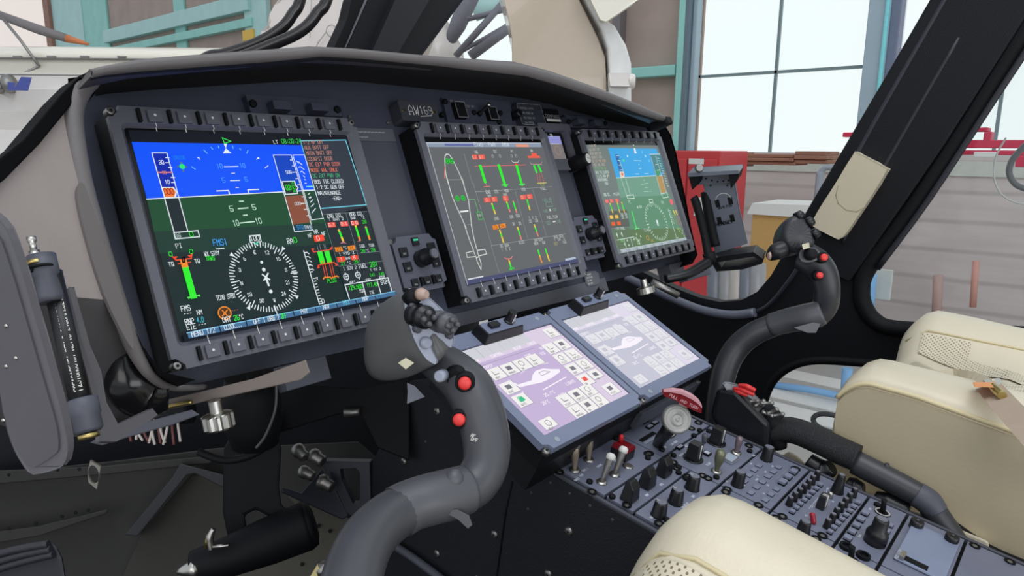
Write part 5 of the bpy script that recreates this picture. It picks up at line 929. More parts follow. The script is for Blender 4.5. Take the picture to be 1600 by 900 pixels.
# ================================================================== touch screens
BT = pm('touch_bezel_grey', (116, 124, 148), .34, bump=(800, .12))
root = thing('pedestal_housing', FT.sub(.2, -.08, -.04), 'black pedestal housing under the two touch screens', 'housing')
m = MB(FT, BLK); m.box((-.010, -.166, -.034), (.400, .022, -.008)); m.build('touch_tray', root, bevel=.001)
m = MB(FT, SATB); m.box((-.004, -.165, -.075), (.395, .02, -.034)); m.m(DGREY); m.box((.215, -.172, -.060), (.392, -.164, -.030)); m.m(DSTEEL); m.lathe((.385, -.168, -.030), (0, 0, 1), [(.004, 0), (.003, .001)]); m.build('lower_box', root, bevel=.001)
def touch(k, label):
    F = FT.sub(k * .2094, 0, 0); root = thing('touch_screen', F, label, 'touch screen', 'touch control screens')
    x0, x1, y0, y1 = -.0142, .1955, -.170, .0262; n = .010
    x1 = .1938 if k == 0 else .1945
    x0 = -.0142 if k == 0 else -.0125
    o_ = [(x0 + n, y0), (x1 - n, y0), (x1 - n * .8, y0 + n * .7), (x1, y0 + n), (x1, y1 - n), (x1 - n * .8, y1 - n * .7), (x1 - n, y1), (x0 + n, y1), (x0 + n * .8, y1 - n * .7), (x0, y1 - n), (x0, y0 + n), (x0 + n * .8, y0 + n * .7)]
    m = MB(F, BT); m.prism(o_, -.008, .002, holes=[[(-.001, -.151), (.184, -.151), (.184, .001), (-.001, .001)]]); m.build('bezel', root, bevel=.0006)
    m = MB(F, GLASSB); m.box((-.003, -.153, -.006), (.186, .003, -.0005)); s_ = m.build('screen', root)
    for x, y in ((x0 + .004, y0 + .004), (x1 - .004, y0 + .004), (x0 + .004, y1 - .004), (x1 - .004, y1 - .004)):
        m = MB(F, DSTEEL); m.lathe((x, y, -.008), (0, 0, 1), [(.0045, 0), (.0045, .005), (.003, .006)], n=16); m.m(BLK); m.circ((x, y), .0018, z=-.0018, n=6); m.build('mounting_screw', root)
    for x, y in ((.010, -.162), (.168, .016)): m = MB(F, pm('oval_stud', (150, 158, 170), .3)); m.lathe((x, y, .002), (0, 0, 1), [(.004, 0), (.0035, .0008)], n=14); m.build('sensor_stud', root)
    # dimmer unit on top edge
    m = MB(F, SATB); bx = .040; m.loft([[(bx, -.004, .002), (bx + .078, -.004, .002), (bx + .078, .024, .002), (bx, .024, .002)], [(bx + .004, -.001, .017), (bx + .072, -.001, .017), (bx + .072, .021, .017), (bx + .004, .021, .017)]], smooth=False); d_ = m.build('dimmer_unit', root, bevel=.001)
    m = MB(F, BT); m.box((bx + .005, .0, .017), (bx + .071, .020, .018)); m.build('dimmer_face', root, bevel=.0004)
    m = MB(F, SATB); m.box((bx + .014, .006, .018), (bx + .031, .015, .023)); m.build('rocker_key', root, bevel=.001)
    m = MB(F, SATB); m.lathe((bx + .053, .011, .018), (0, 0, 1), [(.0075, 0), (.0075, .002), (.006, .003), (.006, .017)], n=8, smooth=False); m.m(WHT); m.box((bx + .0525, .004, .018), (bx + .0535, .0065, .034)); m.build('dimmer_knob', root, bevel=.0006)
    # picture on the screen; the wash of bright reflections is in its colours
    if k == 0: B0, B1, BTN, TXT, LN = em(196, 178, 214), em(218, 204, 226), em(240, 238, 236), em(120, 118, 130), em(160, 150, 175)
    else: B0, B1, BTN, TXT, LN = em(196, 196, 212), em(222, 216, 232), em(226, 226, 232), em(196, 196, 206), em(180, 180, 194)
    W, H = .183, .150
    m = MB(F, B0); q = lambda u, v: (u * W, -v * H); m.fill([q(0, 1), q(1, 1), q(1, 0), q(0, 0)], 0); m.m(B1)
    m.fill([q(0, .17), q(1, .17), q(1, 0), q(0, 0)], .00004); m.fill([q(.70, 1), q(1, 1), q(1, .17), q(.70, .17)], .00004)
    m.m(em(205, 206, 214)); m.fill([q(0, .13), q(.66, .13), q(.66, 0), q(0, 0)], .00006); m.m(LN); m.line([q(.14, 0), q(.14, .13)], .0006, .00009); m.line([q(0, .20), q(.62, .20)], .0008, .00009)
    for u in (.25, .36, .47): m.line([q(u, .02), q(u, .12)], .0003, .00009)
    WX2 = em(246, 240, 250)
    m.m(WX2)
    for t, u, v in (('HOME', .02, .155), ('CONTROL', .20, .155), ('SETUP', .44, .155), ('CABIN', .60, .155), ('COCKPIT', .03, .245), ('ECS', .62, .30), ('LIGHTS', .56, .68), ('TEMP', .47, .27)): m.text(t, q(u, v), .0042, .0001, w=.0007)
    m.text('20.1^C', q(.30, .70), .0045, .0001, w=.0007); m.text('26^C', q(.22, .76), .0045, .0001, w=.0007); m.text('AUTO', q(.40, .76), .0045, .0001, w=.0007); m.text('SOURCE', q(.66, .24), .0038, .0001, w=.0006)
    # helicopter pictogram
    hp = [(.14, .43), (.165, .44), (.185, .495), (.32, .505), (.37, .46), (.43, .43), (.51, .435), (.57, .47), (.64, .50), (.62, .53), (.50, .555), (.38, .56), (.30, .545), (.18, .525)]
    m.fill([q(u - .0, v) for u, v in hp[::-1]], .0001); m.line([q(.30, .40), q(.44, .37), q(.60, .40)], .0009, .0001); m.line([q(.15, .42), q(.17, .58)], .0009, .0001); m.line([q(.34, .63), q(.62, .60)], .0016, .0001)
    m.m(TXT); m.line([q(.44, .46), q(.50, .46), q(.54, .49), q(.44, .50), q(.44, .46)], .0007, .00014)
    btns = [(.05 + i * .135, .26) for i in range(4)] + [(.04, .43), (.04, .58)] + [(.36 + i * .135, .74) for i in range(3)] + [(.36 + i * .135, .87) for i in range(3)] + [(.70 + i * .14, .20 + j * .145) for j in range(4) for i in range(2)] + [(.06, .87), (.86, .03), (.83, .82)]
    for i, (u, v) in enumerate(btns):
        bw, bh = (.125, .125) if i not in (19, 20) else (.12, .10)
        m.m(LN); m.fill([q(u - .004, v + bh + .006), q(u + bw + .006, v + bh + .006), q(u + bw + .006, v), q(u - .004, v)], .0001)
        m.m(BTN); m.fill([q(u, v + bh), q(u + bw, v + bh), q(u + bw, v), q(u, v)], .00014)
        c = TXT
        if k == 0 and i == 5: c = em(60, 190, 140)
        if k == 0 and i == 18: c = em(235, 90, 80)
        m.m(c)
        if i % 3 == 0: m.line([q(u + .04, v + .03), q(u + .04, v + .07), q(u + .08, v + .07)], .0012, .00018)
        elif i % 3 == 1: m.fill([q(u + .035, v + .075), q(u + .085, v + .075), q(u + .085, v + .03), q(u + .035, v + .03)], .00018)
        else: m.circ(q(u + .06, v + .05), .0042, .0009, .00018, n=14)
        if i in (5, 18): m.fill([q(u + .035, v + .08), q(u + .09, v + .075), q(u + .085, v + .03), q(u + .05, v + .03)], .00019)
        m.m(TXT); m.text(('HEAT', 'MANUAL', 'ON', 'FAN', 'VENT', 'AUTO', 'PILOT', 'COPILOT')[i % 8], q(u + .02, v + .115), .0030, .00018, w=.0005)
    m.build('screen_picture', s_)
touch(0, 'left touch screen, violet page of white buttons and helicopter outline')
touch(1, 'right touch screen, pale washed out page of white buttons')

# ================================================================== centre console
FWL = Fr((.372, 0, 0), (0, -1, 0), (0, 0, 1), (-1, 0, 0))
root = thing('centre_console', FC.sub(.14, -.2, -.1), 'long dark centre console body between the two seats', 'console')
a, b, c, d_ = [FC.w(p) for p in ((-.008, .085, -.004), (-.008, -.52, -.004), (.29, .085, -.004), (.29, -.52, -.004))]
m = MB(WORLDF, WALLB)
def zdrop(p, x=None): return np.array([p[0] if x is None else x, p[1], -.95])
ft0 = FT.w((.05, .01, -.06)); ft1 = FT.w((.05, -.165, -.06)); tl = onX(640, 596, .372)
poly = [tl, ft0 * [0, 1, 1] + np.array([.372, 0, 0]), ft1 * [0, 1, 1] + np.array([.372, 0, 0]), a, b, zdrop(b), np.array([.372, .13, -.95]), np.array([.372, .10, -.52])]
FWa = FWL
pl2 = [(-p[1], p[2]) for p in poly]; m = MB(FWL, WALLB); m.prism(pl2, -.004, .0); m.build('left_side_panel', root)
FWR2 = Fr((.676, 0, 0), (0, -1, 0), (0, 0, 1), (-1, 0, 0)); m = MB(FWR2, WALLB); m.prism(pl2, -.004, .0); m.build('right_side_panel', root)
m = MB(FC, BLK); m.box((-.010, -.52, -.03), (.292, .088, -.006)); m.build('equipment_rack', root)
m = MB(FC, DGREY)
for x in (-.009, .286): m.box((x, -.52, -.012), (x + .005, .088, -.001))
m.build('rack_rail', root, bevel=.0005)
for i, (px, py) in enumerate(((683, 643), (631, 721), (773, 835), (683, 865), (889, 830), (857, 897), (747, 905))):
    p = onX(px, py, .372); m = MB(WORLDF, DSTEEL); m.lathew(p, (-1, 0, 0), [(.0058, 0), (.0058, .001), (.0040, .0026), (.0018, .0028)], n=18); m.m(BLK); m.lathew(p - np.array([.0029, 0, 0]), (-1, 0, 0), [(.0014, 0), (.0014, .0002)], n=6); m.build('fastener', root)
for px, py in ((835, 745), (860, 754), (890, 771), (922, 790), (830, 770), (596, 640), (957, 812), (825, 795), (665, 690)):
    p = onX(px, py, .372); m = MB(WORLDF, DGREY); m.lathew(p, (-1, 0, 0), [(.002, 0), (.0014, .0008)], n=10); m.build('rivet', root)
m = MB(WORLDF, BLK); p = [onX(*q_, .371) for q_ in ((800, 752), (790, 800), (776, 900), (770, 960))]; m.tubew([q_ for q_ in p], .0012, n=6, sub=1); m.build('panel_seam', root)
m = MB(WORLDF, DGREY); m.tubew([onX(598, 842, .36), onX(640, 868, .36), onX(690, 905, .36), onX(720, 930, .36)], .006, n=8); m.build('edge_strip', root)
# --- modules.  v = distance back from the front seam
KEYC = pm('key_cap_grey', (128, 132, 152), .35); TXC = pm('console_legend', (225, 230, 240), .6)
def module(label, x0, x1, y0, y1, cat='panel'):
    F = FC.sub(x0, y0, 0); root = thing('console_module', F, label, cat, 'centre console modules')
    w, h = x1 - x0, y1 - y0; m = MB(F, CONS); m.box((.0012, .0012, -.005), (w - .0012, h - .0012, 0)); m.build('face_plate', root, bevel=.0006)
    return F, root, w, h
def dzus(F, root, pts):
    for x, y in pts:
        m = MB(F, BLK); m.lathe((x, y, 0), (0, 0, 1), [(.0058, 0), (.0058, .0015), (.0042, .0015), (.0042, .0006)], n=16, smooth=False); m.m(DSTEEL); m.lathe((x, y, .0004), (0, 0, 1), [(.0030, 0), (.0026, .0008)], n=12); m.build('quarter_turn_fastener', root)
def bolts(F, root, pts):
    for x, y in pts: m = MB(F, BLK); m.lathe((x, y, 0), (0, 0, 1), [(.0040, 0), (.0040, .0030), (.0025, .0042)], n=12); m.build('black_screw', root)
def legend(F, root, items, w=.0006, h=.0030):
    m = MB(F, TXC)
    for t, x, y in items: m.text(t, (x, y), h, .0002, w=w)
    m.build('legend', root)
def toggle(F, root, x, y, tilt=(.0, .35), L=.030, r=.0044, mat=None, tip=None, ring=True):
    d = unit((tilt[0], tilt[1], 1)); mat = mat or SBRK; m = MB(F, STEEL)
    if ring: m.lathe((x, y, 0), (0, 0, 1), [(.0072, 0), (.0072, .0012), (.0058, .0026), (.004, .003)], n=20)
    m.m(mat); m.lathe((x, y, 0), tuple(d), [(.0028, 0), (.0032, L * .2), (r, L * .55), (r * 1.08, L * .85), (r * .8, L * .97), (r * .3, L)], n=16)
    if tip: m.m(tip); e = np.array([x, y, 0]) + d * L * .93; m.lathe(tuple(e), tuple(d), [(r * .9, -.004), (r * 1.35, -.001), (r * 1.3, .003), (r * .7, .0055)], n=18)
    m.build('toggle_switch', root)
def knob(F, root, x, y, r=.0075, h=.016, taper=.85, white=True, facets=16, name='rotary_knob'):
    m = MB(F, SATB); m.lathe((x, y, 0), (0, 0, 1), [(r * 1.1, 0), (r, .002), (r * taper, h * .9), (r * taper * .85, h)], n=facets, smooth=facets > 12); m.m(pm('knob_top', (112, 114, 126), .4)); m.circ((x, y), r * taper * .78, z=h + .0002, n=18)
    if white: m.m(WHT); m.line([(x, y + r * .3), (x, y + r * .75)], .0008, h + .0003)
    m.build(name, root)
def chisel(F, root, x, y, s=.010, h=.026):
    m = MB(F, SATB); m.loft([[(x - s, y - s * .8, .001), (x + s, y - s * .8, .001), (x + s, y + s * .8, .001), (x - s, y + s * .8, .001)], [(x - s * .8, y - s * .7, h * .7), (x + s * .8, y - s * .7, h * .7), (x + s * .8, y + s * .6, h * .7), (x - s * .8, y + s * .6, h * .7)], [(x - s * .7, y - s * .1, h), (x + s * .7, y - s * .1, h), (x + s * .7, y + s * .5, h * .96), (x - s * .7, y + s * .5, h * .96)]], smooth=False)
    m.build('rotary_knob', root, bevel=.0012)
# front left: guarded switch panel
F, root, w, h = module('console module with five metal toggle switches and a red guard, front left', 0, CW, .0015, .0815)
q = lambda px, py: (FC.at(px, py)[0] - 0, FC.at(px, py)[1] - .0015)
toggle(F, root, *q(898, 735), tilt=(.1, .25), L=.034, r=.0052, mat=pm('switch_tan', (160, 148, 134), .35, metal=.6), tip=STEEL)
toggle(F, root, *q(920, 719), tilt=(.1, .25), L=.034, r=.0052, mat=pm('switch_tan', (160, 148, 134), .35, metal=.6), tip=STEEL)
toggle(F, root, *q(940, 754), tilt=(.62, .12), L=.034, mat=pm('switch_grey', (110, 108, 106), .4, metal=.4), tip=WHT)
toggle(F, root, *q(960, 742), tilt=(.62, .12), L=.034, mat=pm('switch_grey', (110, 108, 106), .4, metal=.4), tip=WHT)
x, y = q(968, 715); m = MB(F, SATB); m.box((x - .006, y - .012, 0), (x + .016, y + .012, .012)); m.m(DRED); m.loft([[(x - .006, y - .012, .012), (x + .018, y - .012, .012), (x + .018, y + .012, .012), (x - .006, y + .012, .012)], [(x - .004, y - .010, .020), (x + .018, y - .010, .016), (x + .018, y + .010, .016), (x - .004, y + .010, .020)]], smooth=False); m.build('switch_guard', root, bevel=.001, label='dark red flip guard')
m = MB(F, RED); m.lathe((x + .005, y + .005, .018), (0, .1, 1), [(.002, 0), (.0032, .006), (.003, .010), (.001, .012)]); m.build('guarded_switch', root)
m = MB(F, STEEL); x, y = q(981, 729); m.lathe((x, y, 0), (0, 0, 1), [(.0072, 0), (.0072, .0012), (.0055, .0022)], n=20); m.build('switch_collar', root)
dzus(F, root, [q(874, 738), q(925, 769), q(966, 683), q(1012, 710)]); bolts(F, root, [q(921, 754), q(1012, 717), (.125, .065)])
legend(F, root, [('OFF', *q(878, 722)), ('PWR', *q(908, 745)), ('ENG 1', *q(912, 737)), ('OFF', *q(962, 722)), ('CRANK', *q(934, 731)), ('BATT', *q(900, 752)), ('ON', *q(925, 724))])
# front right: landing gear panel
F, root, w, h = module('console module carrying the landing gear lever, front right', CW, 2 * CW, .0015, .0815)
q = lambda px, py: (FC.at(px, py)[0] - CW, FC.at(px, py)[1] - .0015)
for px, py in ((1006, 660), (1015, 668), (1023, 662), (1062, 700), (1058, 640)):
    x, y = q(px, py); m = MB(F, BLK); m.box((x - .007, y - .0035, 0), (x + .007, y + .0035, .0028)); m.m(pm('lens_grey', (150, 155, 170), .25)); m.box((x - .0055, y - .0024, .0028), (x + .0055, y + .0024, .0032)); m.build('indicator_lamp', root)
x, y = q(1008, 683); x2, y2 = q(1022, 691); m = MB(F, BLK); m.box((x - .016, y - .005, .0), (x + .022, y + .001, .0012)); m.m(pm('lens_grey', (150, 155, 170), .25)); m.box((x - .018, y - .012, .0), (x + .016, y - .008, .0016)); m.build('lever_slot', root)
dzus(F, root, [q(968, 681), q(1015, 709), q(1091, 661), q(1080, 670)]); bolts(F, root, [q(1034, 704), q(1084, 682), q(1093, 674), q(952, 684), q(972, 672), q(1030, 640)])
legend(F, root, [('UP', *q(1040, 700)), ('DOWN', *q(990, 668)), ('LDG GEAR', *q(1050, 696))])
# landing gear lever
kp = FC.wat(1058, 655, .062); ax = unit(unit(CAM - kp) + np.array([.25, -.1, -.05]))
root = thing('landing_gear_lever', FC.sub(*FC.at(1030, 697), 0), 'landing gear lever with large round steel wheel knob', 'lever')
m = MB(WORLDF, SATB); b0 = FC.wat(1028, 695, .0); m.tubew([b0, FC.wat(1034, 684, .02), FC.wat(1044, 672, .045), kp - ax * .014], [.0075, .0085, .009, .009], n=12); m.build('lever_arm', root)
m = MB(WORLDF, pm('gear_wheel_grey', (150, 150, 146), .5, metal=.55)); m.lathew(kp - ax * .010, ax, [(.011, -.004), (.0172, -.002), (.0188, .002), (.0188, .010), (.0172, .0128), (.0150, .0130), (.0146, .0125), (.0085, .0125), (.0080, .0131), (.0070, .0131), (.0066, .0125), (.0022, .0125), (.0018, .0132)], n=40); m.build('wheel_knob', root)
m = MB(WORLDF, DSTEEL); m.lathew(kp - ax * .018 + np.array([-.012, 0, -.012]), ax, [(.008, -.004), (.011, 0), (.008, .006)], n=16); m.build('lock_button', root)
# fire / brake pull handle
root = thing('pull_handle', D(1066, 628, .86), 'dark red curved pull handle reading PULL AND TURN', 'handle')
dp = .88; top = [(1038, 614), (1050, 611), (1064, 613), (1080, 620), (1091, 629), (1097, 637)]
FH = frame3(D(1066, 632, dp), D(1095, 645, dp) - D(1040, 617, dp), FC.z)
if np.dot(FH.z, CAM - FH.o) < 0: FH = Fr(FH.o, -FH.x, FH.y, -FH.z)
hp_ = [FH.at(*p) for p in ((1035, 613), (1050, 611), (1066, 614), (1082, 622), (1092, 630), (1097, 638), (1096, 645), (1088, 643), (1070, 634), (1052, 624), (1038, 619))]
m = MB(FH, DRED); m.prism(hp_, -.010, 0); m.build('grip', root, bevel=.0015)
m = MB(FH, pm('pale_pink_top', (205, 150, 158), .4)); m.prism([FH.at(*p) for p in ((1037, 612), (1050, 609.5), (1066, 611.5), (1082, 619), (1092, 627), (1097, 635), (1096.5, 637), (1090, 630), (1080, 623), (1064, 615.5), (1048, 612.5))], -.008, .0008); m.build('top_face', root)
a = FH.at(1045, 619); b = FH.at(1088, 641); m = MB(FH, pm('pink_letters', (230, 180, 185), .5)); m.text('PULL AND TURN', (a[0], a[1] + .0005), .0036, .0005, b=(b[0], b[1] + .0015), w=.0005); m.build('lettering', root)
m = MB(WORLDF, DRED); m.tubew([D(1068, 632, .90), D(1066, 645, .915), D(1060, 662, .93)], .006, n=10, sub=1); m.build('stem', root)
# second and third rows, left column
F, root, w, h = module('console module with three tall black chisel knobs, second row left', 0, CW, -.0380, .0005)
for px, py in ((984, 781), (1011, 760), (1037, 742)): x, y = FC.at(px, py); chisel(F, root, x, y + .0390)
dzus(F, root, [(.0045, .012), (.130, .030)]); bolts(F, root, [(.004, .032), (.131, .012)]); legend(F, root, [('VHF', .04, .006), ('VOX', .075, .006), ('ISOL', .035, .031)])
F, root, w, h = module('console module with three short round black knobs, third row left', 0, CW, -.0785, -.0385)
for px, py in ((1029, 805), (1055, 785), (1081, 763)): x, y = FC.at(px, py); knob(F, root, x, y + .0785, r=.0088, h=.018)
dzus(F, root, [(.0045, .010), (.122, .035)]); bolts(F, root, [(.016, .006), (.115, .034)]); legend(F, root, [('BRT', .006, .02), ('DISPLAY', .055, .006), ('DIM', .035, .028), ('OFF', .085, .008), ('INST', .105, .022)])
# right column row 2
F, root, w, h = module('console module with two pointer knobs and clear guarded switch, second row right', CW, 2 * CW, -.0785, .0005)
q = lambda px, py, z=0: (FC.at(px, py, z)[0] - CW, FC.at(px, py, z)[1] + .0785)
def pointer(x, y):
    m = MB(F, SATB); m.lathe((x, y, 0), (0, 0, 1), [(.0135, 0), (.0135, .0016), (.0115, .002)], n=26); m.m(pm('pointer_knob_black', (30, 30, 32), .35)); s = .0085
    m.loft([[(x - s, y - s, .002), (x + s, y - s, .002), (x + s, y + s, .002), (x - s, y + s, .002)], [(x - s * .9, y - s * .8, .024), (x + s * .9, y - s * .8, .024), (x + s * .9, y + s * .9, .024), (x - s * .9, y + s * .9, .024)]], smooth=False); m.m(WHT); m.box((x - .0007, y - s * 1.03, .003), (x + .0007, y - s * .8, .0235)); m.build('pointer_knob', root, bevel=.0008)
pointer(*q(1083, 717)); pointer(*q(1119, 692))
toggle(F, root, *q(1100, 692), tilt=(0, .1), L=.014, r=.0040, mat=DGREY, ring=False); toggle(F, root, *q(1119, 737), tilt=(0, .0), L=.032, r=.0062, mat=pm('switch_olive', (120, 122, 98), .4, metal=.5)); toggle(F, root, *q(1150, 708), tilt=(0, .0), L=.026, r=.0046, mat=pm('switch_mauve', (128, 114, 118), .4, metal=.5))
x, y = q(1102, 710); 
m = MB(F, BLK); x, y = q(1104, 710); m.box((x - .005, y - .005, 0), (x + .005, y + .005, .003)); m.m(pm('lens_white', (190, 192, 205), .3)); m.box((x - .0035, y - .0035, .003), (x + .0035, y + .0035, .0034)); m.build('square_button', root)
m = MB(F, pm('clear_guard', (165, 176, 190), .15)); P = [q(*p) for p in ((1127, 718), (1143, 727), (1153, 719), (1138, 710))]; m.prism(P, 0, .004); m.m(STEEL); m.line(P[0:3], .0016, .0042); m.build('clear_switch_guard', root, bevel=.001)
dzus(F, root, [q(1052, 723), q(1057, 732), q(1106, 748), q(1170, 697), q(1098, 744)]); bolts(F, root, [q(1052, 713), q(1060, 740), q(1119, 747), q(1171, 706), q(1107, 675)]); legend(F, root, [('HOVER', .02, .065), ('ALT', .05, .072), ('STBY', .065, .02), ('NORM', .10, .02), ('TEST', .10, .060), ('FLOAT', .03, .03)])
# keypad module
F, root, w, h = module('console keypad module with rows of square keys and two round knobs', CW, 2 * CW, -.1450, -.0795, 'keypad')
q = lambda px, py, z=0: (FC.at(px, py, z)[0] - CW, FC.at(px, py, z)[1] + .1450)
m0 = None
def key(F, root, x, y, a=.0050, b=.0038, h=.0014, mat=None):
    m = MB(F, BLK); m.box((x - a, y - b, 0), (x + a, y + b, h * .4)); m.m(mat or KEYC); m.box((x - a * .9, y - b * .88, h * .4), (x + a * .9, y + b * .88, h)); m.build('key', root)
kl = L(1120, 680, .125)
for X, Y in ((525, 385), (465, 440), (400, 505), (345, 580), (770, 405), (705, 462), (640, 520), (570, 590), (495, 655), (425, 725), (745, 680), (675, 745), (605, 815)): key(F, root, *q(*kl(X, Y)))
for X, Y in ((955, 475), (885, 540), (820, 605)): key(F, root, *q(*kl(X, Y)), a=.0062, b=.0045, h=.005)
knob(F, root, *q(*kl(255, 625)), r=.0078, h=.020, taper=.92, white=False); knob(F, root, *q(*kl(615, 305)), r=.0078, h=.020, taper=.92, white=False)
m = MB(F, GRYT)
m.line([q(*kl(740, 555)), q(*kl(885, 425))], .0006, .0003); m.line([q(*kl(930, 640)), q(*kl(1040, 520))], .0006, .0003); m.build('legend_bar', root)
legend(F, root, [(t, *q(*kl(X, Y))) for t, X, Y in (('1', 380, 420), ('COM', 430, 370), ('2', 520, 520), ('NAV', 610, 470), ('ADF', 700, 400), ('XPDR', 500, 570), ('SQ', 590, 740), ('IDX', 640, 640), ('MSG', 340, 640), ('OFF', 130, 590), ('TUNE', 460, 270), ('MHZ', 650, 350))], w=.0004, h=.0022)
dzus(F, root, [q(*kl(110, 715)), q(*kl(130, 680)), q(*kl(520, 880)), q(*kl(980, 425))])
# audio module
kl = L(1200, 675, .25)
F, root, w, h = module('console audio module with two rows of small black volume knobs', CW, 2 * CW, -.2205, -.1460, 'audio panel')
q = lambda px, py, z=0: (FC.at(px, py, z)[0] - CW, FC.at(px, py, z)[1] + .2205)
for X, Y in ((300, 285), (272, 315), (245, 340), (218, 368), (190, 395), (160, 420), (130, 450)): knob(F, root, *q(*kl(X, Y + 8)), r=.0042, h=.012, white=False, name='volume_knob')
for X, Y in ((530, 395), (502, 425), (475, 455), (448, 485), (420, 520), (395, 555), (365, 590)): knob(F, root, *q(*kl(X, Y + 8)), r=.0042, h=.012, white=False, name='volume_knob')
for k_ in range(8): key(F, root, *q(*kl(325 - k_ * 25, 338 + k_ * 24)), a=.0036, b=.0030, h=.004)
for k_ in range(8): key(F, root, *q(*kl(560 - k_ * 25, 450 + k_ * 26)), a=.0036, b=.0030, h=.004)
knob(F, root, *q(*kl(430, 375)), r=.0078, h=.026, taper=.6, white=False); knob(F, root, *q(*kl(213, 640)), r=.0078, h=.018, taper=.8, white=False)
x, y = q(*kl(330, 470)); m = MB(F, pm('selector_dark', (34, 34, 38), .3)); m.loft([[(x - .008, y - .005, .001), (x + .008, y - .005, .001), (x + .008, y + .005, .001), (x - .008, y + .005, .001)], [(x - .007, y - .004, .018), (x + .007, y - .004, .018), (x + .007, y + .004, .018), (x - .007, y + .004, .018)]], smooth=False); m.m(WHT); m.box((x - .0022, y - .0052, .003), (x - .0012, y + .002, .0184)); m.box((x + .001, y - .0052, .003), (x + .002, y + .002, .0184)); m.build('selector_knob', root, bevel=.0006)
toggle(F, root, *q(*kl(285, 575)), tilt=(.3, .5), L=.013, r=.0032, mat=pm('crimson_tip', (150, 24, 44), .35), ring=False); toggle(F, root, *q(*kl(390, 412)), tilt=(.2, .3), L=.008, r=.003, mat=STEEL, ring=False)
m = MB(F, TXC)
for k_ in range(6): m.line([q(*kl(255 + k_ * 18, 480 - k_ * 5)), q(*kl(300 + k_ * 14, 425 - k_ * 14))], .0004, .0003)
m.build('legend_line', root)
legend(F, root, [('CALL', *q(*kl(375, 360))), ('ICS', *q(*kl(240, 530))), ('RX', *q(*kl(410, 440)))], w=.0004, h=.0022); dzus(F, root, [q(*kl(300, 670)), q(*kl(340, 650)), q(*kl(50, 540)), q(*kl(90, 530)), q(*kl(175, 232))])
# autopilot style module
F, root, w, h = module('console module with two columns of keys and a large stacked black knob', CW, 2 * CW, -.2665, -.2215, 'control panel')
q = lambda px, py, z=0: (FC.at(px, py, z)[0] - CW, FC.at(px, py, z)[1] + .2665)
for k_ in range(5): key(F, root, *q(*kl(605 - k_ * 27, 515 + k_ * 39)), a=.0050, b=.0042, h=.004)
for k_ in range(2): key(F, root, *q(*kl(765 - k_ * 20, 590 + k_ * 38)), a=.0042, b=.003, h=.003)
x, y = q(*kl(665, 690)); m = MB(F, SATB); m.lathe((x, y, 0), (0, 0, 1), [(.0120, 0), (.0122, .012), (.0105, .016), (.0085, .018), (.0080, .030), (.0070, .032)], n=26); m.m(pm('knob_top', (112, 114, 126), .4)); m.circ((x, y), .0060, z=.0323); m.build('stacked_knob', root)
for X, Y in ((715, 505), (515, 810)):
    x, y = q(*kl(X, Y)); m = MB(F, BLK); m.lathe((x, y, 0), (0, 0, 1), [(.0095, 0), (.0095, .0012), (.007, .0012)], n=22, smooth=False); m.m(WHT); m.circ((x, y), .0078, .0020, .0014); m.m(BLK); m.lathe((x, y, 0), (0, .15, 1), [(.0035, 0), (.0030, .014), (.0034, .018)], n=12); m.build('trim_switch', root)
for X, Y in ((488, 725), (592, 782)): 
    x, y = q(*kl(X, Y)); m = MB(F, BLK); m.lathe((x, y, 0), (0, 0, 1), [(.0075, 0), (.0075, .004), (.005, .004), (.005, .001)], n=18, smooth=False); m.build('cam_fastener', root)
legend(F, root, [('TRIM', *q(*kl(575, 660))), ('ALT', *q(*kl(640, 640))), ('TEST', *q(*kl(640, 490)))], w=.0004, h=.0022); bolts(F, root, [q(*kl(680, 460))])
# tray and blank panel
F, root, w, h = module('console stowage tray with T slot latch near the right bottom corner', CW, 2 * CW, -.3300, -.2675, 'tray')
q = lambda px, py, z=0: (FC.at(px, py, z)[0] - CW, FC.at(px, py, z)[1] + .3300)
TR = pm('tray_lid_paint', (132, 142, 166), .35)
m = MB(F, TR); m.prism([(.022, .004), (w - .02, .004), (w - .02, h - .008), (.022, h - .008)], 0, .004); m.build('tray_lid', root, bevel=.002)
x, y = q(*kl(905, 830)); m = MB(F, BLK); m.box((x - .006, y - .014, .004), (x + .004, y + .010, .0046)); m.m(STEEL); m.box((x - .008, y + .009, .004), (x + .006, y + .014, .008)); m.build('slot_latch', root)
m = MB(F, WHT); m.text('PULL LATCH', q(*kl(800, 815)), .003, .0044, w=.0004); m.build('legend', root)
for X, Y in ((920, 600), (1138, 695)): x, y = q(*kl(X, Y)); m = MB(F, SATB); m.lathe((x, y, 0), (0, 0, 1), [(.0075, 0), (.0075, .010), (.006, .011), (.0035, .011), (.003, .009)], n=20); m.build('thumb_screw', root)
F, root, w, h = module('plain blank console panel at the bottom right corner', CW, 2 * CW, -.46, -.3310, 'panel')
dzus(F, root, [(w - .006, .12), (w - .006, .085)])
for k_, (y0, y1) in enumerate(((-.145, -.0800), (-.2205, -.146), (-.2665, -.2215), (-.46, -.2675))):
    F, root, w, h = module('left column console module %s' % ('just behind the round knobs, mostly under the seat edge', 'beside the audio module, mostly hidden by the near seat', 'beside the stacked knob, hidden by the near seat', 'at the rear, hidden by the near seat')[k_], 0, CW, y0, y1)
    if k_ == 2: bolts(F, root, [(.12, .02)])
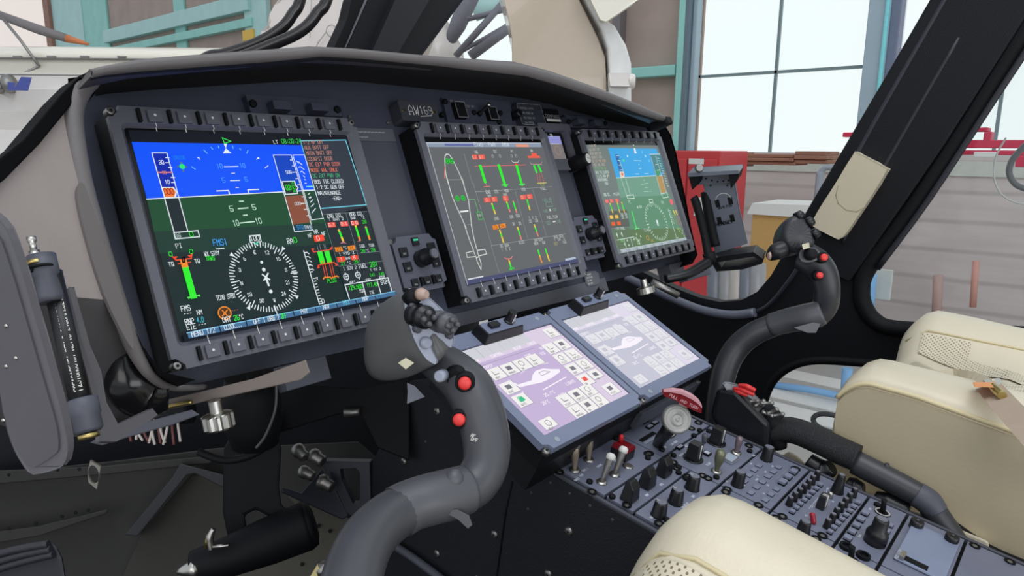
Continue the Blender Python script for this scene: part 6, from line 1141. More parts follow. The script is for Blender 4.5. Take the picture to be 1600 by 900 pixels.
# ================================================================== cyclic sticks
HEADG = pm('cyclic_head_lit', (96, 97, 98), .42, bump=(900, .1)); TUBEG = pm('cyclic_grip_paint', (68, 69, 74), .38); COLR = pm('cyclic_boot_rubber', (78, 79, 84), .42); FACEP = pm('switch_plate_grey', (150, 156, 172), .35)  # head is the grip grey made lighter for the light falling on it
def ringfit(pts, dep, n=28):
    P = smoothpoly(pts, 6)
    L_ = [0]
    for i in range(len(P)): L_.append(L_[-1] + math.dist(P[i], P[(i + 1) % len(P)]))
    out = []; j = 0
    for k in range(n):
        t = L_[-1] * k / n
        while L_[j + 1] < t: j += 1
        f_ = (t - L_[j]) / max(1e-9, L_[j + 1] - L_[j]); a, b = P[j], P[(j + 1) % len(P)]
        out.append((a[0] + (b[0] - a[0]) * f_, a[1] + (b[1] - a[1]) * f_))
    return [D(p[0], p[1], dep(p) if callable(dep) else dep) for p in out]
def redbtn(root, px, py, d0, dirv, r=.0075):
    o = D(px, py, d0); m = MB(WORLDF, BLK); m.lathew(o - dirv * .004, dirv, [(r * 1.55, -.008), (r * 1.5, .000), (r * 1.15, .003), (r * 1.1, .001)], n=22); m.build('button_collar', root)
    m = MB(WORLDF, REDL); m.lathew(o - dirv * .002, dirv, [(r * .98, -.004), (r * .95, .003), (r * .6, .0042), (r * .1, .0045)], n=22); m.build('red_button', root, label='round red button')
root = thing('cyclic_stick', D(560, 900, .55), 'left cyclic stick, large curved grip in front of the left display', 'control stick', 'cyclic sticks')
# grip head
F0 = [(640, 451), (655, 455), (672, 466), (692, 486), (706, 506), (709, 530), (707, 540), (700, 541), (686, 526), (677, 522), (671, 531), (676, 548), (683, 562), (680, 568), (668, 562), (654, 543), (643, 518), (634, 488), (632, 464)]
F0c = [(640, 451), (655, 455), (676, 469), (700, 495), (709, 520), (709, 538), (700, 548), (692, 560), (682, 568), (668, 562), (654, 543), (643, 518), (634, 488), (632, 464)]
F1 = [(622, 456), (640, 456), (664, 470), (690, 496), (702, 524), (702, 545), (692, 560), (680, 571), (668, 574), (650, 560), (634, 525), (624, 500), (616, 476), (614, 462)]
F2_ = [(592, 474), (612, 468), (640, 478), (666, 500), (686, 526), (690, 545), (684, 562), (664, 578), (645, 588), (625, 584), (606, 560), (592, 530), (582, 505), (582, 484)]
F3 = [(576, 500), (592, 490), (618, 496), (640, 516), (655, 540), (660, 560), (652, 578), (636, 590), (615, 596), (594, 594), (578, 584), (570, 560), (568, 535), (570, 514)]
F4 = [(574, 530), (586, 522), (604, 526), (618, 540), (626, 556), (628, 570), (622, 582), (610, 590), (596, 596), (582, 596), (572, 588), (566, 574), (566, 556), (568, 540)]
m = MB(WORLDF, HEADG)
m.loftw([ringfit(F0c, .640), ringfit(F1, .648), ringfit(F2_, .668), ringfit(F3, .690), ringfit(F4, .712)], smooth=True)
m.build('grip_head', root, sub=1)
FF = Fr(D(670, 510, .6385), RW[0], -RW[1], -RW[2])
tilt = FF
m = MB(FF, FACEP); m.prism([FF.at(*p) for p in smoothpoly(F0, 2)], -.003, .0015); m.build('switch_plate', root, bevel=.0008)
dv_ = unit(np.array(-RW[2]) + RW[0] * .75 - RW[1] * .15 * -1)
def hat(px, py, dz, r, L_, mat, knurl=False):
    o = D(px, py, .640); m = MB(WORLDF, mat); m.lathew(o, dv_, [(r * 1.25, -.004), (r * 1.2, .004), (r, .005), (r, L_ * .45), (r * 1.15, L_ * .5), (r * 1.15, L_ * .8), (r * .9, L_ * .82), (r * .85, L_)], n=20); 
    m.m(COLR); e = o + dv_ * L_; up = np.cross(dv_, (0, 0, 1)); 
    for a in range(4): t = a * PI / 2; v = unit(up) * math.cos(t) + unit(np.cross(up, dv_)) * math.sin(t); m.lathew(e + v * r * .55, dv_, [(r * .3, -.002), (r * .28, .003), (r * .12, .0045)], n=10)
    m.build('thumb_hat', root)
hat(652, 492, 0, .0095, .020, SATB); hat(686, 502, 0, .0088, .022, COLR)
m = MB(WORLDF, BLK); o = D(646, 463, .640); m.lathew(o, unit(-RW[2] * .4 - RW[1] * .7 + RW[0] * .5), [(.009, -.006), (.0088, .003), (.004, .007)], n=18); m.m(pm('switch_tan2', (176, 150, 138), .4)); m.lathew(o + RW[0] * .006 - RW[2] * .008 - RW[1] * .002, unit(RW[0] * .8 - RW[2] * .6), [(.0055, 0), (.006, .004), (.005, .006), (.0035, .010)], n=16); m.build('top_switch', root)
for px, py, r in ((650, 513, .0042), (700, 523, .0036), (641, 476, .003)): m = MB(WORLDF, DGREY); m.lathew(D(px, py, .638), dv_, [(r, 0), (r, .004), (r * .6, .006)], n=14); m.build('push_button', root)
m = MB(WORLDF, FACEP); m.lathew(D(664, 535, .639), dv_, [(.006, 0), (.0062, .003), (.004, .006)], n=16); m.build('oval_switch', root)
m = MB(Fr(D(634, 568, .666), unit(RW[0] * .94 + RW[1] * .1 - RW[2] * .1), unit(-RW[1]), -RW[2]), pm('label_cream', (196, 192, 165), .5)); m.loftw([[D(a, b, z) for a, b in ((622, 567), (634, 559), (647, 567), (634, 577))] for z in (.645, .632)], smooth=False, caps=True); m.build('metal_label', root)
# handle, collar, tube
path = [D(676, 560, .690), D(700, 575, .680), D(731, 604, .665), (D(750, 645, .655)), D(760, 690, .645), D(757, 730, .635), D(738, 758, .625), D(706, 772, .612)]
m = MB(WORLDF, TUBEG); m.tubew(path, [.018, .021, .0235, .0235, .0225, .0210, .0205, .0200], n=22, sub=5); m.build('handle', root)
m = MB(WORLDF, COLR); m.tubew([D(728, 764, .620), D(705, 772, .610), D(676, 779, .598), D(645, 788, .588), D(622, 800, .580)], [.0215, .0225, .0220, .0215, .0222], n=22, sub=4); 
m.lathew(D(708, 764, .600), dv_ * 0 + unit(-RW[1] + RW[0] * .1), [(.009, .0), (.008, .012), (.003, .018)], n=14)
m.loftw([[D(a, b, z) for a, b in ((690, 798), (715, 796), (733, 805), (738, 820), (731, 826), (716, 812))] for z in (.60, .585)], smooth=False); m.build('rubber_boot', root)
m = MB(WORLDF, TUBEG); m.tubew([D(645, 790, .590), D(610, 808, .570), D(580, 836, .545), D(560, 872, .520), D(545, 930, .49), D(540, 1000, .46)], [.0200, .0210, .0215, .0220, .0225, .0230], n=22, sub=5); m.build('tube', root)
m = MB(WORLDF, BLK); m.lathew(D(712, 590, .652), unit(-RW[2] - RW[0] * .3), [(.012, -.01), (.012, .0), (.009, .002), (.008, .004)], n=20); m.m(FACEP); m.lathew(D(690, 587, .645), unit(-RW[2] - RW[0] * .3), [(.006, -.004), (.0055, .006), (.004, .007)], n=16); m.build('side_button', root)
redbtn(root, 726, 599, .636, unit(-RW[2] + RW[0] * .0 + RW[1] * .05), .0063); redbtn(root, 717, 656, .634, unit(-RW[2] - RW[0] * .1), .0060)
FQ = Fr(D(741, 682, .6150), RW[0], -RW[1], -RW[2]); m = MB(FQ, WHT); m.text('AP', (-.003, .0), .0028, .0, w=.0005, ang=-.25); m.text('OFF', (-.003, -.0035), .0028, .0, w=.0005, ang=-.25); m.build('lettering', root)
m = MB(WORLDF, pm('grey_trigger', (112, 116, 128), .45)); m.loftw([[D(a, b, z) for a, b in ((636, 598), (648, 603), (664, 620), (636, 631), (637, 612))] for z in (.69, .684)], smooth=False); m.build('trigger_fin', root)
# right cyclic, same kind of stick further away
TUBER = pm('cyclic_grip_shaded', (46, 47, 52), .4)  # grip grey darkened: the shade on this stick is put into its colour
root = thing('cyclic_stick', D(1120, 650, 1.1), 'right cyclic stick with smaller curved grip, below the door pillar', 'control stick', 'cyclic sticks')
m = MB(WORLDF, TUBER)
R0 = [(1247, 336), (1258, 342), (1268, 355), (1274, 372), (1275, 384), (1262, 390), (1245, 392), (1232, 385), (1228, 365), (1236, 345)]
R1 = [(1238, 335), (1250, 336), (1262, 350), (1270, 368), (1272, 384), (1256, 393), (1238, 396), (1224, 388), (1218, 368), (1226, 345)]
R2 = [(1226, 344), (1238, 342), (1252, 354), (1260, 370), (1262, 386), (1246, 398), (1228, 402), (1214, 394), (1208, 376), (1214, 356)]
R3 = [(1210, 360), (1220, 358), (1232, 368), (1238, 380), (1238, 392), (1228, 402), (1216, 404), (1208, 398), (1205, 386), (1206, 370)]
m.loftw([ringfit(R0, 1.02, 20), ringfit(R1, 1.03, 20), ringfit(R2, 1.06, 20), ringfit(R3, 1.10, 20)], smooth=True); m.build('grip_head', root, sub=1)
m = MB(WORLDF, SATB); m.tubew([D(1226, 388, 1.02), D(1212, 394, 1.02), D(1202, 402, 1.03)], [.012, .013, .006], n=14); m.m(pm('switch_tan2', (176, 150, 138), .4)); m.lathew(D(1203, 400, 1.01), -RW[0], [(.006, 0), (.004, .003)]); m.build('finger_switch', root)
m = MB(WORLDF, SATB); 
for a, b in ((1248, 338), (1264, 348), (1272, 366)): m.lathew(D(a, b, 1.03), unit(RW[0] - RW[1] * .7), [(.008, -.004), (.007, .006), (.004, .008)], n=12)
m.build('thumb_hat', root)
m = MB(WORLDF, pm('label_cream', (196, 192, 165), .5)); m.loftw([[D(a, b, z) for a, b in ((1253, 382), (1264, 379), (1265, 387), (1255, 390))] for z in (1.01, .985)], smooth=False); m.build('metal_label', root)
m = MB(WORLDF, COLR); m.loftw([ringfit([(1250, 392), (1266, 386), (1280, 392), (1282, 402), (1270, 409), (1252, 408)], z, 16) for z in (1.02, 1.0)], smooth=True); m.m(BLK); m.lathew(D(1268, 397, .99), -RW[2], [(.009, -.006), (.008, .003), (.004, .006)], n=16); m.build('button_plate', root)
m = MB(WORLDF, TUBER); m.tubew([D(1255, 400, 1.05), D(1272, 410, 1.04), D(1286, 428, 1.04), D(1292, 455, 1.04), D(1288, 480, 1.05), D(1270, 497, 1.06)], [.022, .023, .021, .0185, .0185, .019], n=18, sub=5); m.build('handle', root)
m = MB(WORLDF, COLR); m.tubew([D(1285, 488, 1.04), D(1262, 495, 1.05), D(1235, 500, 1.07), D(1205, 508, 1.09)], [.018, .0205, .019, .018], n=18, sub=4); m.loftw([[D(a, b, z) for a, b in ((1240, 512), (1262, 506), (1285, 500), (1275, 520), (1262, 520))] for z in (1.05, 1.03)], smooth=False); m.build('rubber_boot', root)
m = MB(WORLDF, TUBER); m.tubew([D(1215, 506, 1.09), D(1180, 520, 1.1), D(1152, 543, 1.11), D(1134, 575, 1.11), D(1124, 620, 1.1), D(1120, 680, 1.08), D(1118, 760, 1.05)], [.0175, .0185, .019, .0195, .0195, .02, .02], n=18, sub=4); m.build('tube', root)
redbtn(root, 1288, 402, .995, -RW[2], .0055); redbtn(root, 1281, 430, 1.0, -RW[2], .0050)

# ================================================================== collective lever beside the console
XC = .705
c_ = lambda px, py, x=XC: onX(px, py, x)
root = thing('collective_lever', c_(1400, 760), 'black collective lever with red guarded switches between console and right seat', 'lever')
m = MB(WORLDF, SATB)
top = [(1131, 600), (1150, 600), (1163, 604), (1185, 622), (1205, 645), (1215, 655), (1205, 664), (1190, 656), (1165, 640), (1140, 618)]
bot = [(1122, 606), (1128, 640), (1132, 700), (1180, 720), (1220, 700)]
m.loftw([[c_(*p, XC + .02) for p in ((1128, 604), (1165, 604), (1222, 655), (1205, 700), (1140, 700), (1110, 640))], [c_(*p, XC - .03) for p in ((1120, 606), (1150, 612), (1200, 662), (1200, 715), (1140, 705), (1112, 650))]], smooth=False); m.build('switch_box', root, bevel=.006)
FCB = Fr(c_(1160, 625, XC - .012), RW[0], -RW[1], -RW[2])
m = MB(FCB, pm('switch_box_face', (128, 130, 136), .45)); m.prism([FCB.at(*p) for p in smoothpoly([(1130, 601), (1143, 599), (1166, 606), (1192, 628), (1220, 655), (1206, 662), (1188, 652), (1160, 632), (1142, 617)], 2)], -.006, .001); m.build('switch_face', root, bevel=.001)
for i, (a, b) in enumerate((((1144, 612), (1168, 618)), ((1147, 607), (1178, 617)), ((1155, 602), (1180, 610)))):
    m = MB(WORLDF, pm('guard_red', (215, 50, 50), .35)); m.tubew([c_(a[0], a[1], XC - .02), c_((a[0] + b[0]) / 2, (a[1] + b[1]) / 2 - 2, XC - .024), c_(b[0], b[1], XC - .02)], [.0028, .0038, .0028], n=8); m.build('red_guard', root, label='red switch guard')
for px, py, tx in ((1168, 628, (1, .2)), (1180, 634, (.7, .6)), (1190, 630, (.9, .1)), (1200, 646, (.6, .5)), (1207, 650, (.8, .3)), (1192, 644, (.5, -.2))):
    m = MB(WORLDF, DSTEEL); m.lathew(c_(px, py, XC - .015), unit(RW[0] * tx[0] - RW[1] * tx[1] - RW[2] * .6), [(.0045, 0), (.0022, .002), (.0024, .012), (.0034, .015), (.002, .017)], n=12); m.build('toggle_switch', root)
m = MB(WORLDF, BLK); m.tubew([c_(1190, 640, XC), c_(1208, 660, XC), c_(1216, 700, XC)], [.014, .018, .012], n=14); m.build('neck', root)
GRIPT = pm('collective_grip_rubber', (30, 31, 34), .5, bump=(900, 1.0))
m = MB(WORLDF, GRIPT); m.tubew([c_(1196, 676), c_(1235, 672), c_(1275, 686), c_(1310, 703), c_(1340, 716)], [.016, .0185, .0190, .0190, .0185], n=24, sub=5); m.build('grip', root)
TG = pm('collective_tube_grey', (54, 55, 60), .4)
m = MB(WORLDF, TG); m.tubew([c_(1336, 722), c_(1375, 742), c_(1410, 760), c_(1440, 776)], [.0165, .0165, .0160, .0155], n=22, sub=4); m.lathew(c_(1385, 733), (0, 0, 1), [(.004, 0), (.003, .008)], n=10); m.build('tube', root)
m = MB(WORLDF, DGREY); m.tubew([c_(1432, 772), c_(1450, 784), c_(1462, 800)], [.0165, .0168, .0150], n=20); m.build('elbow', root)
m = MB(WORLDF, TG); m.tubew([c_(1455, 792), c_(1480, 828), c_(1510, 870), c_(1560, 930)], [.0155, .0150, .0140, .0140], n=18); m.m(BLK); m.tubew([c_(1480, 830, .74), c_(1540, 870, .74), c_(1620, 905, .74)], .02, n=12); m.build('lower_arm', root)
m = MB(WORLDF, SATB); m.tubew([c_(1262, 720, .70), c_(1285, 735, .70), c_(1300, 730, .70)], [.012, .015, .01], n=12); m.tubew([c_(1322, 755, .70), c_(1335, 762, .70), c_(1350, 765, .70)], [.010, .014, .008], n=12); m.tubew([c_(1366, 776, .70), c_(1385, 785, .70), c_(1420, 800, .70)], [.008, .014, .010], n=12); m.build('lower_fairing', root)

# ================================================================== seats
def seat(label, xc, mir, front, ztop):
    """xc centre x; mir=+1 for the right seat (inner side at -x)"""
    root = thing('pilot_seat', (xc, -1.0, -.95), label, 'seat', 'cream leather pilot seats')
    hw = .262
    def S(u, s):   # u across -1..1, s back from the front edge
        au = abs(u)
        bol = .045 * (math.exp(-((au - .72) / .20) ** 2) if au < .72 else 1)
        nose = -(.05 * max(0, 1 - s / .05) ** 2.2 if mir > 0 else .10 * max(0, 1 - s / .085) ** 2.6)
        edge = -(.012 if mir > 0 else .028) * max(0, (au - .78) / .22) ** 2.5 - (.10 * max(0, s - .1) * max(0, (au - .8) / .2) if mir > 0 else 0)
        gap = -.075 * math.exp(-(u / .30) ** 2) * max(0, 1 - s / .17) ** .8
        return bol + nose + edge + gap - (.07 if mir > 0 else .19) * s
    def front_s(u): return .012 * abs(abs(u) - .62) * 2 + (.15 * max(0, 1 - abs(u) / .34) ** .7)
    ns, nu = 30, 41; ys = []
    m = MB(WORLDF, CREAM); top_ = []
    for j in range(ns + 1):
        row = []
        for i in range(nu):
            u = -1 + 2 * i / (nu - 1); s0 = front_s(u); s = s0 + (0.85 - s0) * (j / ns) ** 1.35
            row.append((xc + u * hw, front - s, ztop + S(u, s - s0 * .0) - (.0)))
        top_.append(row)
    R = []
    for row in top_:
        r = [(row[0][0], row[0][1], ztop - .22)] + row + [(row[-1][0], row[-1][1], ztop - .22)]; R.append(r)
    f0 = [(p[0], p[1] + .004, ztop - .22 if k in (0, nu + 1) else p[2] - .06) for k, p in enumerate(R[0])]
    f1 = [(p[0], p[1] - .004, ztop - .22) for p in R[0]]
    m.loftw([f1, f0] + R, closed=False, caps=False, smooth=True); cu = m.build('seat_cushion', root)
    # side panels (both flanks) in duller vinyl
    for sg in (-1, 1):
        m = MB(WORLDF, CREAMS); x = xc + sg * (hw + .001); pr = []
        col = [row[0 if sg < 0 else -1] for row in top_]
        up = [(c[1], c[2] - .012) for c in col]; poly_ = up + [(front - .85, ztop - .30), (front - .08, ztop - .25), (front - .03, ztop - .21), (front - .012, ztop - .16)]
        fr_ = Fr((x, 0, 0), (0, -1, 0), (0, 0, 1), (-1, 0, 0)); m = MB(fr_, CREAMS); m.prism([(-a, b) for a, b in poly_], -.004 if sg < 0 else 0, 0.004 if sg < 0 else .004); m.build('side_panel', root, bevel=.002)
        m = MB(WORLDF, CREAMD); m.tubew([(x - 0 * sg, c[1] + (.002 if k < 2 else 0), c[2] - .006) for k, c in enumerate(col)], .0032, n=8, sub=2); m.tubew([(x, c[1] - .012, c[2] - .024) for k, c in enumerate(col[:-1])], .0009, n=6, sub=1); m.build('piping', root)
    # perforated insert on each thigh bolster inside face and centre
    PERF = bpy.data.materials.get('perforated_leather')
    if not PERF:
        PERF = pm('perforated_leather', (212, 202, 178), .5, var=.02); nt = PERF.node_tree; b = nt.nodes['Principled BSDF']; tc = nt.nodes.new('ShaderNodeTexCoord'); mp = nt.nodes.new('ShaderNodeMapping'); mp.inputs['Scale'].default_value = (200, 200, 0); mp.inputs['Rotation'].default_value = (0, 0, .78)
        vr = nt.nodes.new('ShaderNodeTexVoronoi'); vr.inputs['Scale'].default_value = 1.0; vr.inputs['Randomness'].default_value = 0.0; nt.links.new(tc.outputs['Object'], mp.inputs[0]); nt.links.new(mp.outputs[0], vr.inputs['Vector'])
        lt = nt.nodes.new('ShaderNodeMath'); lt.operation = 'LESS_THAN'; lt.inputs[1].default_value = .24; nt.links.new(vr.outputs['Distance'], lt.inputs[0]); mx = nt.nodes.new('ShaderNodeMix'); mx.data_type = 'RGBA'; old = b.inputs['Base Color'].links[0].from_socket
        nt.links.new(lt.outputs[0], mx.inputs[0]); nt.links.new(old, mx.inputs[6]); mx.inputs[7].default_value = rgb(120, 108, 84); nt.links.new(mx.outputs[2], b.inputs['Base Color'])
    for u0, u1 in ((-.52, .52),):
        m = MB(WORLDF, PERF); rr = []
        for j in range(0, 21):
            row = []
            for i in range(21):
                u = u0 + (u1 - u0) * i / 20; s0 = front_s(u); s = s0 + .035 + (.075 if mir > 0 else .19) * j / 20; row.append((xc + u * hw, front - s, ztop + S(u, s) + .0030))
            rr.append(row)
        m.loftw(rr, closed=False, caps=False); m.build('perforated_insert', root)
    # seams along the bolsters
    for u in (-.55, .55):
        m = MB(WORLDF, CREAMD); m.tubew([(xc + u * hw, front - (front_s(u) + .01 + .8 * t), ztop + S(u, front_s(u) + .01 + .8 * t) + .0015) for t in [k / 24 for k in range(25)]], .0022, n=6, sub=1); m.build('seam', root)
    m = MB(WORLDF, DGREY); m.box((xc - .2, front - .80, -.95), (xc + .2, front - .12, ztop - .25)); m.build('seat_base', root, bevel=.01)
    return root
seat('right cream leather pilot seat with buckle and webbing on it', 1.005, 1, -.462, -.368)
seat('left cream leather pilot seat, corner only, at the bottom edge', .100, -1, -.420, -.378)
rs = bpy.data.objects['pilot_seat']; m = MB(WORLDF, CREAM)
m.loftw([[onX(a, b, x) for a, b in ((1216, 728), (1222, 712), (1233, 705), (1246, 712), (1262, 728), (1300, 744), (1350, 768), (1440, 802), (1545, 846), (1545, 880), (1400, 830), (1280, 780))] for x in (.722, .736)], smooth=False); m.build('lower_side_trim', rs, bevel=.003)
# belt on right seat
root = thing('seat_belt', (.95, -.62, -.38), 'beige seat belt with buckle lying on the right seat', 'belt')
bp_ = [onZ(a, b, z) for a, b, z in ((1466, 592, -.352), (1492, 588, -.345), (1520, 593, -.336), (1545, 604, -.330), (1575, 638, -.322), (1625, 690, -.318), (1690, 745, -.335), (1770, 800, -.42))]
def strap(pts, w_, mat, nm, t=.002):
    m = MB(WORLDF, mat); P = [np.array(p) for p in smoothpoly([tuple(p) for p in pts], 5, closed=False)] if False else pts
    Q = []
    for i in range(len(P) - 1):
        for k in range(4): Q.append(P[i] * (1 - k / 4) + P[i + 1] * k / 4)
    Q.append(P[-1]); rings = []
    for i, p in enumerate(Q):
        t_ = unit(Q[min(i + 1, len(Q) - 1)] - Q[max(i - 1, 0)]); v = unit(np.cross(t_, unit(CAM - p))); n_ = np.cross(v, t_)
        v = unit(v + np.array([0, 0, .3])); 
        rings.append([p + v * w_ + n_ * t, p - v * w_ + n_ * t, p - v * w_ - n_ * t, p + v * w_ - n_ * t])
    m.loftw(rings, smooth=False); return m.build(nm, root)
strap(bp_[0:4], .011, pm('label_tape_white', (206, 196, 172), .6), 'tongue_strap'); strap(bp_[3:], .014, WEB, 'webbing')
m = MB(WORLDF, STEEL); m.loftw([[onZ(a, b, z) for a, b in ((1534, 594), (1562, 590), (1568, 600), (1545, 606))] for z in (-.330, -.322)], smooth=False); m.build('buckle_plate', root, bevel=.002)
m = MB(WORLDF, pm('orange_release', (225, 140, 70), .4)); m.loftw([[onZ(a, b, z) for a, b in ((1520, 597), (1556, 597), (1556, 606), (1522, 604))] for z in (-.325, -.314)], smooth=False); m.build('release_tab', root, bevel=.001)
m = MB(WORLDF, BRASS); m.tubew([onZ(1552, 604, -.318), onZ(1560, 612, -.318), onZ(1566, 618, -.318)], [.005, .006, .005], n=14); m.build('buckle_barrel', root)

# ================================================================== bracket, pads, posts and pipes
# tablet holder on the right door post
root = thing('tablet_holder', D(1150, 400, 1.35), 'black clamp holder plate with headset pictograms right of the panel', 'holder')
FH2 = frame3(D(1135, 335, 1.30), D(1160, 330, 1.285) - D(1135, 335, 1.30), D(1130, 290, 1.30) - D(1150, 380, 1.33))
if np.dot(FH2.z, CAM - FH2.o) < 0: FH2 = Fr(FH2.o, -FH2.x, FH2.y, -FH2.z)
h2 = lambda pts, z=0: [FH2.at(a, b, z) for a, b in pts]
HB = pm('holder_blue_black', (104, 110, 122), .3)
m = MB(FH2, HB); m.prism(h2([(1100, 284), (1148, 284), (1156, 330), (1167, 380), (1118, 396), (1104, 330)]), -.004, 0); m.build('back_plate', root, bevel=.001)
m = MB(FH2, BLK); m.prism(h2([(1096, 280), (1106, 284), (1132, 396), (1122, 396)]), -.012, -.004); m.build('side_flange', root)
m = MB(FH2, HB); m.prism(h2([(1101, 263), (1158, 259), (1150, 285), (1090, 288), (1098, 280)]), 0, .004); m.m(BLK); m.prism(h2([(1083, 266), (1098, 261), (1098, 280), (1089, 288)]), 0, .04); m.prism(h2([(1144, 258), (1161, 261), (1158, 273), (1148, 286)]), 0, .04); m.m(HB); m.prism(h2([(1083, 262), (1160, 257), (1161, 262), (1084, 267)]), 0, .045); m.build('upper_jaw', root, bevel=.001)
m = MB(FH2, SATB); m.prism(h2([(1115, 397), (1130, 392), (1182, 384), (1196, 394), (1194, 402), (1165, 410), (1125, 414)]), -.004, .036, holes=[h2([(1128, 400), (1182, 391), (1189, 396), (1160, 404), (1133, 407)])]); m.build('lower_jaw', root, bevel=.001)
m = MB(FH2, BLK)
for cx, cy in ((1131, 315), (1134, 342)):
    c = FH2.at(cx, cy); s = 1
    m.m(BLK)
    for sg in (-1, 1): m.fill([(c[0] + sg * .012 - .004, c[1] - .008), (c[0] + sg * .012 + .004, c[1] - .008), (c[0] + sg * .012 + .004, c[1] + .006), (c[0] + sg * .012 - .004, c[1] + .006)], .0006)
    if cy < 330: m.m(WHT); m.line([(c[0] + .014 * math.cos(t), c[1] + .004 + .012 * math.sin(t)) for t in np.linspace(0, PI, 9)], .0012, .0006)
m.m(BLK); a = FH2.at(1122, 327); m.text('3A/8 PIN', (a[0], a[1]), .0045, .0006, w=.0008); a = FH2.at(1125, 352); m.text('HEADSET', (a[0] - .006, a[1]), .006, .0006, w=.0012); m.build('pictograms', root)
for px, py in ((1104, 278), (1113, 281), (1122, 283), (1131, 282), (1139, 281), (1111, 289), (1137, 289)): a = FH2.at(px, py); m = MB(FH2, BLK); m.circ(a, .0018, z=.0046, n=10); m.build('slot_hole', root)
m = MB(WORLDF, BLK); m.tubew([D(1083, 308, 1.28), D(1088, 318, 1.28), D(1100, 365, 1.28), D(1107, 400, 1.27)], [.007, .008, .007, .008], n=10); m.tubew([D(1107, 395, 1.27), D(1112, 412, 1.27)], [.012, .010], n=10, sub=1); m.m(DSTEEL); m.lathew(D(1092, 263, 1.24), -RW[2], [(.008, 0), (.006, .006)]); m.build('mount_arm', root)
m = MB(WORLDF, BLK); m.tubew([D(1102, 300, 1.31), D(1108, 340, 1.31), D(1118, 385, 1.31)], .009, n=8); m.build('rear_rail', root)
# bracket arm from panel underside
m = MB(WORLDF, SATB); m.tubew([D(1040, 436, 1.22), D(1075, 428, 1.23), D(1106, 410, 1.26)], [.008, .009, .010], n=10); tag(m.build('holder_support_arm'), 'dark arm running from under the panel to the clamp holder', 'arm')
# cream pad on the pillar
root = thing('pillar_pad', FR.w((*FR.at(1330, 305), .03)), 'cream padded rectangle fixed to the dark door pillar', 'pad')
pd_ = rp(smoothpoly([(1341, 241), (1349, 240), (1389, 261), (1391, 268), (1372, 300), (1350, 333), (1330, 362), (1321, 370), (1312, 369), (1280, 352), (1277, 346), (1290, 322), (1312, 288)], 3))
m = MB(FR, PADM); m.prism(pd_, .014, .036); m.build('pad_cushion', root, bevel=.006, seg=3)
m = MB(FR, pm('pad_crease', (170, 158, 130), .6)); m.line([FR.at(a, b, .0365) for a, b in ((1310, 290), (1306, 305), (1310, 318), (1322, 328), (1338, 331), (1350, 325))], .0016, .0367); m.build('crease_line', root)
a = FR.at(1575, 528); b = FR.at(1625, 541); m = MB(FR, pm('red_placard', (140, 40, 48), .4)); m.box((a[0], b[1], 0), (b[0], a[1], .006)); tag(m.build('red_door_placard', bevel=.001), 'small dark red placard on the door sill at the right edge', 'placard')
# windshield centre post, outside the hood
FY = Fr((0, .30, 0), (1, 0, 0), (0, 0, 1), (0, -1, 0)); yq = lambda pts: [FY.at(a, b) for a, b in pts]
m = MB(FY, LINER); m.prism(yq([(459, 270), (757, -400), (1018, -400), (521, 270)]), -.05, 0); m.build('trim_11', kind='structure', bevel=.004)
m = MB(FY, pm('post_face', (20, 22, 30), .5)); m.prism(yq([(491, 270), (789, -400), (902, -400), (505, 270)]), 0, .012); m.build('trim_12', kind='structure', bevel=.003)
m = MB(FY, BLK); m.prism(yq([(460, 215), (508, 110), (545, 30), (552, 0), (562, -25), (720, -400), (740, -400), (583, -25), (530, 100), (475, 215)]), -.03, -.005); m.build('trim_13', kind='structure')
m = MB(FY, pm('post_bright_gap', (170, 168, 176), .4)); m.prism(yq([(458, 270), (746, -400), (751, -400), (463, 270)]), -.03, -.01); m.build('bright_gap_strip', kind='structure')  # pale strip painted where the bright gap beside the post shows
PIPE = pm('glossy_black_pipe', (36, 34, 36), .25)
for pts, lab in (([(225, 240, 1.08), (262, 140, 1.06), (320, 92, 1.05), (352, 84, 1.05), (395, 70, 1.05), (432, 50, 1.05), (456, 24, 1.05), (476, -30, 1.05), (520, -300, 1.05)], 'left one of two curved black pipes rising behind the glareshield'), ([(255, 240, 1.05), (292, 145, 1.03), (350, 96, 1.02), (380, 88, 1.02), (425, 70, 1.02), (468, 50, 1.02), (495, 22, 1.02), (518, -30, 1.02), (562, -300, 1.02)], 'right one of two curved black pipes rising behind the glareshield')):
    m = MB(WORLDF, PIPE); m.tubew([D(*p) for p in pts], .0085, n=14); tag(m.build('curved_pipe'), lab, 'pipe', 'curved black pipes')

# ================================================================== under the panel
root = thing('thumb_screw', FP.w((.10, -.32, -.05)), 'knurled silver thumb screw hanging under the left display', 'screw')
o = D(335, 626, .66); dn = unit(np.array([.05, -.15, -1.0]))
m = MB(WORLDF, STEEL); rings = []; a_ = unit(np.cross(dn, (1, 0, 0))); b_ = np.cross(dn, a_)
for r, hh_, kn in ((.006, 0, 0), (.006, .012, 0), (.0125, .013, 0), (.0150, .014, 1), (.0150, .026, 1), (.0125, .028, 0)):
    rings.append([o + dn * hh_ + (a_ * math.cos(2 * PI * k / 40) + b_ * math.sin(2 * PI * k / 40)) * r * (1 - (.12 if kn and k % 4 < 2 else 0)) for k in range(40)])
m.loftw(rings, smooth=False); m.build('knurled_head', root)
m = MB(WORLDF, STEEL); m.lathew(D(1008, 447, 1.2), unit((.1, -.3, -1)), [(.006, -.012), (.006, 0), (.016, .002), (.017, .012), (.014, .014)], n=18, smooth=False); m.m(DSTEEL); m.tubew([D(1018, 440, 1.2), D(1060, 462, 1.2)], .006); tag(m.build('thumb_screw'), 'small silver thumb screw under the right display', 'screw')
root = thing('panel_frame_rail', D(330, 620, .8), 'dark grey rail and duct along the bottom of the left display', 'rail')
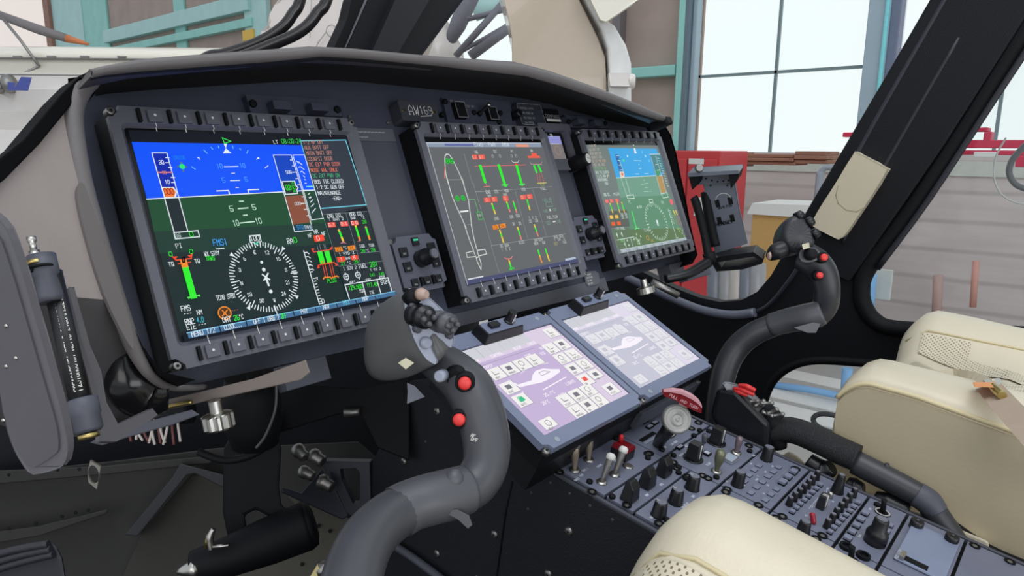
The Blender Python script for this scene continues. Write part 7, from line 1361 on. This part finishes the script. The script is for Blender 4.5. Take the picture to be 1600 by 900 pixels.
m = MB(WORLDF, pm('rail_brown_grey', (118, 108, 102), .5)); m.loftw([[D(a, b, z) for a, b in ((222, 634), (395, 592), (478, 562), (485, 582), (470, 594), (300, 632), (212, 650))] for z in (.70, .67)], smooth=False); m.build('rail_plate', root, bevel=.001)
m = MB(WORLDF, DGREY); m.loftw([[D(a, b, z) for a, b in ((140, 692), (175, 668), (215, 662), (300, 640), (312, 648), (270, 664), (205, 682), (160, 696))] for z in (.62, .60)], smooth=False); m.build('lower_bracket', root, bevel=.001)
m = MB(WORLDF, BRASS); m.tubew([D(215, 645, .665), D(250, 638, .665), D(300, 628, .665)], .002, n=8); m.build('bonding_strip', root)
m = MB(WORLDF, BLK); m.lathew(D(392, 600, .86), (0, 0, -1), [(.03, -.01), (.035, .02), (.035, .05), (.028, .08), (.01, .085)], n=28); m.build('round_unit', root)
m = MB(WORLDF, BLK); m.tubew([D(310, 706, .9), D(350, 719, .9), D(390, 712, .9), D(420, 690, .9), D(436, 640, .9)], .005, n=8); m.build('cable_loop', root)
random.seed(3)
root = thing('wire_bundle', D(240, 680, .75), 'bundle of white tied wires hanging under the panel at left', 'wires')
for k in range(11):
    x = 205 + k * 7.2; m = MB(WORLDF, pm('white_wire', (205, 196, 190), .5) if k % 3 else pm('dark_wire', (110, 60, 60), .5)); m.tubew([D(x, 655, .76), D(x + random.uniform(-5, 5), 672, .75), D(x + random.uniform(-8, 6), 690 + random.uniform(-4, 6), .75)], .0014, n=6); m.build('wire', root)
m = MB(WORLDF, BLK); m.tubew([D(200, 655, .77), D(240, 650, .77), D(300, 645, .77)], .012, n=10); m.build('harness', root)
m = MB(WORLDF, pm('thin_cable', (70, 70, 72), .4)); m.tubew([D(432, 600, .76), D(430, 640, .76), D(415, 680, .76), D(400, 700, .76)], .0016, n=6); tag(m.build('thin_cable'), 'single thin cable looping under the left display', 'cable')
# gasket plate
FG = FD(.62)
m = MB(FG, pm('gasket_metal', (150, 146, 138), .4, metal=.5)); c0 = FG.at(148, 740)
m.prism([FG.at(*p) for p in ((143, 718), (159, 728), (157, 740), (153, 763), (140, 752), (139, 735))], 0, .002, holes=[[(c0[0] + .0052 * math.cos(t), c0[1] + .0095 * math.sin(t)) for t in np.linspace(0, 2 * PI, 17)[:-1]]]); tag(m.build('gasket_plate'), 'small pale metal plate with round hole, lower left', 'plate')
# nose shell: panels and ribs, colours darkened for the shade down here
SH2 = pm('nose_shell_dark', (46, 45, 44), .7, bump=(80, .1))
def slab(pts, d0, th, mat, name, parent, bev=.002, z=None):
    m = MB(WORLDF, mat); m.loftw([[D(a, b, (z(a, b) if z else d0) + t) for a, b in pts] for t in (0, -th)], smooth=False); return m.build(name, parent, bevel=bev)
root = thing('nose_shell', D(200, 800, 1.2), 'dark curved nose shell with stiffener ribs below the panel', 'shell')
slab([(-60, 745), (180, 720), (340, 700), (560, 690), (640, 760), (640, 1000), (-60, 1000)], 1.30, .01, SH2, 'skin_panel', root)
slab([(-60, 735), (0, 735), (160, 728), (330, 712), (330, 724), (160, 742), (0, 756), (-60, 760)], 1.27, .02, SH2, 'rib', root)
slab([(-60, 838), (60, 822), (170, 795), (165, 803), (60, 838), (-60, 858)], 1.27, .03, SH2, 'rib', root)
slab([(195, 836), (270, 745), (282, 724), (350, 742), (349, 762), (305, 740), (292, 742), (215, 838)], 1.25, .03, pm('rib_grey', (52, 52, 56), .6), 'diagonal_rib', root)
slab([(222, 828), (300, 742), (350, 742), (352, 800), (360, 855), (330, 905), (190, 905)], 1.262, .004, SHELL, 'web_panel', root)
slab([(436, 760), (470, 785), (640, 840), (640, 920), (360, 920), (400, 850), (450, 830), (490, 845), (470, 800)], 1.20, .01, pm('primer_beige_shaded', (78, 75, 66), .7), 'beige_panel', root)
for px, py in ((14, 742), (50, 738), (90, 734), (124, 733), (14, 826), (56, 818), (97, 807), (118, 801), (138, 797), (498, 822), (516, 830), (533, 838), (472, 882)):
    m = MB(WORLDF, BLK); m.lathew(D(px, py, 1.185 if px > 400 else 1.235), -RW[2], [(.0035, 0), (.003, .001)], n=8); m.build('rivet', root)
root = thing('rudder_pedal', D(40, 880, .9), 'dark ribbed rudder pedal at the bottom left corner', 'pedal')
PEDM = pm('pedal_rubber', (44, 44, 52), .6)
slab([(-60, 878), (0, 868), (68, 845), (88, 850), (98, 872), (108, 930), (-60, 930)], .95, .03, PEDM, 'pedal_plate', root, .006)
for k in range(3): m = MB(WORLDF, PEDM); m.tubew([D(-60, 905 - k * 13 + 3, .915), D(20, 882 - k * 11, .915), D(84 - 4 * k, 866 - k * 8, .915)], .005, n=8); m.build('tread_rib', root)
root = thing('pedal_mechanism', D(420, 840, .95), 'black pedal adjuster tube and levers under the left display', 'mechanism')
MEC = pm('mechanism_black', (9, 11, 16), .65, spec=.25)
m = MB(WORLDF, MEC); m.tubew([D(300, 885, .92), D(350, 872, .93), D(420, 845, .95), D(478, 822, .97)], [.020, .026, .032, .034], n=20); m.lathew(D(478, 822, .97), D(486, 819, .972) - D(478, 822, .97), [(.034, 0), (.030, .01), (.02, .013)], n=20); m.build('adjuster_tube', root)
slab([(350, 700), (372, 660), (420, 640), (440, 700), (436, 760), (440, 790), (480, 810), (440, 830), (430, 812), (400, 796), (382, 805), (390, 850), (360, 860), (348, 800)], 1.0, .03, MEC, 'swing_arm', root, .004)
m = MB(WORLDF, STEEL); m.lathew(D(300, 889, .91), D(280, 893, .905) - D(300, 889, .91), [(.012, -.01), (.013, 0), (.010, .004), (.006, .012), (.003, .018)], n=16); m.build('end_fitting', root)
m = MB(WORLDF, STEEL); m.tubew([D(330, 860, .90), D(328, 840, .90), D(334, 826, .90)], [.0035, .005, .003], n=10); m.m(BRASS); m.tubew([D(322, 855, .90), D(326, 836, .90)], .003, n=8); m.m(STEEL); m.tubew([D(330, 855, .90), D(358, 852, .90)], .0025, n=8); m.build('cable_end', root)
root = thing('structural_bracket', D(545, 740, 1.1), 'dark triangular bracket with cut out beside the console side', 'bracket')
BRK = pm('bracket_slate', (38, 42, 54), .45)
m = MB(Fr(D(545, 740, 1.1), RW[0], -RW[1], -RW[2]), BRK); FB_ = m.F
m.prism([FB_.at(*p) for p in ((505, 720), (578, 722), (580, 800), (560, 815), (540, 798), (520, 750))], -.02, 0, holes=[[FB_.at(*p) for p in ((531, 733), (555, 731), (562, 740), (562, 786), (552, 788), (534, 752))]]); m.build('web', root, bevel=.001)
slab([(470, 770), (505, 730), (545, 806), (535, 812), (440, 770), (440, 760)], 1.12, .02, BRK, 'flange', root)
root = thing('electrical_connectors', D(490, 730, 1.08), 'cluster of round metal connectors in the dark below the panel', 'connectors')
for a, b, r in (((462, 700), (474, 712), .011), ((486, 710), (505, 722), .012), ((470, 735), (490, 745), .010), ((500, 750), (520, 762), .012)): m = MB(WORLDF, DSTEEL); m.lathew(D(*a, 1.08), D(*b, 1.07) - D(*a, 1.08), [(r * .8, 0), (r, .003), (r, .012), (r * .8, .014), (r * .8, .024), (r * .5, .026)], n=16); m.build('connector', root)
slab([(424, 610), (470, 600), (560, 606), (640, 590), (640, 720), (590, 700), (560, 640), (520, 650), (424, 680)], 1.02, .02, pm('avionics_black', (9, 10, 14), .6, spec=.2), 'avionics_shelf', root)
m = MB(WORLDF, DSTEEL); m.tubew([D(538, 645, .99), D(562, 643, .99)], .006, n=8); m.build('latch', root)
m = MB(WORLDF, DSTEEL); m.lathew(D(505, 888, .9), unit(-RW[1]), [(.011, -.006), (.012, 0), (.008, .008), (.003, .009)], n=16); m.m(pm('yellow_tape', (214, 200, 140), .5)); m.loftw([[D(a, b, z) for a, b in ((485, 900), (496, 882), (500, 890), (502, 915), (480, 920))] for z in (.9, .89)], smooth=False); tag(m.build('floor_fitting'), 'metal fitting with pale yellow tab at bottom centre left', 'fitting')
